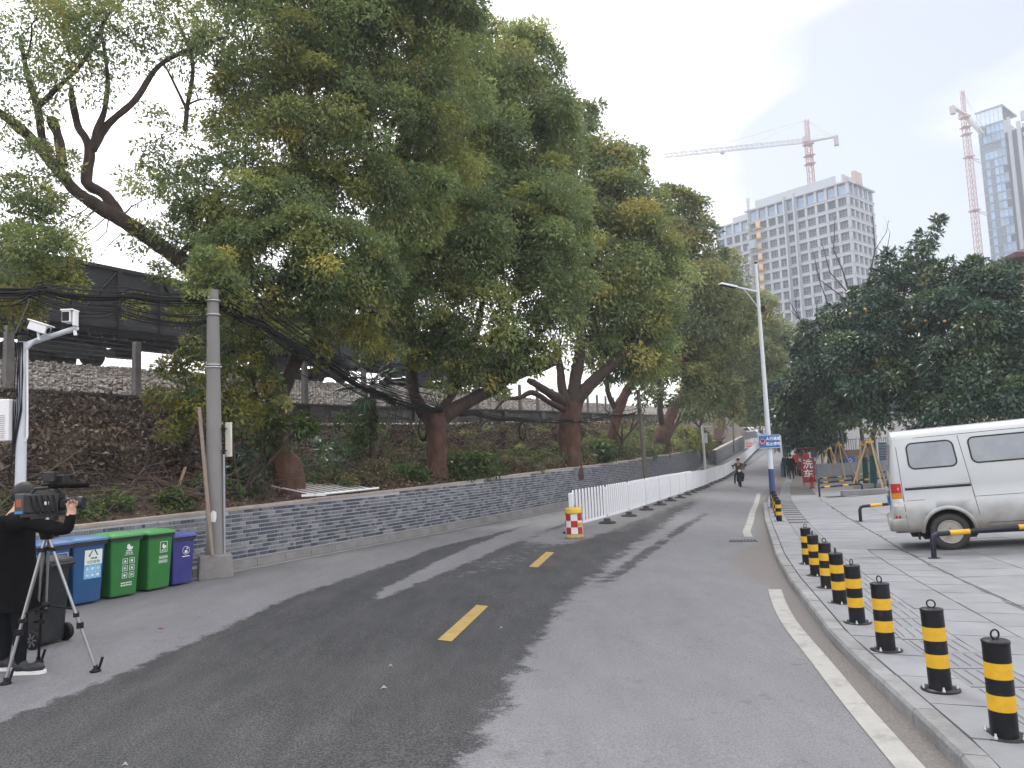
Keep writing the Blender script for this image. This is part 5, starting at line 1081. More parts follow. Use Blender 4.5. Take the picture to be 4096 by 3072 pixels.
mb=MB(); R=Matrix.Rotation(math.pi/2,3,'X'); mb.lathe([(0,0),(.108,0),(.108,.004),(0,.004)],20,(-.215,-.011,-.0),R); mb.build('roundel',m_print,t)
mb=MB(); mb.tube([(-.215+.092*math.cos(a),-.017,.092*math.sin(a)) for a in np.linspace(0,6.28,25)[:-1]],.013,4,closed=True); mb.tube([(-.28,-.018,.065),(-.15,-.018,-.065)],.010,4); mb.build('red_ring',m_red,t)
for body,x,z,s_,m_ in(('停',-.215,0,.125,m_black),('人行通道',.125,.085,.118,m_print),('禁止停车',.125,-.085,.118,m_print)):
    me=text_mesh(body,s_,bold=.003,ext=.002); me.materials.append(m_); o=link('lettering',me,t); o.location=(x,-.0135 if m_ is m_print else -.0205,z)
mb=MB()
for dz in(-.1,.1): mb.lathe([(.088,-.012),(.094,-.012),(.094,.012),(.088,.012)],12,(0,.135,dz)); mb.box((0,.03,dz),(.04,.05,.02))
mb.build('clamp',m_steel,t)
# bollards
m_bblk=M('black bollard paint',(.006,.0065,.009),.4,.3,9,dirt=((.05,.05,.052),.35,14),spec=.3); m_byel=M('yellow reflective film',(.62,.36,.012),.4,.10,14,dirt=((.35,.24,.05),.4,9))
def bollard(label,p,group):
    t=thing('bollard',label,'bollard',p,random.uniform(0,6),group)
    H_=.53;R_=.073; zs=[0,.155,.245,.335,.425,H_]
    mb=MB(); mb.smooth=True
    mb.lathe([(R_,.005),(R_,H_-.001)],24)
    mb.lathe([(R_,H_),(R_+.003,H_+.002),(R_+.003,H_+.012),(R_-.006,H_+.018),(0,H_+.02)],24); mb.build('post',m_bblk,t)
    for i in(1,3): mb=MB(); mb.lathe([(R_+.0012,zs[i]),(R_+.0012,zs[i+1])],24); mb.build('yellow_band',m_byel,t)
    mb=MB(); mb.lathe([(0,.001),(.125,.001),(.125,.010),(.0,.010)],24); pl=mb.build('base_plate',m_bblk,t)
    for k in range(4): a=k*math.pi/2+.4; mb=MB(); mb.lathe([(.011,.010),(.011,.024),(.006,.026),(.006,.04),(0,.04)],6,(.103*math.cos(a),.103*math.sin(a),0)); mb.build('bolt',m_steel,pl)
    mb=MB(); mb.smooth=True; mb.tube([(.027*math.cos(a),0,H_+.047+.027*math.sin(a)) for a in np.linspace(0,6.28,15)[:-1]],.0055,6,closed=True); mb.build('lifting_ring',m_bblk,t); return t
BP=[(4020,2948),(3763,2759),(3546,2602),(3431,2491),(3361,2413),(3309,2352),(3265,2302),(3231,2257)]
bl=['nearest striped bollard at the picture corner','second striped bollard, next to the nearest','third striped bollard, where the kerb starts to bend','fourth striped bollard counted from the nearest one','fifth striped bollard counted from the nearest one','sixth striped bollard, third from the far end of the near row','seventh striped bollard, next to last of the near row','last striped bollard of the near row before the gap']
bs=[lotp(*q) for q in BP]; B0=bollard(bl[0],bs[0],'black and yellow bollards in the near row')
for i in range(1,8):
    o=copy_tree(B0); o.location=bs[i]; o['label']=bl[i]; o.rotation_euler=(random.uniform(-.035,.035),random.uniform(-.035,.035),random.uniform(0,6))
for i,q in enumerate([(3117,2085),(3109,2067),(3103,2050),(3098,2034)]):
    o=copy_tree(B0); o.location=lotp(*q); o['group']='striped bollards clustered at the lamp post'; o['label']=['foremost striped bollard of the cluster by the lamp post','second striped bollard of the cluster by the lamp post','third striped bollard of the lamp cluster, mostly hidden','hindmost striped bollard of the cluster, touching the lamp foot'][i]
# striped parking rails
m_rblk=M('dark blue black paint',(.008,.010,.022),.4,.25,8,dirt=((.05,.05,.06),.35,10),spec=.35)
def rail(label,p,dirv,L,h=.36,r=.038):
    """bent tube rail painted in bands; dirv in the lot plane"""
    t=thing('parking_rail',label,'parking barrier',p,0,'striped tube rails in the parking lot'); d=Vector(dirv).normalized(); up=Vector((0,0,1))
    z=lambda s:up*(zlot(p.x+d.x*s,p.y+d.y*s)-p.z)
    pts=[Vector((0,0,0)),up*(h-.09),up*(h-.025)+d*.025,up*h+d*.09]
    mb=MB(); mb.smooth=True; mb.tube(pts,r,12); e=d*L+z(L); q=[e,e+up*(h-.09),e+up*(h-.025)-d*.025,e+up*h-d*.09]; mb.tube(q,r,12); mb.tube([pts[-1],q[-1]],r*.985,12); mb.build('tube',m_rblk,t)
    a,b=pts[-1],q[-1]
    for f0,f1 in((.08,.22),(.56,.70)): mb=MB(); mb.smooth=True; mb.tube([a.lerp(b,f0),a.lerp(b,f1)],r+.0025,12); mb.build('yellow_band',m_byel,t)
    for c in(Vector((0,0,0)),e): mb=MB(); mb.lathe([(0,0.001),(.085,.001),(.085,.008),(0,.008)],14,c); mb.build('base_plate',m_rblk,t)
    return t
rail('striped tube rail in front of the van rear wheel',lotp(3737,2233),(1,-.05,0),2.3)
rail('striped tube rail half hidden behind the van bumper',lotp(3443,2086),(1,-.02,0),2.2)
rail('foremost striped rail of the cluster before the staked trees',lotp(3279,1986),(1,.03,0),1.75)
rail('striped rail just behind the foremost one of the cluster',lotp(3276,1962),(1,.02,0),1.8)
rail('rearmost striped rail in the cluster beside the red sign',lotp(3277,1941),(1,.02,0),1.9)
rail('striped rail running from the wrapped trunk behind the van',lotp(3437,1952),(1,0,0),2.4)
rail('striped rail farthest away, in front of the grey block wall',lotp(3421,1924),(1,0,0),2.1)
# ================================================================ VAN
def van_dirt(m):
    """road grime thrown up along the sills"""
    n=m.node_tree.nodes;l=m.node_tree.links;b=n['Principled BSDF'];src=b.inputs['Base Color'].links[0].from_socket
    tc=n.new('ShaderNodeTexCoord');sx=n.new('ShaderNodeSeparateXYZ');l.new(tc.outputs['Object'],sx.inputs[0]);mr=n.new('ShaderNodeMapRange');mr.inputs[1].default_value=.85;mr.inputs[2].default_value=.28;l.new(sx.outputs['Z'],mr.inputs[0])
    nz=n.new('ShaderNodeTexNoise');nz.inputs['Scale'].default_value=5;nz.inputs['Detail'].default_value=8;l.new(tc.outputs['Object'],nz.inputs[0]);ad=n.new('ShaderNodeMath');ad.operation='MULTIPLY_ADD';l.new(nz.outputs['Fac'],ad.inputs[0]);ad.inputs[1].default_value=.9;ad.inputs[2].default_value=-.62
    s2=n.new('ShaderNodeMath');s2.operation='ADD';l.new(ad.outputs[0],s2.inputs[0]);l.new(mr.outputs[0],s2.inputs[1]);s2.use_clamp=True
    mx=n.new('ShaderNodeMix');mx.data_type='RGBA';l.new(s2.outputs[0],mx.inputs[0]);l.new(src,mx.inputs[6]);mx.inputs[7].default_value=(.20,.17,.13,1);l.new(mx.outputs[2],b.inputs['Base Color'])
def van():
    base=lotp(3813,2199); ang=math.atan2(-.40,.916); t=thing('minivan','pale silver minivan parked nose away with dusty windows and a dirty rear wheel','van')
    m_b=M('silver white car paint',(.43,.455,.465),.30,.04,2,coat=.4,dirt=((.36,.35,.31),.35,1.6)); van_dirt(m_b); m_g=M('dusty tinted glass',(.20,.225,.25),.22,.18,2.,dirt=((.32,.33,.33),.35,2.5),spec=.8); m_rub=M('black rubber',(.010,.011,.014),.6,.1,5); m_ty=M('tyre rubber',(.035,.034,.033),.85,.25,12); m_rim=M('dull steel rim',(.33,.32,.29),.5,.15,8,metal=.4,dirt=((.16,.13,.10),.6,7)); m_dk=M('underbody',(.012,.012,.012),.9)
    prof=[(.0,.30),(.66,.30),(.705,.36),(.735,.46),(.748,.62),(.75,.80),(.742,.815),(.742,1.02),(.735,1.27),(.655,1.80),(.648,1.815),(.625,1.86),(.56,1.905),(.40,1.94),(0,1.955)]
    xr=lambda z:.02+.0*z+(.13*max(0,(z-1.05)/.9)) ; 
    def xf(z): return float(np.interp(z,[.3,.5,.85,1.05,1.80,1.95],[3.72,3.78,3.72,3.45,2.95,2.75]))
    us=[0,.006,.016,.035,.07]+[.1+.8*k/12 for k in range(13)]+[.94,.97,.99,1.]; 
    def wf(u): return float(np.interp(u,[0,.006,.016,.035,.07,.93,.97,.99,1],[.86,.925,.965,.99,1,1,.97,.93,.86]))
    full=[(-y,z) for y,z in prof]+[(y,z) for y,z in reversed(prof[1:-1])]
    V=[];n=len(full)
    for u in us:
        for y,z in full: x0=xr(z);V.append((x0+(xf(z)-x0)*u,y*wf(u),z))
    Fs=[(i*n+k,i*n+(k+1)%n,(i+1)*n+(k+1)%n,(i+1)*n+k) for i in range(len(us)-1) for k in range(n)]+[tuple(range(n)),tuple(reversed(range((len(us)-1)*n,len(us)*n)))]
    mb=MB(); mb.add(V,Fs,True); body=mb.build('body',[m_b,m_dk],t)
    cut=MB()
    for x in(.79,2.95): cut.lathe([(.0,-.9),(.345,-.9),(.345,.9),(0,.9)],36,(x,0,.30),Matrix.Rotation(math.pi/2,3,'X'))
    co=cut.build('cutter',m_dk); md=body.modifiers.new('b','BOOLEAN'); md.object=co; md.operation='DIFFERENCE'; md.solver='EXACT'
    dg=bpy.context.evaluated_depsgraph_get(); dg.update(); me=bpy.data.meshes.new_from_object(body.evaluated_get(dg)); body.modifiers.clear(); body.data=me; bpy.data.objects.remove(co)
    half=lambda z:float(np.interp(z,[p[1] for p in prof[1:]],[p[0] for p in prof[1:]]))
    def sp(x,z,sgn=-1,o=.0): 
        u=(x-xr(z))/(xf(z)-xr(z)); return Vector((x,sgn*(half(z)*wf(min(max(u,0),1))+o),z))
    for x in(.79,2.95):
        mb=MB(); mb.box((x,0,.42),(.74,1.1,.5)); mb.build('wheel_housing',m_dk,t)
    mb=MB(); mb.box((1.9,0,.29),(3.3,1.1,.14)); mb.tube([(.3,-.3,.24),(1.2,-.35,.22)],.05,8); mb.tube([(.79,-.6,.29),(.79,.6,.29)],.05,8); mb.build('underbody',m_dk,t)
    def poly(x0,x1,z0,z1,r,s0=0,s1=0,n=5):
        """rounded window outline; s0,s1 lean the ends"""
        pts=[]
        for cx,cz,a0 in((x1-r,z1-r,0),(x0+r,z1-r,math.pi/2),(x0+r,z0+r,math.pi),(x1-r,z0+r,1.5*math.pi)):
            for k in range(n+1): a=a0+k*math.pi/2/n; pts.append((cx+r*math.cos(a),cz+r*math.sin(a)))
        f=lambda x,z:x+(s0*(1-(x-x0)/(x1-x0))+s1*((x-x0)/(x1-x0)))*(z-z0)/(z1-z0)
        return [(f(x,z),z) for x,z in pts]
    def window(nm,x0,x1,z0,z1,r,s0,s1,sgn):
        mb=MB(); mb.smooth=True; pg=poly(x0,x1,z0,z1,r,s0,s1); mb.tube([sp(x,z,sgn,.002) for x,z in pg],.013,6,closed=True); g=mb.build('window_seal',m_rub,t)
        mb=MB(); k=len(pg); mb.add([sp(x,z,sgn,.006) for x,z in pg],[tuple(range(k))],False); mb.build('window_glass',m_g,g)
    for sgn in(-1,1):
        window('w',.35,1.04,1.315,1.725,.09,.0,-.03,sgn); window('w',1.25,2.2,1.335,1.735,.085,-.02,-.02,sgn); window('w',2.28,2.98,1.325,1.725,.07,-.02,-.22,sgn)
        lines=[[(.20,z) for z in np.linspace(.34,1.84,9)],[(1.24-.10*(z-.4),z) for z in np.linspace(.42,1.79,9)],[(2.24-.03*(z-.4),z) for z in np.linspace(.42,1.79,9)],[(x,1.808) for x in np.linspace(.2,2.85,9)],[(x,.815) for x in np.linspace(.24,.50,4)],[(x,.815) for x in np.linspace(1.21,3.4,9)],[(x,.40) for x in np.linspace(1.32,2.6,6)]]
        mb=MB()
        for l in lines: mb.tube([sp(x,z,sgn,-.002) for x,z in l],.0055,5)
        mb.build('door_seam',m_rub,t)
        mb=MB(); mb.tube([sp(x,1.0,sgn,.0) for x in np.linspace(.24,1.17,6)],.021,4); mb.tube([sp(x,1.035,sgn,-.004) for x in np.linspace(.24,1.17,6)],.006,4); mb.build('door_rail',m_rub,t)
        for x in(.79,2.95):
            mb=MB(); mb.smooth=True; pts=[]; 
            for k in range(15):
                a=-.12+(math.pi+.24)*k/14; X,Z=x+.375*math.cos(a),.30+.375*math.sin(a); Z=max(Z,.3); pts.append(sp(X,Z,sgn,-.012))
            mb.tube(pts,.034,6); mb.build('wheel_arch',m_b,t)
        mb=MB(); mb.box(sp(.35,.26,sgn,-.09),(.03,.14,.16)); mb.build('mud_flap',m_rub,t)
        # tail lamp
        for z0,z1,m_ in((.95,1.10,m_red),(.855,.948,M('amber lens',(.55,.22,.03),.25,.1,20) if sgn<0 else bpy.data.materials['amber lens']),(.735,.853,m_wf)):
            mb=MB(); mb.add([sp(.035,z0,sgn,.012),sp(.06,z0,sgn,.014),sp(.185,z0,sgn,.008),sp(.185,z1,sgn,.008),sp(.06,z1,sgn,.014),sp(.035,z1,sgn,.012),Vector((.03,sgn*.60,z0)),Vector((.03,sgn*.60,z1))],[(0,1,4,5),(1,2,3,4),(6,0,5,7)],True); mb.build('tail_lamp',m_,t)
        mb=MB(); mb.add([sp(.05,.5,sgn,.008),sp(.13,.49,sgn,.007),sp(.12,.58,sgn,.007),sp(.045,.59,sgn,.008)],[(0,1,2,3)]); mb.build('reflector',m_red,t)
    mb=MB(); mb.smooth=True
    mb.add([(-.05,-.70,.34),(-.05,.70,.34),(-.055,.70,.50),(-.055,-.70,.50),(.0,-.735,.34),(.2,-.745,.34),(.0,-.735,.54),(.2,-.745,.54),(.0,.735,.34),(.2,.745,.34),(.0,.735,.54),(.2,.745,.54),(.03,-.70,.55),(.03,.70,.55)],[(0,1,2,3),(0,3,6,4),(4,6,7,5),(1,8,10,2),(8,9,11,10),(3,2,13,12),(3,12,6),(2,10,13),(0,4,5,9,8,1)]); mb.build('rear_bumper',m_b,t)
    mb=MB(); R_=[(-.60,1.30),(.60,1.30),(.55,1.74),(-.55,1.74)]; mb.add([(xr(z)-.006,y,z) for y,z in R_],[(0,1,2,3)]); rg=mb.build('rear_glass',m_g,t)
    mb=MB(); mb.box((-.0,0,.80),(.03,.44,.14)); mb.build('number_plate',m_sblue,t)
    mb=MB(); mb.box((.0,0,1.0),(.03,.7,.05)); mb.build('tailgate_handle',m_b,t)
    mb=MB(); mb.add([(xf(z)-.02+.012,y,z) for y,z in((-.62,1.08),(.62,1.08),(.56,1.78),(-.56,1.78))],[(0,1,2,3)]); mb.build('windscreen',m_g,t)
    for sgn in(-1,1):
        mb=MB(); mb.sphere((3.66,sgn*.55,.78),(.09,.14,.10),10,7); mb.build('headlight',m_wf,t)
        mb=MB(); mb.box((3.02,sgn*.86,1.22),(.06,.16,.2)); mb.build('wing_mirror',m_b,t)
        for x in(.79,2.95):
            R=Matrix.Rotation(math.pi/2,3,'X') if sgn<0 else Matrix.Rotation(-math.pi/2,3,'X'); c=Vector((x,sgn*.64,.285))
            mb=MB(); mb.lathe([(.18,-.08),(.255,-.085),(.28,-.06),(.285,-.03),(.285,.03),(.28,.055),(.262,.078),(.215,.083),(.185,.07),(.18,.05)],36,c,R); ty=mb.build('wheel',m_ty,t)
            mb=MB(); mb.lathe([(.185,.066),(.180,.084),(.168,.080),(.160,.055),(.145,.022),(.125,.012),(.085,.03),(.07,.052),(.045,.06),(.03,.075),(0,.078)],32,c,R); mb.build('rim',m_rim,ty)
            mb=MB()
            for k in range(8): a=k*math.pi/4+.2; mb.lathe([(.022,.0),(.022,.016),(0,.016)],8,c+R@Vector((.118*math.cos(a),.118*math.sin(a),.010)),R)
            for k in range(4): a=k*math.pi/2; mb.lathe([(.009,.06),(.009,.078),(0,.08)],6,c+R@Vector((.056*math.cos(a),.056*math.sin(a),0)),R)
            mb.build('rim_hole',m_dk,ty)
    # place: rear wheel contact at base; nose slightly up the cross fall of the lot
    rot=Matrix.Rotation(ang,4,'Z')@Matrix.Rotation(-math.radians(3.4),4,'Y')
    off_=rot@Vector((.79,-.66,0)); t.matrix_world=Matrix.Translation(base-off_*1.02)@rot@Matrix.Scale(1.02,4)
    return t
van()
# ================================================================ TREE STAKES, RED SIGN, WALLS BEHIND
m_bam=M('pine stake',(.42,.30,.17),.75,.2,8,stretch=(6,6,1)); m_rope=M('yellow strap',(.50,.33,.03),.7); m_wrapg=M('dark green cloth',(.010,.055,.045),.9,.2,14)
def stakes(label,p,hz,r=.85,n=3,rot=0,up=(0,0)):
    t=thing('tree_stakes',label,'tree support',p,0,'yellow wooden tree supports'); a0=Vector((up[0],up[1],hz))
    for k in range(n):
        a=rot+k*2*math.pi/n; f=Vector((r*math.cos(a),r*math.sin(a),0)); f.z=zlot(p.x+f.x,p.y+f.y)-p.z; mb=MB(); mb.smooth=True; h=a0+Vector((.09*math.cos(a),.09*math.sin(a),.06)); mb.tube([f,h+(h-f)*.06],[.04,.032],7); mb.build('stake',m_bam,t)
    mb=MB(); mb.lathe([(.15,-.05),(.165,-.05),(.165,.05),(.15,.05)],14,a0-Vector((0,0,.03))); mb.tube([a0+Vector((-.15,-.05,.0)),a0+Vector((.2,.1,.03))],.02,5); mb.build('strap',m_rope,t); return t
def wrap(T,a,b,r=.13):
    A=P(*a);B=P(*b); o=Vector(T.location); mb=MB(); mb.smooth=True; mb.tube([A-o,A.lerp(B,.5)-o,B-o],[r*1.1,r,r*.92],12); mb.build('trunk_wrap',m_wrapg,T)
wrap(T_a,(3495,1960,35.28),(3491,1822,35.28),.15); wrap(T_b,(3465,1945,40.48),(3459,1830,40.55),.14); wrap(T_c,(3378,1932,45.45),(3368,1835,45.45),.16); wrap(T_d,(3325,1888,57.4),(3322,1840,57.4),.24)
p=lotp(3495,1958); stakes('tall yellow stakes holding the green wrapped trunk nearest the van',p,2.05,.9,3,.5)
p=lotp(3465,1943); stakes('yellow stakes round the grey stems just behind the nearest staked trunk',p,2.0,.85,3,1.6)
p=lotp(3378,1930); stakes('yellow stakes straddling the wrapped trunk beside the red sign',p,2.1,.9,3,.2,(-.15,0))
p=lotp(3325,1889); stakes('distant low yellow stakes round the darkest tree',p,1.7,.8,3,.9)
p=lotp(3294,1888); stakes('distant yellow stakes around a thin green post left of the darkest trunk',p,1.95,.8,3,.2)
mb=MB(); mb.tube([(0,0,0),(0,0,1.9)],.09,8); tag(mb.build('wrapped_post',m_wrapg,None,lotp(3294,1889)),'thin dark green wrapped post inside the distant stakes','post')
for i,(a,b,L) in enumerate(((3500,1975,2.6),(3520,1948,2.6))):
    p=lotp(a,b); mb=MB(); mb.box((0,0,.08),(L,.22,.2)); tag(bevel(mb.build('kerb_block',m_concrete,None,p,.03),.015,1),['long concrete edging block below the nearest staked trunk','long concrete edging block behind the nearest staked trunk'][i],'kerb block')
p=lotp(3238,1943); t=thing('car_wash_sign','red board with big white Chinese characters standing on the pavement','sign',p,-.32)
m_rb=M('red board paint',(.27,.018,.022),.6,.2,5,dirt=((.12,.04,.035),.5,3)); mb=MB(); mb.box((0,0,.85),(.66,.04,1.35)); mb.build('board',m_rb,t)
for x in(-.29,.29): mb=MB(); mb.box((x,0,.09),(.04,.05,.18)); mb.build('leg',m_rb,t)
for c,z in(('洗',1.17),('车',.62)): me=text_mesh(c,.54,bold=.008,ext=.003); me.materials.append(m_print); o=link('lettering',me,t); o.location=(0,-.0235,z)
p=lotp(3249,1953); t=thing('fire_hydrant','red street hydrant standing before the red board','hydrant',p); mb=MB(); mb.lathe([(0,0),(.16,0),(.16,.05),(.10,.06),(.095,.5),(.12,.52),(.12,.58),(.09,.62),(.05,.70),(0,.72)],14); mb.build('barrel',m_rb,t)
for sx in(-1,1): mb=MB(); mb.lathe([(.05,0),(.05,.1),(.065,.1),(.065,.14),(0,.14)],10,(sx*.08,0,.42),Matrix.Rotation(sx*math.pi/2,3,'Y')); mb.build('outlet',m_rb,t)
def wall_seg(name,label,cat,A,B,h,th,mat,zb=-.1,nj=0):
    A=Vector(A);B=Vector(B); c=(A+B)/2; d=B-A; L=math.hypot(d.x,d.y); t=thing(name,label,cat,c,math.atan2(d.y,d.x))
    if nj:
        for k in range(nj):
            mb=MB(); w=L/nj; mb.box((-L/2+(k+.5)*w,0,(h+zb)/2),(w-.012,th,h-zb)); mb.build('block',mat,t)
    else: mb=MB(); mb.box((0,0,(h+zb)/2),(L,th,h-zb)); mb.build('panel',mat,t)
    return t,L
m_gw=M('grey painted blockwork',(.20,.22,.24),.8,.12,2,dirt=((.12,.12,.12),.5,1.2),rnd=.06)
gl=lotp(3268,1935); wall_seg('block_wall','low grey block wall beyond the striped rails','wall',(gl.x,gl.y,gl.z),(gl.x+9.5,gl.y+2.,gl.z+.25),1.0,.24,m_gw,nj=9)
A=P(3345,1855,57);A.z=-.25;B=P(3640,1850,56);B.z=.1; t,L=wall_seg('recycling_wall','mural wall with recycling emblems and an arched wheel motif','wall',A,B,1.55,.2,M('mural grey',(.20,.185,.175),.8,.2,2.,dirt=((.26,.2,.15),.5,1.)))
mb=MB(); mb.box((-.2,-.12,1.34),(L-.6,.03,.38)); mb.build('brown_band',M('brown mural band',(.20,.12,.075),.8,.25,3),t)
mb=MB(); mb.box((-L/2+.95,-.13,.75),(.62,.03,.62)); pn=mb.build('emblem_panel',m_sblue,t)
mb=MB()
for k in range(3): a=k*2.094+.5; mb.tube([(-L/2+.95+.14*math.cos(a),-.152,.78+.14*math.sin(a)),(-L/2+.95+.14*math.cos(a+1.5),-.152,.78+.14*math.sin(a+1.5))],.03,5)
mb.box((-L/2+.95,-.15,.53),(.3,.01,.05)); mb.build('recycling_mark',m_print,pn)
mb=MB(); mb.box((-L/2+3.4,-.13,.75),(.62,.03,.62)); pn=mb.build('emblem_panel',M('emblem grey',(.26,.27,.28),.6),t)
mb=MB(); mb.prism([(-.12,-.14),(.12,-.14),(.14,.02),(.0,.2),(-.14,.02)],-.155,-.147,'y',c=(-L/2+3.4,0,.8)); mb.box((-L/2+3.4,-.15,.53),(.3,.01,.05)); mb.build('drop_mark',m_print,pn)
mb=MB(); cx=-L/2+2.3
mb.tube([(cx+.62*math.cos(a),-.12,.12+.62*math.sin(a)) for a in np.linspace(0,math.pi,15)],.035,5)
for a in np.linspace(.2,math.pi-.2,6): mb.tube([(cx,-.12,.12),(cx+.6*math.cos(a),-.12,.12+.6*math.sin(a))],.02,4)
mb.build('wheel_motif',m_black,t)
t=thing('yard_fence','pale posts and dark bars of the yard fence above the mural wall','fence',(A.x+.3,A.y+1.2,1.2))
for k in range(9): mb=MB(); mb.box((k*.95,0,.55),(.09,.09,1.4)); mb.build('fence_post',m_white,t)
for k in range(46): mb=MB(); mb.box((.1+k*.165,0,.5),(.03,.03,1.15)); mb.build('bar',m_black,t)
for z in(.0,1.05): mb=MB(); mb.box((3.8,0,z),(7.7,.03,.04)); mb.build('bar',m_black,t)
m_cor=M('blue grey steel sheet',(.13,.19,.24),.45,.15,4,metal=.3,dirt=((.2,.2,.2),.4,2)); a=P(3518,1852,50); b=P(3640,1850,50); t=thing('steel_shutter','blue grey corrugated steel shutter behind the van','shutter',a,math.atan2(b.y-a.y,b.x-a.x))
for k in range(9): mb=MB(); mb.prism([(0,.0),(-.09,.05),(-.09,.11),(0,.16),(.0,.165),(.05,.165),(.05,0)],0,2.2,'x',c=(0,0,-.1+k*.165)); mb.build('slat',m_cor,t)
mb=MB()
for x in(-.06,2.26): mb.box((x,0,.2),(.1,.12,2.6))
mb.build('frame',m_steel,t)
# ================================================================ PEOPLE
def skin_mesh(js,edges,mats,bone_mat,root,levels=1):
    """js: name -> (pos, radius); one continuous skin over the joints"""
    names=list(js); ix={k:i for i,k in enumerate(names)}; me=bpy.data.meshes.new('skin'); me.from_pydata([js[k][0] for k in names],[(ix[a],ix[b]) for a,b in edges],[]); me.update()
    o=bpy.data.objects.new('skin',me); COL.objects.link(o); md=o.modifiers.new('s','SKIN'); md.use_smooth_shade=True; sv=me.skin_vertices[0].data
    for k in names: r=js[k][1]; sv[ix[k]].radius=(r,r) if not hasattr(r,'__len__') else r; sv[ix[k]].use_root=(k==root)
    if levels: sb=o.modifiers.new('d','SUBSURF'); sb.levels=levels; sb.render_levels=levels
    dg=bpy.context.evaluated_depsgraph_get(); dg.update(); m2=bpy.data.meshes.new_from_object(o.evaluated_get(dg)); bpy.data.objects.remove(o)
    m2.materials.clear(); 
    for m in mats: m2.materials.append(m)
    segs=[(Vector(js[a][0]),Vector(js[b][0]),bone_mat.get((a,b),bone_mat.get(b,0))) for a,b in edges]
    mi=[]
    for f in m2.polygons:
        c=f.center; best=1e9;bi=0
        for A,B,i in segs:
            d=B-A; u=max(0,min(1,(c-A).dot(d)/max(d.length_squared,1e-9))); e=(c-A-d*u).length
            if e<best: best=e;bi=i
        mi.append(bi)
    m2.polygons.foreach_set('material_index',mi); m2.polygons.foreach_set('use_smooth',[True]*len(mi)); return m2
EDG=[('pelvis','spine'),('spine','chest'),('chest','neck'),('neck','head'),('head','crown'),('chest','shl'),('shl','ell'),('ell','wrl'),('wrl','hal'),('chest','shr'),('shr','elr'),('elr','wrr'),('wrr','har'),('pelvis','hil'),('hil','knl'),('knl','anl'),('anl','tol'),('pelvis','hir'),('hir','knr'),('knr','anr'),('anr','tor')]
STD=dict(pelvis=((0,0,.93),.125),spine=((0,0,1.12),.12),chest=((0,0,1.33),.135),neck=((0,.01,1.47),.052),head=((0,.03,1.57),.085),crown=((0,.02,1.65),.078),
 shl=((-.175,0,1.40),.062),ell=((-.235,-.02,1.14),.045),wrl=((-.24,.05,.90),.032),hal=((-.235,.08,.82),.034),shr=((.175,0,1.40),.062),elr=((.235,-.02,1.14),.045),wrr=((.24,.05,.90),.032),har=((.235,.08,.82),.034),
 hil=((-.09,0,.88),.092),knl=((-.1,.03,.49),.062),anl=((-.1,-.01,.09),.045),tol=((-.105,.13,.045),.038),hir=((.09,0,.88),.092),knr=((.1,.03,.49),.062),anr=((.1,-.01,.09),.045),tor=((.105,.13,.045),.038))
m_skin=M('skin',(.46,.28,.20),.55,.08,10); m_hair=M('black hair',(.006,.0055,.0055),.6,.3,30); m_blackcloth=M('black cloth',(.0045,.0045,.005),.9,.4,7,.5,14,spec=.12); m_navyc=M('navy cloth',(.008,.012,.028),.9,.25,9); m_dtrou=M('dark trousers',(.008,.009,.012),.9,.3,8,.4,14,spec=.12); m_redc=M('red cloth',(.36,.02,.03),.8,.2,8); m_shoe=M('dark shoe',(.02,.022,.028),.6); m_brownc=M('brown jacket',(.075,.05,.035),.8,.4,7); m_sole=M('white sole',(.68,.68,.66),.6)
BM_={'crown':0,'head':0,'neck':0,'hal':0,'har':0,'spine':1,'chest':1,'shl':1,'ell':1,'wrl':1,'shr':1,'elr':1,'wrr':1,'hil':2,'knl':2,'anl':2,'hir':2,'knr':2,'anr':2,'tol':3,'tor':3}
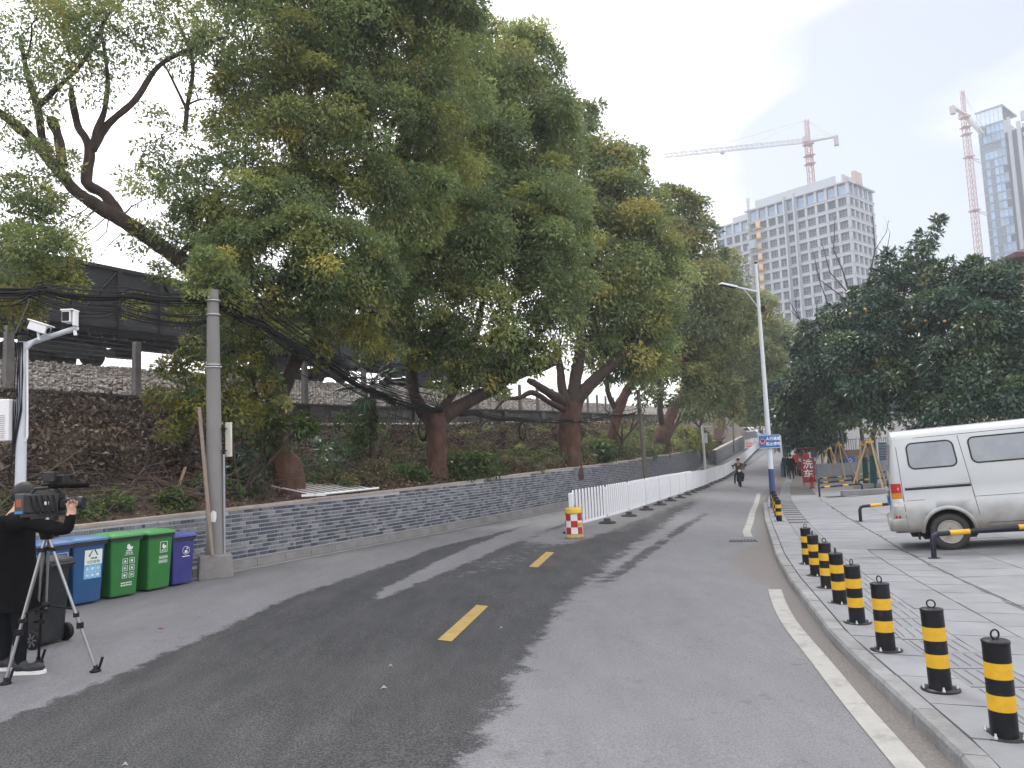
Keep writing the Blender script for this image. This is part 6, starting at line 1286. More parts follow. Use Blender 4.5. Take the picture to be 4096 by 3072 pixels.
def figure(label,loc,rz,sc,pose,top,trou,group=None,coat=None,cap=None,face=True,long_hair=False):
    js=dict(STD); 
    for k,v in pose.items(): js[k]=(v,STD[k][1])
    t=thing('person',label,'person',loc,rz,group); t.scale=(sc,)*3
    link('body',skin_mesh(js,EDG,[m_skin,top,trou,m_shoe],BM_,'pelvis',1),t)
    h=Vector(js['head'][0]); c=Vector(js['crown'][0]); up=(c-h).normalized(); R=up.to_track_quat('Z','Y').to_matrix()
    mb=MB(); mb.smooth=True; ctr=h+up*.045+Vector((0,-.018,0)); mb.sphere(ctr,(.098,.108,.105),12,8)
    if long_hair: mb.sphere(ctr+Vector((0,-.05,-.08)),(.085,.06,.13),10,7)
    mb.build('hair',m_hair,t)
    if face:
        mb=MB(); mb.smooth=True; mb.sphere(h+Vector((0,.035,-.005)),(.072,.072,.095),12,9); mb.add([h+Vector(v) for v in((-.012,.1,.015),(.012,.1,.015),(.018,.1,-.03),(-.018,.1,-.03),(0,.13,-.025))],[(0,1,4),(1,2,4),(2,3,4),(3,0,4)]); 
        for s_ in(-1,1): mb.sphere(h+Vector((s_*.078,.01,-.0)),(.012,.02,.032),6,5)
        fc=mb.build('face',m_skin,t)
        mb=MB()
        for s_ in(-1,1): mb.sphere(h+Vector((s_*.03,.098,.02)),(.014,.008,.008),6,4)
        mb.box(h+Vector((0,.096,-.055)),(.045,.012,.01)); mb.build('features',m_hair,fc)
    if cap:
        mb=MB(); mb.smooth=True; mb.sphere(ctr+Vector((0,.005,.03)),(.106,.116,.085),12,8); mb.box(ctr+Vector((0,.13,.0)),(.14,.10,.015)); mb.build('cap',cap,t)
    if coat:
        pc,m_,hem=coat; mb=MB(); mb.smooth=True; ch=Vector(js['chest'][0]); pe=Vector(js['pelvis'][0]); rings=[]
        for u,rx,ry in((0,.19,.135),(.3,.185,.14),(.7,.19,.15),(1,.205,.16),(1.+hem*.5,.215,.175),(1.+hem,.225,.185)):
            q=ch+Vector((0,0,.06))+(pe-ch-Vector((0,0,.06)))*u; rings.append((q,rx,ry))
        V=[];n=14
        for q,rx,ry in rings:
            for k in range(n): a=2*math.pi*k/n; V.append(q+Vector((rx*math.cos(a),ry*math.sin(a),0)))
        Fs=[(i*n+k,i*n+(k+1)%n,(i+1)*n+(k+1)%n,(i+1)*n+k) for i in range(len(rings)-1) for k in range(n)]; mb.add(V,Fs,True); mb.build('coat',m_,t)
    return t
walk=dict(knl=(-.09,.12,.50),anl=(-.09,.14,.10),tol=(-.095,.28,.05),knr=(.09,.0,.49),anr=(.09,-.22,.13),tor=(.095,-.11,.05))
pa=lotp(3147,1912); figure('person in a navy coat with bobbed hair walking away along the pavement',pa,-.3,.98,walk,m_navyc,m_dtrou,'people on the pavement',('c',m_navyc,.35),face=False,long_hair=True)
pb_=lotp(3168,1919); figure('person in a long black coat walking away beside the navy coat',pb_,-.25,1.0,dict(walk,wrr=(.25,.2,1.0),har=(.25,.28,.98)),m_blackcloth,m_dtrou,'people on the pavement',('c',m_blackcloth,.75),face=False)
pc_=lotp(3187,1900); figure('person in a red jacket reaching out to the red tricycle',pc_,-.9,1.0,dict(elr=(.30,.12,1.22),wrr=(.32,.38,1.20),har=(.32,.46,1.20),crown=(0,.06,1.64),head=(0,.06,1.56)),m_redc,m_dtrou,'people on the pavement',('c',m_redc,.15),face=False)
# tricycle
tp=lotp(3231,1905); t=thing('cargo_tricycle','dark red cargo tricycle with a railed roof frame seen from behind','tricycle',tp,-.33)
m_tr=M('dark red tricycle paint',(.10,.012,.018),.5,.25,5,dirt=((.05,.04,.035),.5,3))
mb=MB(); mb.box((0,1.0,.55),(1.15,1.7,.08)); 
for x in(-.56,.56): mb.box((x,1.0,.80),(.05,1.7,.42))
mb.box((0,.17,.80),(1.15,.05,.42)); mb.box((0,1.83,.80),(1.15,.05,.42)); mb.build('cargo_bed',m_tr,t)
mb=MB()
for k in range(5): mb.box((-.44+.22*k,.138,.80),(.05,.02,.36))
mb.build('bed_rib',m_tr,t)
for x in(-.52,.52):
    for y in(1.5,2.6): mb=MB(); mb.box((x,y,1.32),(.05,.05,1.15)); mb.build('roof_post',m_tr,t)
mb=MB(); mb.box((0,2.05,1.92),(1.2,1.3,.10)); bevel(mb.build('roof',m_tr,t),.02,1)
mb=MB(); mb.box((0,1.62,1.25),(.50,.06,.55)); mb.box((0,1.85,.95),(.6,.45,.12)); mb.build('seat',m_redc,t)
mb=MB(); mb.box((-.02,.9,1.06),(.7,.8,.14)); tag(mb.build('green_sack',M('pale green sack',(.32,.40,.28),.8,.4,6),None,Vector(tp)+Matrix.Rotation(-.33,3,'Z')@Vector((0,.9,1.02))),'pale green sack lying in the bed of the red tricycle','sack'); bpy.data.objects['green_sack'].data.transform(Matrix.Translation((.02,-.9,-1.06)))
for x in(-.47,.47): mb=MB(); mb.lathe([(0,-.07),(.2,-.07),(.30,-.06),(.30,.06),(.2,.07),(0,.07)],18,(x,.8,.30),Matrix.Rotation(math.pi/2,3,'Y')); mb.build('wheel',m_black,t)
mb=MB(); mb.lathe([(0,-.06),(.2,-.06),(.28,-.05),(.28,.05),(.2,.06),(0,.06)],18,(0,2.9,.28),Matrix.Rotation(math.pi/2,3,'Y')); mb.build('wheel',m_black,t)
mb=MB(); mb.tube([(0,2.9,.3),(0,2.75,1.1)],.04,6); mb.tube([(-.35,2.65,1.15),(.35,2.65,1.15)],.02,6); mb.build('fork',m_black,t)
for x in(-.45,.45): mb=MB(); mb.box((x,.13,.52),(.14,.03,.09)); mb.build('tail_lamp',m_red,t)
# scooter and rider
rp=Vector((12.84,44.6,0)); rp.z=zroad(rp.x,rp.y); rz_=math.pi+.28-.5
t=thing('motor_scooter','dark motor scooter coming down the road towards the camera','scooter',rp,rz_)
for y in(-.58,.62): mb=MB(); R=Matrix.Rotation(math.pi/2,3,'Y'); mb.lathe([(.14,-.045),(.20,-.05),(.23,-.03),(.23,.03),(.20,.05),(.14,.045)],20,(0,y,.23),R); w=mb.build('wheel',m_black,t); mb=MB(); mb.lathe([(0,-.03),(.14,-.03),(.14,.03),(0,.03)],14,(0,y,.23),R); mb.build('rim',m_steel,w)
mb=MB(); mb.box((0,-.1,.34),(.24,.6,.10)); mb.box((0,-.42,.55),(.26,.55,.30),taper=.8); mb.build('chassis',m_black,t)
mb=MB(); mb.box((0,.38,.62),(.36,.10,.62),R=Matrix.Rotation(.25,3,'X'),taper=.7); mb.box((0,.6,.50),(.14,.36,.06)); bevel(mb.build('front_shield',m_dtrou,t),.02,1)
mb=MB(); mb.tube([(0,.62,.25),(0,.42,.98)],.03,6); mb.tube([(-.32,.30,1.05),(0,.40,1.0),(.32,.30,1.05)],.018,6); mb.build('handlebar',m_black,t)
mb=MB(); mb.sphere((0,.50,.92),(.085,.06,.075),10,7); mb.build('headlight',m_wf,t)
mb=MB(); mb.box((0,-.35,.75),(.26,.62,.09)); mb.build('saddle',m_black,t)
for s_ in(-1,1): mb=MB(); mb.tube([(s_*.28,.32,1.05),(s_*.34,.34,1.2)],.008,4); mb.box((s_*.36,.34,1.23),(.11,.02,.08)); mb.build('mirror',m_black,t)
ride=dict(pelvis=(0,-.30,.86),spine=(0,-.27,1.04),chest=(0,-.20,1.24),neck=(0,-.15,1.39),head=(0,-.11,1.49),crown=(0,-.11,1.57),shl=(-.18,-.19,1.31),ell=(-.34,.02,1.12),wrl=(-.31,.25,1.07),hal=(-.30,.31,1.07),shr=(.18,-.19,1.31),elr=(.34,.02,1.12),wrr=(.31,.25,1.07),har=(.30,.31,1.07),hil=(-.1,-.26,.82),knl=(-.24,.14,.68),anl=(-.2,.06,.40),tol=(-.2,.20,.36),hir=(.1,-.26,.82),knr=(.24,.14,.68),anr=(.26,.0,.22),tor=(.27,.14,.17))
figure('person in a brown jacket and dark cap riding the motor scooter',rp,rz_,1.0,ride,m_brownc,m_dtrou,None,None,m_black)
# ---- the cameraman with camera and tripod
cb=Vector((-4.70,7.42,0)); cb.z=zr2(cb.x,cb.y); t=thing('person','person in a long black coat bending to a television camera on a tripod','person',cb)
js={}
def J(k,px,py,d,r): js[k]=(P(px,py,d)-cb,r)
J('pelvis',45,2300,7.42,.14);J('spine',30,2210,7.4,.15);J('chest',50,2110,7.38,.165);J('neck',82,2035,7.4,.06);J('head',98,1995,7.42,.095);J('crown',95,1955,7.44,.088)
J('shr',70,2080,7.2,.08);J('elr',268,2122,6.98,.062);J('wrr',291,2058,7.02,.036);J('har',287,2030,7.03,.034);J('shl',85,2080,7.6,.08);J('ell',235,2130,7.6,.06);J('wrl',215,2095,7.45,.036);J('hal',212,2075,7.42,.034)
J('hir',62,2330,7.32,.10);J('knr',80,2500,7.36,.072);J('anr',82,2662,7.38,.05);J('tor',150,2684,7.36,.042);J('hil',25,2330,7.52,.10);J('knl',28,2490,7.54,.072);J('anl',15,2645,7.56,.05);J('tol',62,2662,7.54,.042)
# fingers of the hand on the lens grip, joined to the wrist
for k,(a,b,d,e) in enumerate(((272,2008,-.03,.0),(283,2001,-.045,.01),(295,2001,-.045,.02),(305,2006,-.035,.02))):
    js['f%d'%k]=(P(a+4,b+10,7.03+d*.4)-cb,.0105); js['g%d'%k]=(P(a,b,7.03+d)-cb,.0085); js['h%d'%k]=(P(a+5,b-1+k*2,7.03+d+.05)-cb,.0075)
js['th']=(P(272,2030,7.0)-cb,.012); js['tk']=(P(266,2012,6.99)-cb,.0095)
ED=EDG+[e for k in range(4) for e in(('har','f%d'%k),('f%d'%k,'g%d'%k),('g%d'%k,'h%d'%k))]+[('wrr','th'),('th','tk')]
bm_=dict(BM_); bm_.update({'wrr':1,'wrl':1}); 
for k in list(js):
    if k[0] in 'fgh' and len(k)==2: bm_[k]=0
    js[k]=(js[k][0],js[k][1])
link('body',skin_mesh(js,ED,[m_skin,m_blackcloth,m_dtrou,m_shoe],bm_,'pelvis',2),t)
mb=MB(); mb.smooth=True; hc=P(96,1975,7.42)-cb; mb.sphere(hc,(.108,.10,.115),14,10); mb.build('hair',m_hair,t)
mb=MB(); mb.smooth=True; V=[];n=20; rings=[(62,2062,.155,.20),(48,2090,.18,.235),(38,2150,.20,.25),(36,2230,.20,.245),(42,2300,.21,.245),(48,2370,.225,.25),(52,2435,.235,.255)]
for px,py,rx,ry in rings:
    q=P(px,py,7.40)-cb
    for k in range(n): a=2*math.pi*k/n; w=1+.035*math.sin(5*a+py*.01); V.append(q+Vector((rx*math.cos(a)*w,ry*math.sin(a)*w,.01*math.sin(3*a))))
mb.add(V,[(i*n+k,i*n+(k+1)%n,(i+1)*n+(k+1)%n,(i+1)*n+k) for i in range(len(rings)-1) for k in range(n)]+[tuple(range(n))],True); mb.build('coat',m_blackcloth,t)
for a,b,d in((112,2690,7.37),(38,2672,7.55)):
    c=P(a,b,d)-cb; c.z=zr2(*(c+cb).xy)-cb.z+.012; mb=MB(); 
    out=[(-.15,0),(-.14,-.04),(-.05,-.045),(.05,-.05),(.13,-.045),(.165,-.015),(.165,.015),(.13,.045),(.05,.05),(-.05,.045),(-.14,.04)]; mb.prism(out,-.012,.018,'z',c=c); so=mb.build('shoe_sole',m_sole,t)
    mb=MB(); mb.smooth=True; mb.sphere(c+Vector((.06,0,.045)),(.10,.046,.045),10,7); mb.sphere(c+Vector((-.07,0,.06)),(.075,.045,.06),10,7); mb.build('shoe',m_shoe,so)
cc=P(180,2012,7.12); t=thing('television_camera','black shoulder television camera with battery, viewfinder and fluffy microphone','camera',cc,.06)
m_cam=M('camera body',(.011,.012,.014),.45,.25,12); m_lbl=M('label blue',(.05,.22,.45),.5); m_org=M('label orange',(.35,.08,.03),.5); m_glv=M('glass dark',(.01,.012,.02),.1,spec=.8)
mb=MB(); mb.box((0,0,0),(.30,.13,.17)); mb.box((.02,0,.09),(.20,.09,.03)); body=bevel(mb.build('body',m_cam,t),.01,2)
mb=MB(); mb.box((-.195,0,-.0),(.09,.12,.19)); bt=bevel(mb.build('battery',M('battery grey',(.05,.055,.06),.5,.2,10),t),.008,1)
mb=MB(); mb.box((-.20,-.0615,-.075),(.07,.003,.022)); mb.build('blue_label',m_lbl,bt); mb=MB(); mb.box((-.20,-.0615,.01),(.045,.003,.07)); mb.build('orange_label',m_org,bt)
mb=MB(); mb.box((.05,-.0665,.0),(.04,.003,.028)); mb.build('white_label',m_print,body)
mb=MB(); mb.smooth=True; R=Matrix.Rotation(math.pi/2,3,'Y'); mb.lathe([(.035,.15),(.05,.155),(.055,.20),(.048,.21),(.048,.27),(.058,.28),(.058,.34),(.05,.345)],18,(0,0,-.01),R); ln=mb.build('lens',m_cam,t)
mb=MB(); mb.lathe([(0,.338),(.048,.338)],16,(0,0,-.01),R); mb.build('front_glass',m_glv,ln)
mb=MB(); mb.box((.235,-.055,-.015),(.13,.05,.075)); bevel(mb.build('zoom_grip',m_black,t),.012,2)
mb=MB(); mb.tube([(-.12,0,.09),(-.09,0,.135),(.08,0,.14),(.12,0,.10)],.014,8); mb.build('carry_handle',m_cam,t)
mb=MB(); mb.smooth=True; mb.tube([(.05,-.03,.155),(.30,-.03,.150),(.40,-.03,.145)],[.020,.027,.022],10); mb.build('microphone',m_blackcloth,t)
mb=MB(); mb.box((.10,.05,.19),(.13,.10,.12)); mb.tube([(.03,.05,.18),(-.05,.06,.17)],.035,10); vf=bevel(mb.build('viewfinder',m_cam,t),.006,1)
mb=MB(); mb.box((.07,-.06,.235),(.10,.07,.10)); bevel(mb.build('top_light',m_cam,t),.01,1)
mb=MB(); mb.smooth=True
for k in range(5): mb.tube([(-.1+.05*k,-.068,.07),(-.08+.05*k,-.085,-.02),(-.02+.04*k,-.075,-.11)],.007,5)
mb.build('cable',m_black,t)
mb=MB(); mb.box((-.02,0,-.105),(.34,.11,.03)); mb.box((0,0,-.14),(.2,.10,.045)); mb.build('mount_plate',m_cam,t)
mb=MB(); mb.lathe([(.0,-.01),(.016,-.01),(.016,.012),(0,.012)],10,(.06,-.06,-.145),Matrix.Rotation(math.pi/2,3,'X')); mb.build('knob',m_steel,t)
ft=[Vector((-4.60,7.03,0)),Vector((-4.76,7.76,0)),Vector((-3.97,7.34,0))]; ap=Vector((cc.x+.01,cc.y+.02,cc.z-.17)); tc=Vector((ap.x,ap.y,0)); tc.z=zr2(tc.x,tc.y)
t=thing('camera_tripod','black and silver camera tripod with twin leg tubes and a mid spreader','tripod',tc); m_alu=M('brushed aluminium',(.45,.45,.46),.35,.1,10,metal=.8)
mb=MB(); mb.lathe([(0,-.16),(.05,-.16),(.07,-.08),(.085,-.06),(.085,0),(.05,.01),(0,.01)],14,ap-tc-Vector((0,0,.0))); mb.build('tripod_head',m_black,t)
for f in ft:
    f.z=zr2(f.x,f.y)+.03; a=ap-Vector((0,0,.10))+(f-ap).normalized()*.0; d=(f-a); sd_=Vector((-d.y,d.x,0)).normalized()*.032
    m1=a+d*.60; lg=MB(); lg.smooth=True; lg.tube([a-tc+sd_*.6+d*.05,m1-tc+sd_],.0125,8); lg.tube([a-tc-sd_*.6+d*.05,m1-tc-sd_],.0125,8); L_=lg.build('leg',m_alu,t)
    lg=MB(); lg.smooth=True; lg.tube([a-tc+d*.30,f-tc],.0135,8); lg.build('inner_tube',m_black if f is ft[1] else m_alu,L_)
    lg=MB()
    for u in(.12,.60): lg.box(a-tc+d*u,(.11,.05,.035),math.atan2(sd_.y,sd_.x))
    lg.box(a-tc+d*.68,(.06,.06,.05),math.atan2(sd_.y,sd_.x)); lg.tube([a-tc+d*.68,a-tc+d*.68+sd_*2],.012,6); lg.tube([a-tc+d*.12,a-tc+d*.68],.006,4); lg.build('leg_clamp',m_black,L_)
    lg=MB(); lg.smooth=True; lg.lathe([(0,-.03),(.045,-.03),(.05,-.018),(.02,.0),(.02,.03),(0,.03)],12,f-tc); lg.tube([f-tc+Vector((.03,0,-.01)),f-tc+Vector((.06,.01,.10))],.012,6); lg.build('foot',m_black,L_)
mb=MB()
for f in ft: a=ap-Vector((0,0,.10)); mb.tube([tc+Vector((0,0,.66))-tc,a+(f-a)*.56-tc],.010,6)
mb.lathe([(0,-.02),(.035,-.02),(.035,.02),(0,.02)],10,(0,0,.66)); mb.build('spreader',m_black,t)
# litter
for i,(a,b,s_,l) in enumerate(((1535,2756,.028,'crumpled white paper scrap lying on the dark asphalt'),(1562,2668,.02,'small white scrap on the asphalt above the crumpled paper'),(500,3066,.02,'pale scrap on the asphalt at the bottom picture edge'),(2005,2515,.018,'tiny white scrap beside the nearest yellow dash'))):
    p=lotp(a,b,0,zr2); mb=MB(); mb.add([(-s_,-s_*.4,.004),(s_*.2,-s_*.5,.015),(s_,.0,.004),(s_*.3,s_*.5,.02),(-s_*.5,s_*.4,.004),(0,0,.03)],[(0,1,5),(1,2,5),(2,3,5),(3,4,5),(4,0,5)]); tag(mb.build('paper_scrap',m_wpaint,None,p),l,'litter')
p=lotp(643,2515,0,zr2); mb=MB(); mb.add([(-.05,0,.004),(0,-.025,.012),(.05,0,.004),(0,.025,.012)],[(0,1,2,3)]); tag(mb.build('red_leaf',m_red,None,p),'single red fallen leaf on the road before the bins','leaf')
# ================================================================ FAR END OF THE ROAD
def car(label,p,rz,col,suv=False,group='cars parked at the far end of the road'):
    t=thing('parked_car',label,'car',p,rz,group); h=1.65 if suv else 1.45
    m=M('car paint',col,.3,.05,2,coat=.5); m_g=bpy.data.materials.get('car glass') or M('car glass',(.02,.025,.03),.1,spec=.8)
    side=[(-2.2,.35),(-2.25,.6),(-2.15,.85),(-1.2,.95),(-.6,h),(1.2,h-.02),(1.85,1.0),(2.2,.92),(2.25,.55),(2.2,.3)]
    mb=MB(); mb.prism(side,-.86,.86,'y'); o=bevel(mb.build('body',m,t),.08,2)
    mb=MB(); 
    for y in(-.87,.87): mb.prism([(-1.05,.98),(-.55,h-.1),(1.1,h-.12),(1.55,1.02)],y-.006,y+.006,'y')
    mb.add([(-1.22,-.7,.98),(-1.22,.7,.98),(-.66,.62,h-.08),(-.66,-.62,h-.08)],[(0,1,2,3)]); mb.add([(1.86,-.7,1.02),(1.86,.7,1.02),(1.25,.62,h-.08),(1.25,-.62,h-.08)],[(0,1,2,3)]); mb.build('window',m_g,t)
    for x in(-1.4,1.4):
        for y in(-.82,.82): mb=MB(); mb.lathe([(0,-.09),(.25,-.1),(.32,-.08),(.32,.08),(.25,.1),(0,.09)],16,(x,y,.32),Matrix.Rotation(math.pi/2,3,'X')); mb.build('wheel',m_black,t)
    for y in(-.62,.62): mb=MB(); mb.box((-2.2,y,.72),(.12,.32,.14)); mb.build('headlight',m_wf,t)
    mb=MB(); mb.box((-2.26,0,.5),(.04,.5,.14)); mb.build('number_plate',m_sblue,t); return t
for i,(px,d,ln,c,rz,suv,l) in enumerate(((3026,138,0,(.62,.62,.62),2.0,False,'white car with a roof sign facing downhill in the middle of the far road'),(3060,136,0,(.30,.32,.34),1.7,True,'grey car at the right edge of the far road behind the sign'),(2992,152,0,(.6,.6,.61),2.2,True,'white car partly hidden behind the grey site box'),(3043,158,0,(.55,.56,.58),1.9,False,'pale car farthest up the road'))):
    p=P(px,1700,d); p.z=zr2(p.x,p.y); car(l,p,rz,c,suv)
p=P(3000,1770,121); p.z=zr2(p.x,p.y); t=thing('site_box','grey sheet metal site box standing in the far road','hut',p,-.4); mb=MB(); mb.box((0,0,.95),(2.3,1.6,1.9)); mb.build('shell',m_gw,t)
for k in range(6): mb=MB(); mb.box((-1.0+.4*k,-.82,.95),(.06,.04,1.8)); mb.build('rib',m_gw,t)
p=P(2996,1786,113); p.z=zr2(p.x,p.y)-.05; t=thing('water_barrier','bright red plastic water barrier in front of the site box','barrier',p,-.35); mb=MB(); mb.prism([(-.28,0),(.28,0),(.26,.25),(.12,.4),(.12,.75),(-.12,.75),(-.12,.4),(-.26,.25)],-.55,.55,'x'); mb.build('shell',M('bright red plastic',(.62,.03,.05),.4,.1,6),t)
for x in(-.25,.25): mb=MB(); mb.box((x,-.125,.5),(.25,.02,.1)); mb.build('slot',m_red,t)
for i in range(3):
    a=P(3012+i*11,1781-i,112+i*3); a.z=zr2(a.x,a.y); mb=MB()
    for k in range(10): mb.tube([(-.9+.2*k,0,.15),(-.9+.2*k,0,1.05),(-.82+.2*k,0,1.05),(-.82+.2*k,0,.15)],.02,4)
    mb.box((0,0,.15),(2.1,.05,.06)); mb.box((-1.05,0,.55),(.1,.1,1.1)); tag(mb.build('far_railing',m_rail,None,a,-.5),['short white railing beside the red water barrier','middle short white railing past the water barrier','last short white railing past the water barrier'][i],'railing')
# hazy trees that close the far end
stuff=[]
for i in range(26):
    px=2780+i*19+U(-8,8); d=U(165,215); c=P(px,1650+U(-40,60),d); stuff.append(blob_leaves(tuple(c),(U(3,5),U(3,5),U(2.5,4.)),1.1,.8,'camphor_far',k=8))
for i in range(16):
    px=3240+i*50; c=P(px,1700+U(-40,40),95); stuff.append(blob_leaves(tuple(c),(U(2,3),U(2,3),U(2,3)),1.1,.5,'dark',k=8))
stuff_leaves('far_woods','hazy green trees closing the far end of the road','trees',stuff,m_leaf)

# ================================================================ BUILDINGS
m_wb=M('white concrete frame',(.36,.385,.42),.8,.08,.08,dirt=((.36,.36,.36),.4,.15)); m_win=M('unglazed dark opening',(.026,.038,.058),.6,.35,.3,spec=.2); m_wfr=M('grey window frame',(.24,.27,.31),.5); m_glz=M('blue curtain glass',(.15,.26,.40),.15,.25,.15,spec=.8,rnd=.25); m_dgl=M('dark spandrel glass',(.04,.075,.115),.2,.2,.3,spec=.7)
FA=math.atan2(.755,-.656)      # along the facade, away to the left
fu=Vector((-.656,.755,0)); fr_=Vector((.755,.656,0))      # facade direction; side direction
C0=P(3386,724,240); D0=240
t=thing('white_tower_block','white unfinished tower block with a grid of dark windows and a stepped wing','building',(C0.x,C0.y,0),FA)
# local axes: x along the facade (left, away), -y outwards is to the road?  y = 90 deg left of x
HT=C0.z; FLH=3.75
# local y axis points to fu rotated +90deg = (-.755,-.656): towards the camera. So facade lies at y=0, building extends to -y
LW=35.6; WD=17.0
mb=MB(); mb.box((LW/2,-WD/2-.6,HT/2-.5),(LW-1.2,WD-1.2,HT-1)); mb.build('core',m_win,t)
mb=MB(); mb.box((LW/2,-WD/2,HT-.25),(LW+2.2,WD+2.2,.5)); mb.build('cornice',m_wb,t)
mb=MB(); mb.box((LW*.56,-3.4,HT+2.0),(LW*.83,.5,4.0)); mb.box((3.0,-8,HT+2.0),(.5,9,4.0)); mb.box((LW*.56,-10,HT+1.5),(LW*.8,.5,3)); mb.build('roof_parapet',m_wb,t)
mb=MB(); mb.box((-.5,-6.5,HT+1.8),(1.2,5,4.6)); mb.build('lift_head',M('raw pinkish wall',(.38,.30,.27),.8,.1,.2),t)
floors=19; zt=HT-.5
def win_me(w,h,kind):
    mb=MB(); mb.mat(0); mb.box((0,0,0),(w,.12,h)); mb.mat(1)
    if kind==0:
        mb.box((0,.09,h*.12),(w*.9,.06,.09)); mb.box((0,.09,-h*.18),(w*.9,.06,.09)); mb.box((-w*.18,.09,0),(.09,.06,h*.86)); mb.box((w*.18,.09,0),(.09,.06,h*.86))
    elif kind==1:
        mb.mat(2); mb.box((0,.08,0),(w*.86,.06,h*.95)); mb.mat(1); mb.box((0,.12,0),(.08,.06,h))
    return mb.me([m_win,m_wfr,m_glz],'window')
NB=10; bw=LW/NB
WMs=[win_me(bw-.8,FLH-1.,0),win_me(bw-.95,FLH-.4,1),win_me(bw-.95,FLH-1.6,2)]
frame=MB()
def face(nb,bw_,org,ux,uy,zs,wl,frm,skip=()):
    """frame grid on one face: ux along, uy outward, both local unit vectors"""
    R=Matrix((ux,uy,Vector((0,0,1)))).transposed(); ang=math.atan2(ux.y,ux.x); Lf=nb*bw_
    for k in range(nb+1):
        if k in skip: continue
        frm.box(org+ux*(k*bw_)+uy*.0+Vector((0,0,(zs[0]+zs[-1])/2)),(.8,.9,zs[0]-zs[-1]),R=R)
    for i,z in enumerate(zs[1:-1]): frm.box(org+ux*(Lf/2)+uy*.12+Vector((0,0,z)),(Lf+.9,1.0,1.0 if i>0 else .7),R=R); 
    for i,z in enumerate(zs[1:]): frm.box(org+ux*(Lf/2)+uy*.55+Vector((0,0,z+.5)),(Lf+1.6,.5,.18),R=R)
    for i in range(len(zs)-1):
        zc=(zs[i]+zs[i+1])/2
        for k in range(nb):
            if k in skip: continue
            me=WMs[1] if i==0 else (WMs[2] if i==1 and (k*7+nb)%3!=1 else WMs[0]); o=link('window',me,t); o.location=org+ux*((k+.5)*bw_)-uy*.22+Vector((0,0,zc)); o.rotation_euler=(0,0,ang)
zs=[zt,zt-4.3]+[zt-4.3-FLH*(k+1) for k in range(15)]
face(NB,bw,Vector((0,0,0)),Vector((1,0,0)),Vector((0,1,0)),zs,0,frame)
face(5,WD/5,Vector((0,-WD,0)),Vector((0,1,0)),Vector((-1,0,0)),zs,0,frame)
frame.build('frame',m_wb,t)
fin=MB()
for k in(5,6): fin.box((k*bw,1.1,HT/2+.5),(.5,1.5,HT+1))
fin.build('fin',m_wb,t)
# stepped lower wing at the far end of the facade
W2=P(2872,887,240+LW*.755+3); hw=W2.z; mb=MB(); x0=LW+.6; mb.box((x0+6.5,-8,hw/2-.5),(13,14,hw-1)); mb.build('wing_core',m_win,t)
mb=MB(); mb.box((x0+6.5,-8,hw-.2),(14.5,16,.5)); mb.box((x0+4,-4,hw+1.6),(9,.5,3)); mb.build('wing_cornice',m_wb,t)
frame=MB(); zs2=[hw-.5,hw-4.6]+[hw-4.6-FLH*(k+1) for k in range(12)]; face(4,13/4,Vector((x0,-.6,0)),Vector((1,0,0)),Vector((0,1,0)),zs2,0,frame); frame.build('wing_frame',m_wb,t)
# hoist on the facade
h=thing('construction_hoist','orange and grey construction hoist climbing the white tower block','hoist',(C0.x,C0.y,0),FA); m_or=M('orange hoist deck',(.55,.33,.13),.7,.15,.5); m_hg=M('hoist cage grey',(.25,.30,.36),.6)
mb=MB(); hx=LW-3.2
for dx in(-.35,.35):
    for dy in(1.9,2.6): mb.tube([(hx+dx+1.8,dy,5),(hx+dx+1.8,dy,HT+4)],.08,4)
for k in range(int((HT-2)/1.5)): z=6+k*1.5; mb.tube([(hx+1.45,2.6,z),(hx+2.15,2.6,z+1.5)],.05,4); mb.box((hx+1.8,2.6,z),(.8,.06,.08))
mb.build('mast',M('hoist mast steel',(.16,.16,.17),.6),h)
for i,z in enumerate(zs[2:]):
    mb=MB(); mb.box((hx,1.3,z+.75),(5.2,2.2,.16)); mb.build('landing',m_or,h)
    for dx in(-.9,3.0):
        mb=MB(); mb.box((hx+dx-.4,2.25,z+2.0),(1.7,.12,1.9)); g=mb.build('gate',m_or if dx<0 else m_hg,h); mb=MB(); mb.box((hx+dx-.4,2.33,z+2.0),(.8,.06,.9)); mb.build('gate_panel',M('pale gate panel',(.55,.42,.28),.7) if 'pale gate panel' not in bpy.data.materials else bpy.data.materials['pale gate panel'],g)
mb=MB(); mb.box((hx+.5,3.2,zs[4]+2.6),(2.2,1.6,2.8)); mb.build('cage',m_hg,h)
# tall glazed tower at the picture edge
T0=P(4006,418,316); t=thing('glazed_tower','tall blue glazed tower under construction at the picture edge','building',(T0.x,T0.y,0),FA); TH=T0.z; TL=9.9
mb=MB(); mb.box((TL/2,-9,TH/2-3),(TL-.4,17.5,TH-6)); mb.build('core',m_dgl,t)
mb=MB(); mb.box((TL/2,-9,TH-.3),(TL+1,19,.6)); mb.build('roof_slab',M('tower roof edge',(.20,.23,.26),.5),t)
GM=[]
for m_ in(m_glz,m_dgl,m_win): mb=MB(); mb.box((0,0,0),(TL/6-.14,.12,3.0)); GM.append(mb.me(m_,'pane'))
mb=MB(); mb.box((0,0,0),(TL/6-.14,.12,6.2)); GT=mb.me(M('roof screen glass',(.42,.52,.60),.15,.1,.3,spec=.8),'pane')
fr=MB()
for k in range(7): fr.box((k*TL/6,.02,TH-3.5),(.12,.2,6.6))
for k in range(6): o=link('pane',GT,t); o.location=((k+.5)*TL/6,.0,TH-3.7)
FT=3.75; rr=random.Random(4)
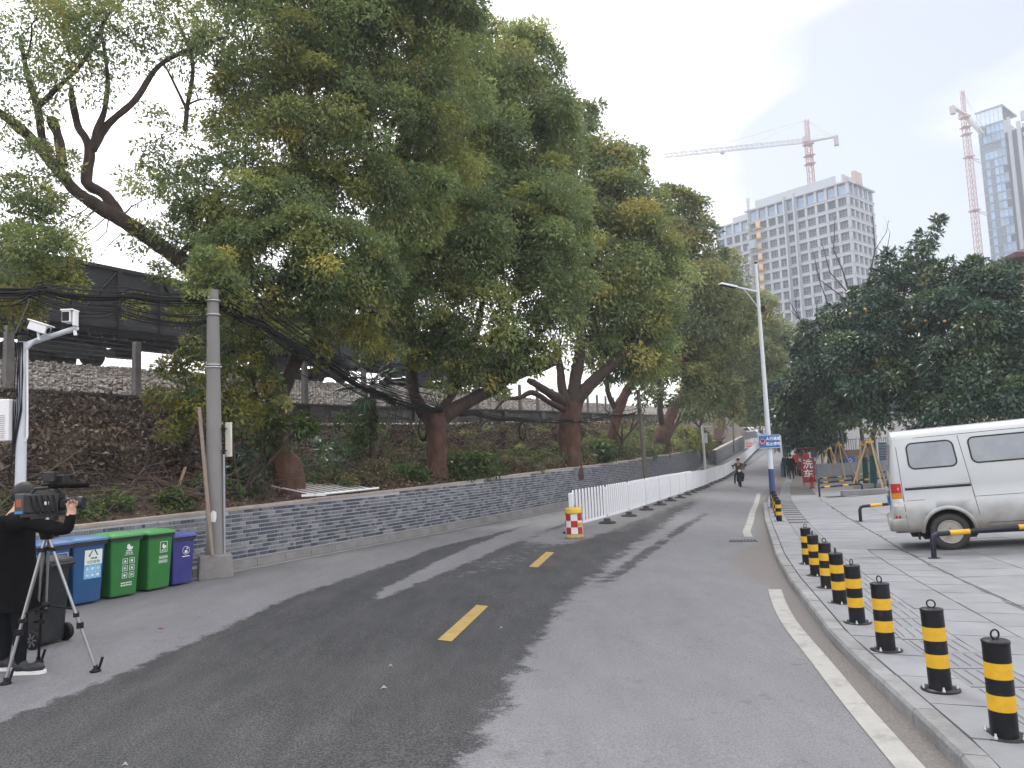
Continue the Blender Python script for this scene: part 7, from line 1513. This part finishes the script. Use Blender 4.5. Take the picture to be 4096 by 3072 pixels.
for i in range(17):
    z=TH-7.4-i*FT; fr.box((TL/2,.06,z),(TL+.2,.3,.34))
    for k in range(6):
        c=0
        if k==0 and i>3: c=2 if (i+k)%2 else 0
        if k==3 and i>3: c=1
        if k==5: c=1
        if i==2 and k>0: c=1
        if rr.random()<.08: c=1
        o=link('pane',GM[c],t); o.location=((k+.5)*TL/6,.0,z-FT/2)
fr.build('mullions',m_wfr,t)
mb=MB(); mb.box((-1.2,-2.5,TH/2-4),(1.2,1.4,TH-3)); mb.box((-4.2,-4.2,TH/2-4),(1.3,1.4,TH-8)); mb.build('pilaster',m_wb,t)
mb=MB(); mb.box((-17.5,-14,TH/2-5),(34,14,TH-10)); mb.build('rear_block',m_win,t)
for i in range(17):
    z=TH-9.5-i*FT; mb=MB(); mb.box((-16,-6.6,z),(22,1.2,1.5)); mb.build('balcony_slab',m_wb,t)
mb=MB(); mb.box((-16,-6.8,TH-5.2),(22.4,1.2,4)); mb.build('rear_parapet',m_wb,t)
# cranes
m_cr=M('crane red lattice',(.36,.19,.17),.6,.1,.5); m_cw=M('crane pale lattice',(.50,.50,.50),.6,.1,.5); m_cbl=M('crane counterweight',(.34,.30,.29),.8)
def lattice(mb,a,b,w,step,r,n=4):
    a=Vector(a);b=Vector(b);d=(b-a);L=d.length;d.normalize(); u=d.cross(Vector((0,0,1)) if abs(d.z)<.9 else Vector((1,0,0))).normalized(); v=u.cross(d)
    cs=[(u*sx+v*sy)*w/2 for sx,sy in((-1,-1),(1,-1),(1,1),(-1,1))]
    for c in cs: mb.tube([a+c,b+c],r,4)
    k=int(L/step)
    for i in range(k):
        p=a+d*(i*L/k);q=a+d*((i+1)*L/k)
        for j in range(4): mb.tube([p+cs[j],q+cs[(j+1)%4]],r*.6,3,False); mb.tube([p+cs[j],p+cs[(j+1)%4]],r*.6,3,False)
def crane(label,base,hm,jib,cj,apex,mw=1.8,ties=()):
    t=thing('tower_crane',label,'tower crane',base); jib=Vector(jib);cj=Vector(cj); top=Vector((0,0,hm))
    mb=MB(); lattice(mb,(0,0,0),top,mw,2.4,.16); mb.build('mast',m_cr,t)
    mb=MB(); mb.box(top+Vector((0,0,.3)),(mw+1.2,mw+1.2,.7)); mb.box(top-Vector((0,0,4)),(mw+1.4,mw+1.4,.25)); mb.box(top-Vector((0,0,7)),(mw+1.4,mw+1.4,.25)); mb.build('slewing_ring',m_cr,t)
    jd=jib.normalized(); sd_=Vector((-jd.y,jd.x,0)); mb=MB(); mb.box(top+Vector((0,0,1.5))+jd*1.2+sd_*1.6,(1.8,1.6,2.0),math.atan2(jd.y,jd.x)); mb.build('cab',m_cbl,t)
    mb=MB(); lattice(mb,top+Vector((0,0,1)),top+Vector((0,0,apex)),1.1,1.6,.12); mb.build('apex',m_cr,t)
    j0=top+Vector((0,0,1.6)); mb=MB(); lattice(mb,j0,j0+jib,1.3,1.7,.13); mb.build('jib',m_cw,t)
    mb=MB(); mb.box(j0+cj*.5,(cj.length,1.5,.5),math.atan2(cj.y,cj.x)); 
    for f in(.3,.5,.7,.9): mb.tube([j0+cj*f+Vector((0,0,0)),j0+cj*f+Vector((0,0,1.3))],.06,4)
    mb.tube([j0+cj*.2+Vector((0,0,1.3)),j0+cj+Vector((0,0,1.3))],.06,4); mb.build('counter_jib',m_cw,t)
    mb=MB(); mb.box(j0+cj*.93-Vector((0,0,1.3)),(cj.length*.16,1.6,3.2),math.atan2(cj.y,cj.x)); mb.build('counterweight',m_cbl,t)
    A=top+Vector((0,0,apex)); mb=MB()
    for q in(j0+jib*.42,j0+jib*.78,j0+cj*.9,j0+cj*.7): mb.tube([A,q],.09,4)
    mb.build('tie_rods',m_cw,t)
    mb=MB(); q=j0+jib*.58; mb.box(q-Vector((0,0,1.2)),(1.2,1.2,.7)); mb.tube([q-Vector((0,0,1.4)),q-Vector((0,0,34))],.05,3); mb.tube([q-Vector((.6,0,1.4)),q-Vector((.8,0,34))],.05,3); mb.build('trolley',m_cbl,t)
    for z,v in ties: mb=MB(); mb.box((0,0,z),(mw+1.2,mw+1.2,.5)); mb.tube([(0,0,z),Vector(v)+Vector((0,0,z+.8))],.16,4); mb.tube([(0,0,z),Vector(v)*1.05+Vector((0,0,z-.5))],.16,4); mb.build('wall_tie',m_cr,t)
    return t
B=P(3232,562,262); tip=P(2647,624,268); cjp=P(3352,548,258)
crane('red and grey tower crane swinging its long jib over the white block',(B.x,B.y,0),B.z-1.6,tip-B,(cjp-B),9.2)
B=P(3862,500,300); B2=P(3785,395,292); tip=P(3990,505,345)
crane('red tower crane standing against the glazed tower, its jib end on',(B.x,B.y,0),B.z+3,(tip.x-B.x,tip.y-B.y,0),(-9.5,-7.5,0),11.5,2.0,ties=((P(3870,628,300).z,(8,6,0)),(P(3892,842,300).z,(9,6.5,0))))
# houses behind the lot
def house(name,label,x0,y0,w,d,h,rz,wallm,roof=None,nw=5,fl=2,fh=3.):
    t=thing(name,label,'building',(x0,y0,0),rz); mb=MB(); mb.box((w/2,d/2,h/2-1),(w,d,h+2)); mb.build('wall',wallm,t)
    for f in range(fl):
        for k in range(nw):
            for side in(0,1):
                mb=MB()
                if side==0: c=((k+.5)*w/nw,-.02,1.5+f*fh); mb.box(c,(1.3,.12,1.4))
                else:
                    if k>=max(1,nw//2): continue
                    c=(-.02,(k+.5)*d/max(1,nw//2),1.5+f*fh); mb.box(c,(.12,1.3,1.4))
                o=mb.build('window',m_wb,t); mb=MB(); mb.box((c[0],c[1]-.06,c[2]) if side==0 else (c[0]-.06,c[1],c[2]),(1.1,.05,1.2) if side==0 else (.05,1.1,1.2)); mb.build('pane',m_win,o)
    if roof:
        mb=MB(); e=1.2; zt_=h; rh=2.6; V=[(-e,-e,zt_),(w+e,-e,zt_),(w+e,d+e,zt_),(-e,d+e,zt_),(d/2,d/2,zt_+rh),(w-d/2,d/2,zt_+rh)]; V+=[(x,y,z-.3) for x,y,z in V[:4]]
        mb.add(V,[(0,1,5,4),(1,2,5),(2,3,4,5),(3,0,4),(6,7,8,9),(0,1,7,6),(1,2,8,7),(2,3,9,8),(3,0,6,9)]); rf=mb.build('roof',roof,t)
    else: mb=MB(); mb.box((w/2,d/2,h+.1),(w+.5,d+.5,.25)); mb.build('roof',m_wb,t)
    return t
a=P(3290,1800,66); house('white_house','low white house behind the staked trees',a.x,a.y,17,8,4.3,.12,M('white plaster',(.62,.63,.64),.85,.06,.6,dirt=((.45,.44,.42),.4,.5)),None,6,1)
e=P(4072,1015,47); house('corner_house','house with a dark red eave showing over the trees at the picture edge',e.x+1.2,e.y+1.2,16,11,e.z+.15,-.1,M('tan wall tiles',(.40,.30,.22),.8,.12,1.),M('dark red roof tile',(.085,.028,.030),.7,.25,3),5,4,2.9)
# ---- air
lo,hi=(-140,-25,-3.),(330,420,HT+38); mb=MB(); mb.box([(lo[i]+hi[i])/2 for i in range(3)],[hi[i]-lo[i] for i in range(3)]); 
mh=bpy.data.materials.new('air'); mh.use_nodes=True; n=mh.node_tree.nodes; n.clear(); out=n.new('ShaderNodeOutputMaterial'); pv_=n.new('ShaderNodeVolumePrincipled'); pv_.inputs['Color'].default_value=(.86,.92,1,1); pv_.inputs['Density'].default_value=.0009; pv_.inputs['Anisotropy'].default_value=.2; mh.node_tree.links.new(pv_.outputs[0],out.inputs['Volume'])
tag(mb.build('haze',mh),'thin bluish air','haze',kind='stuff')
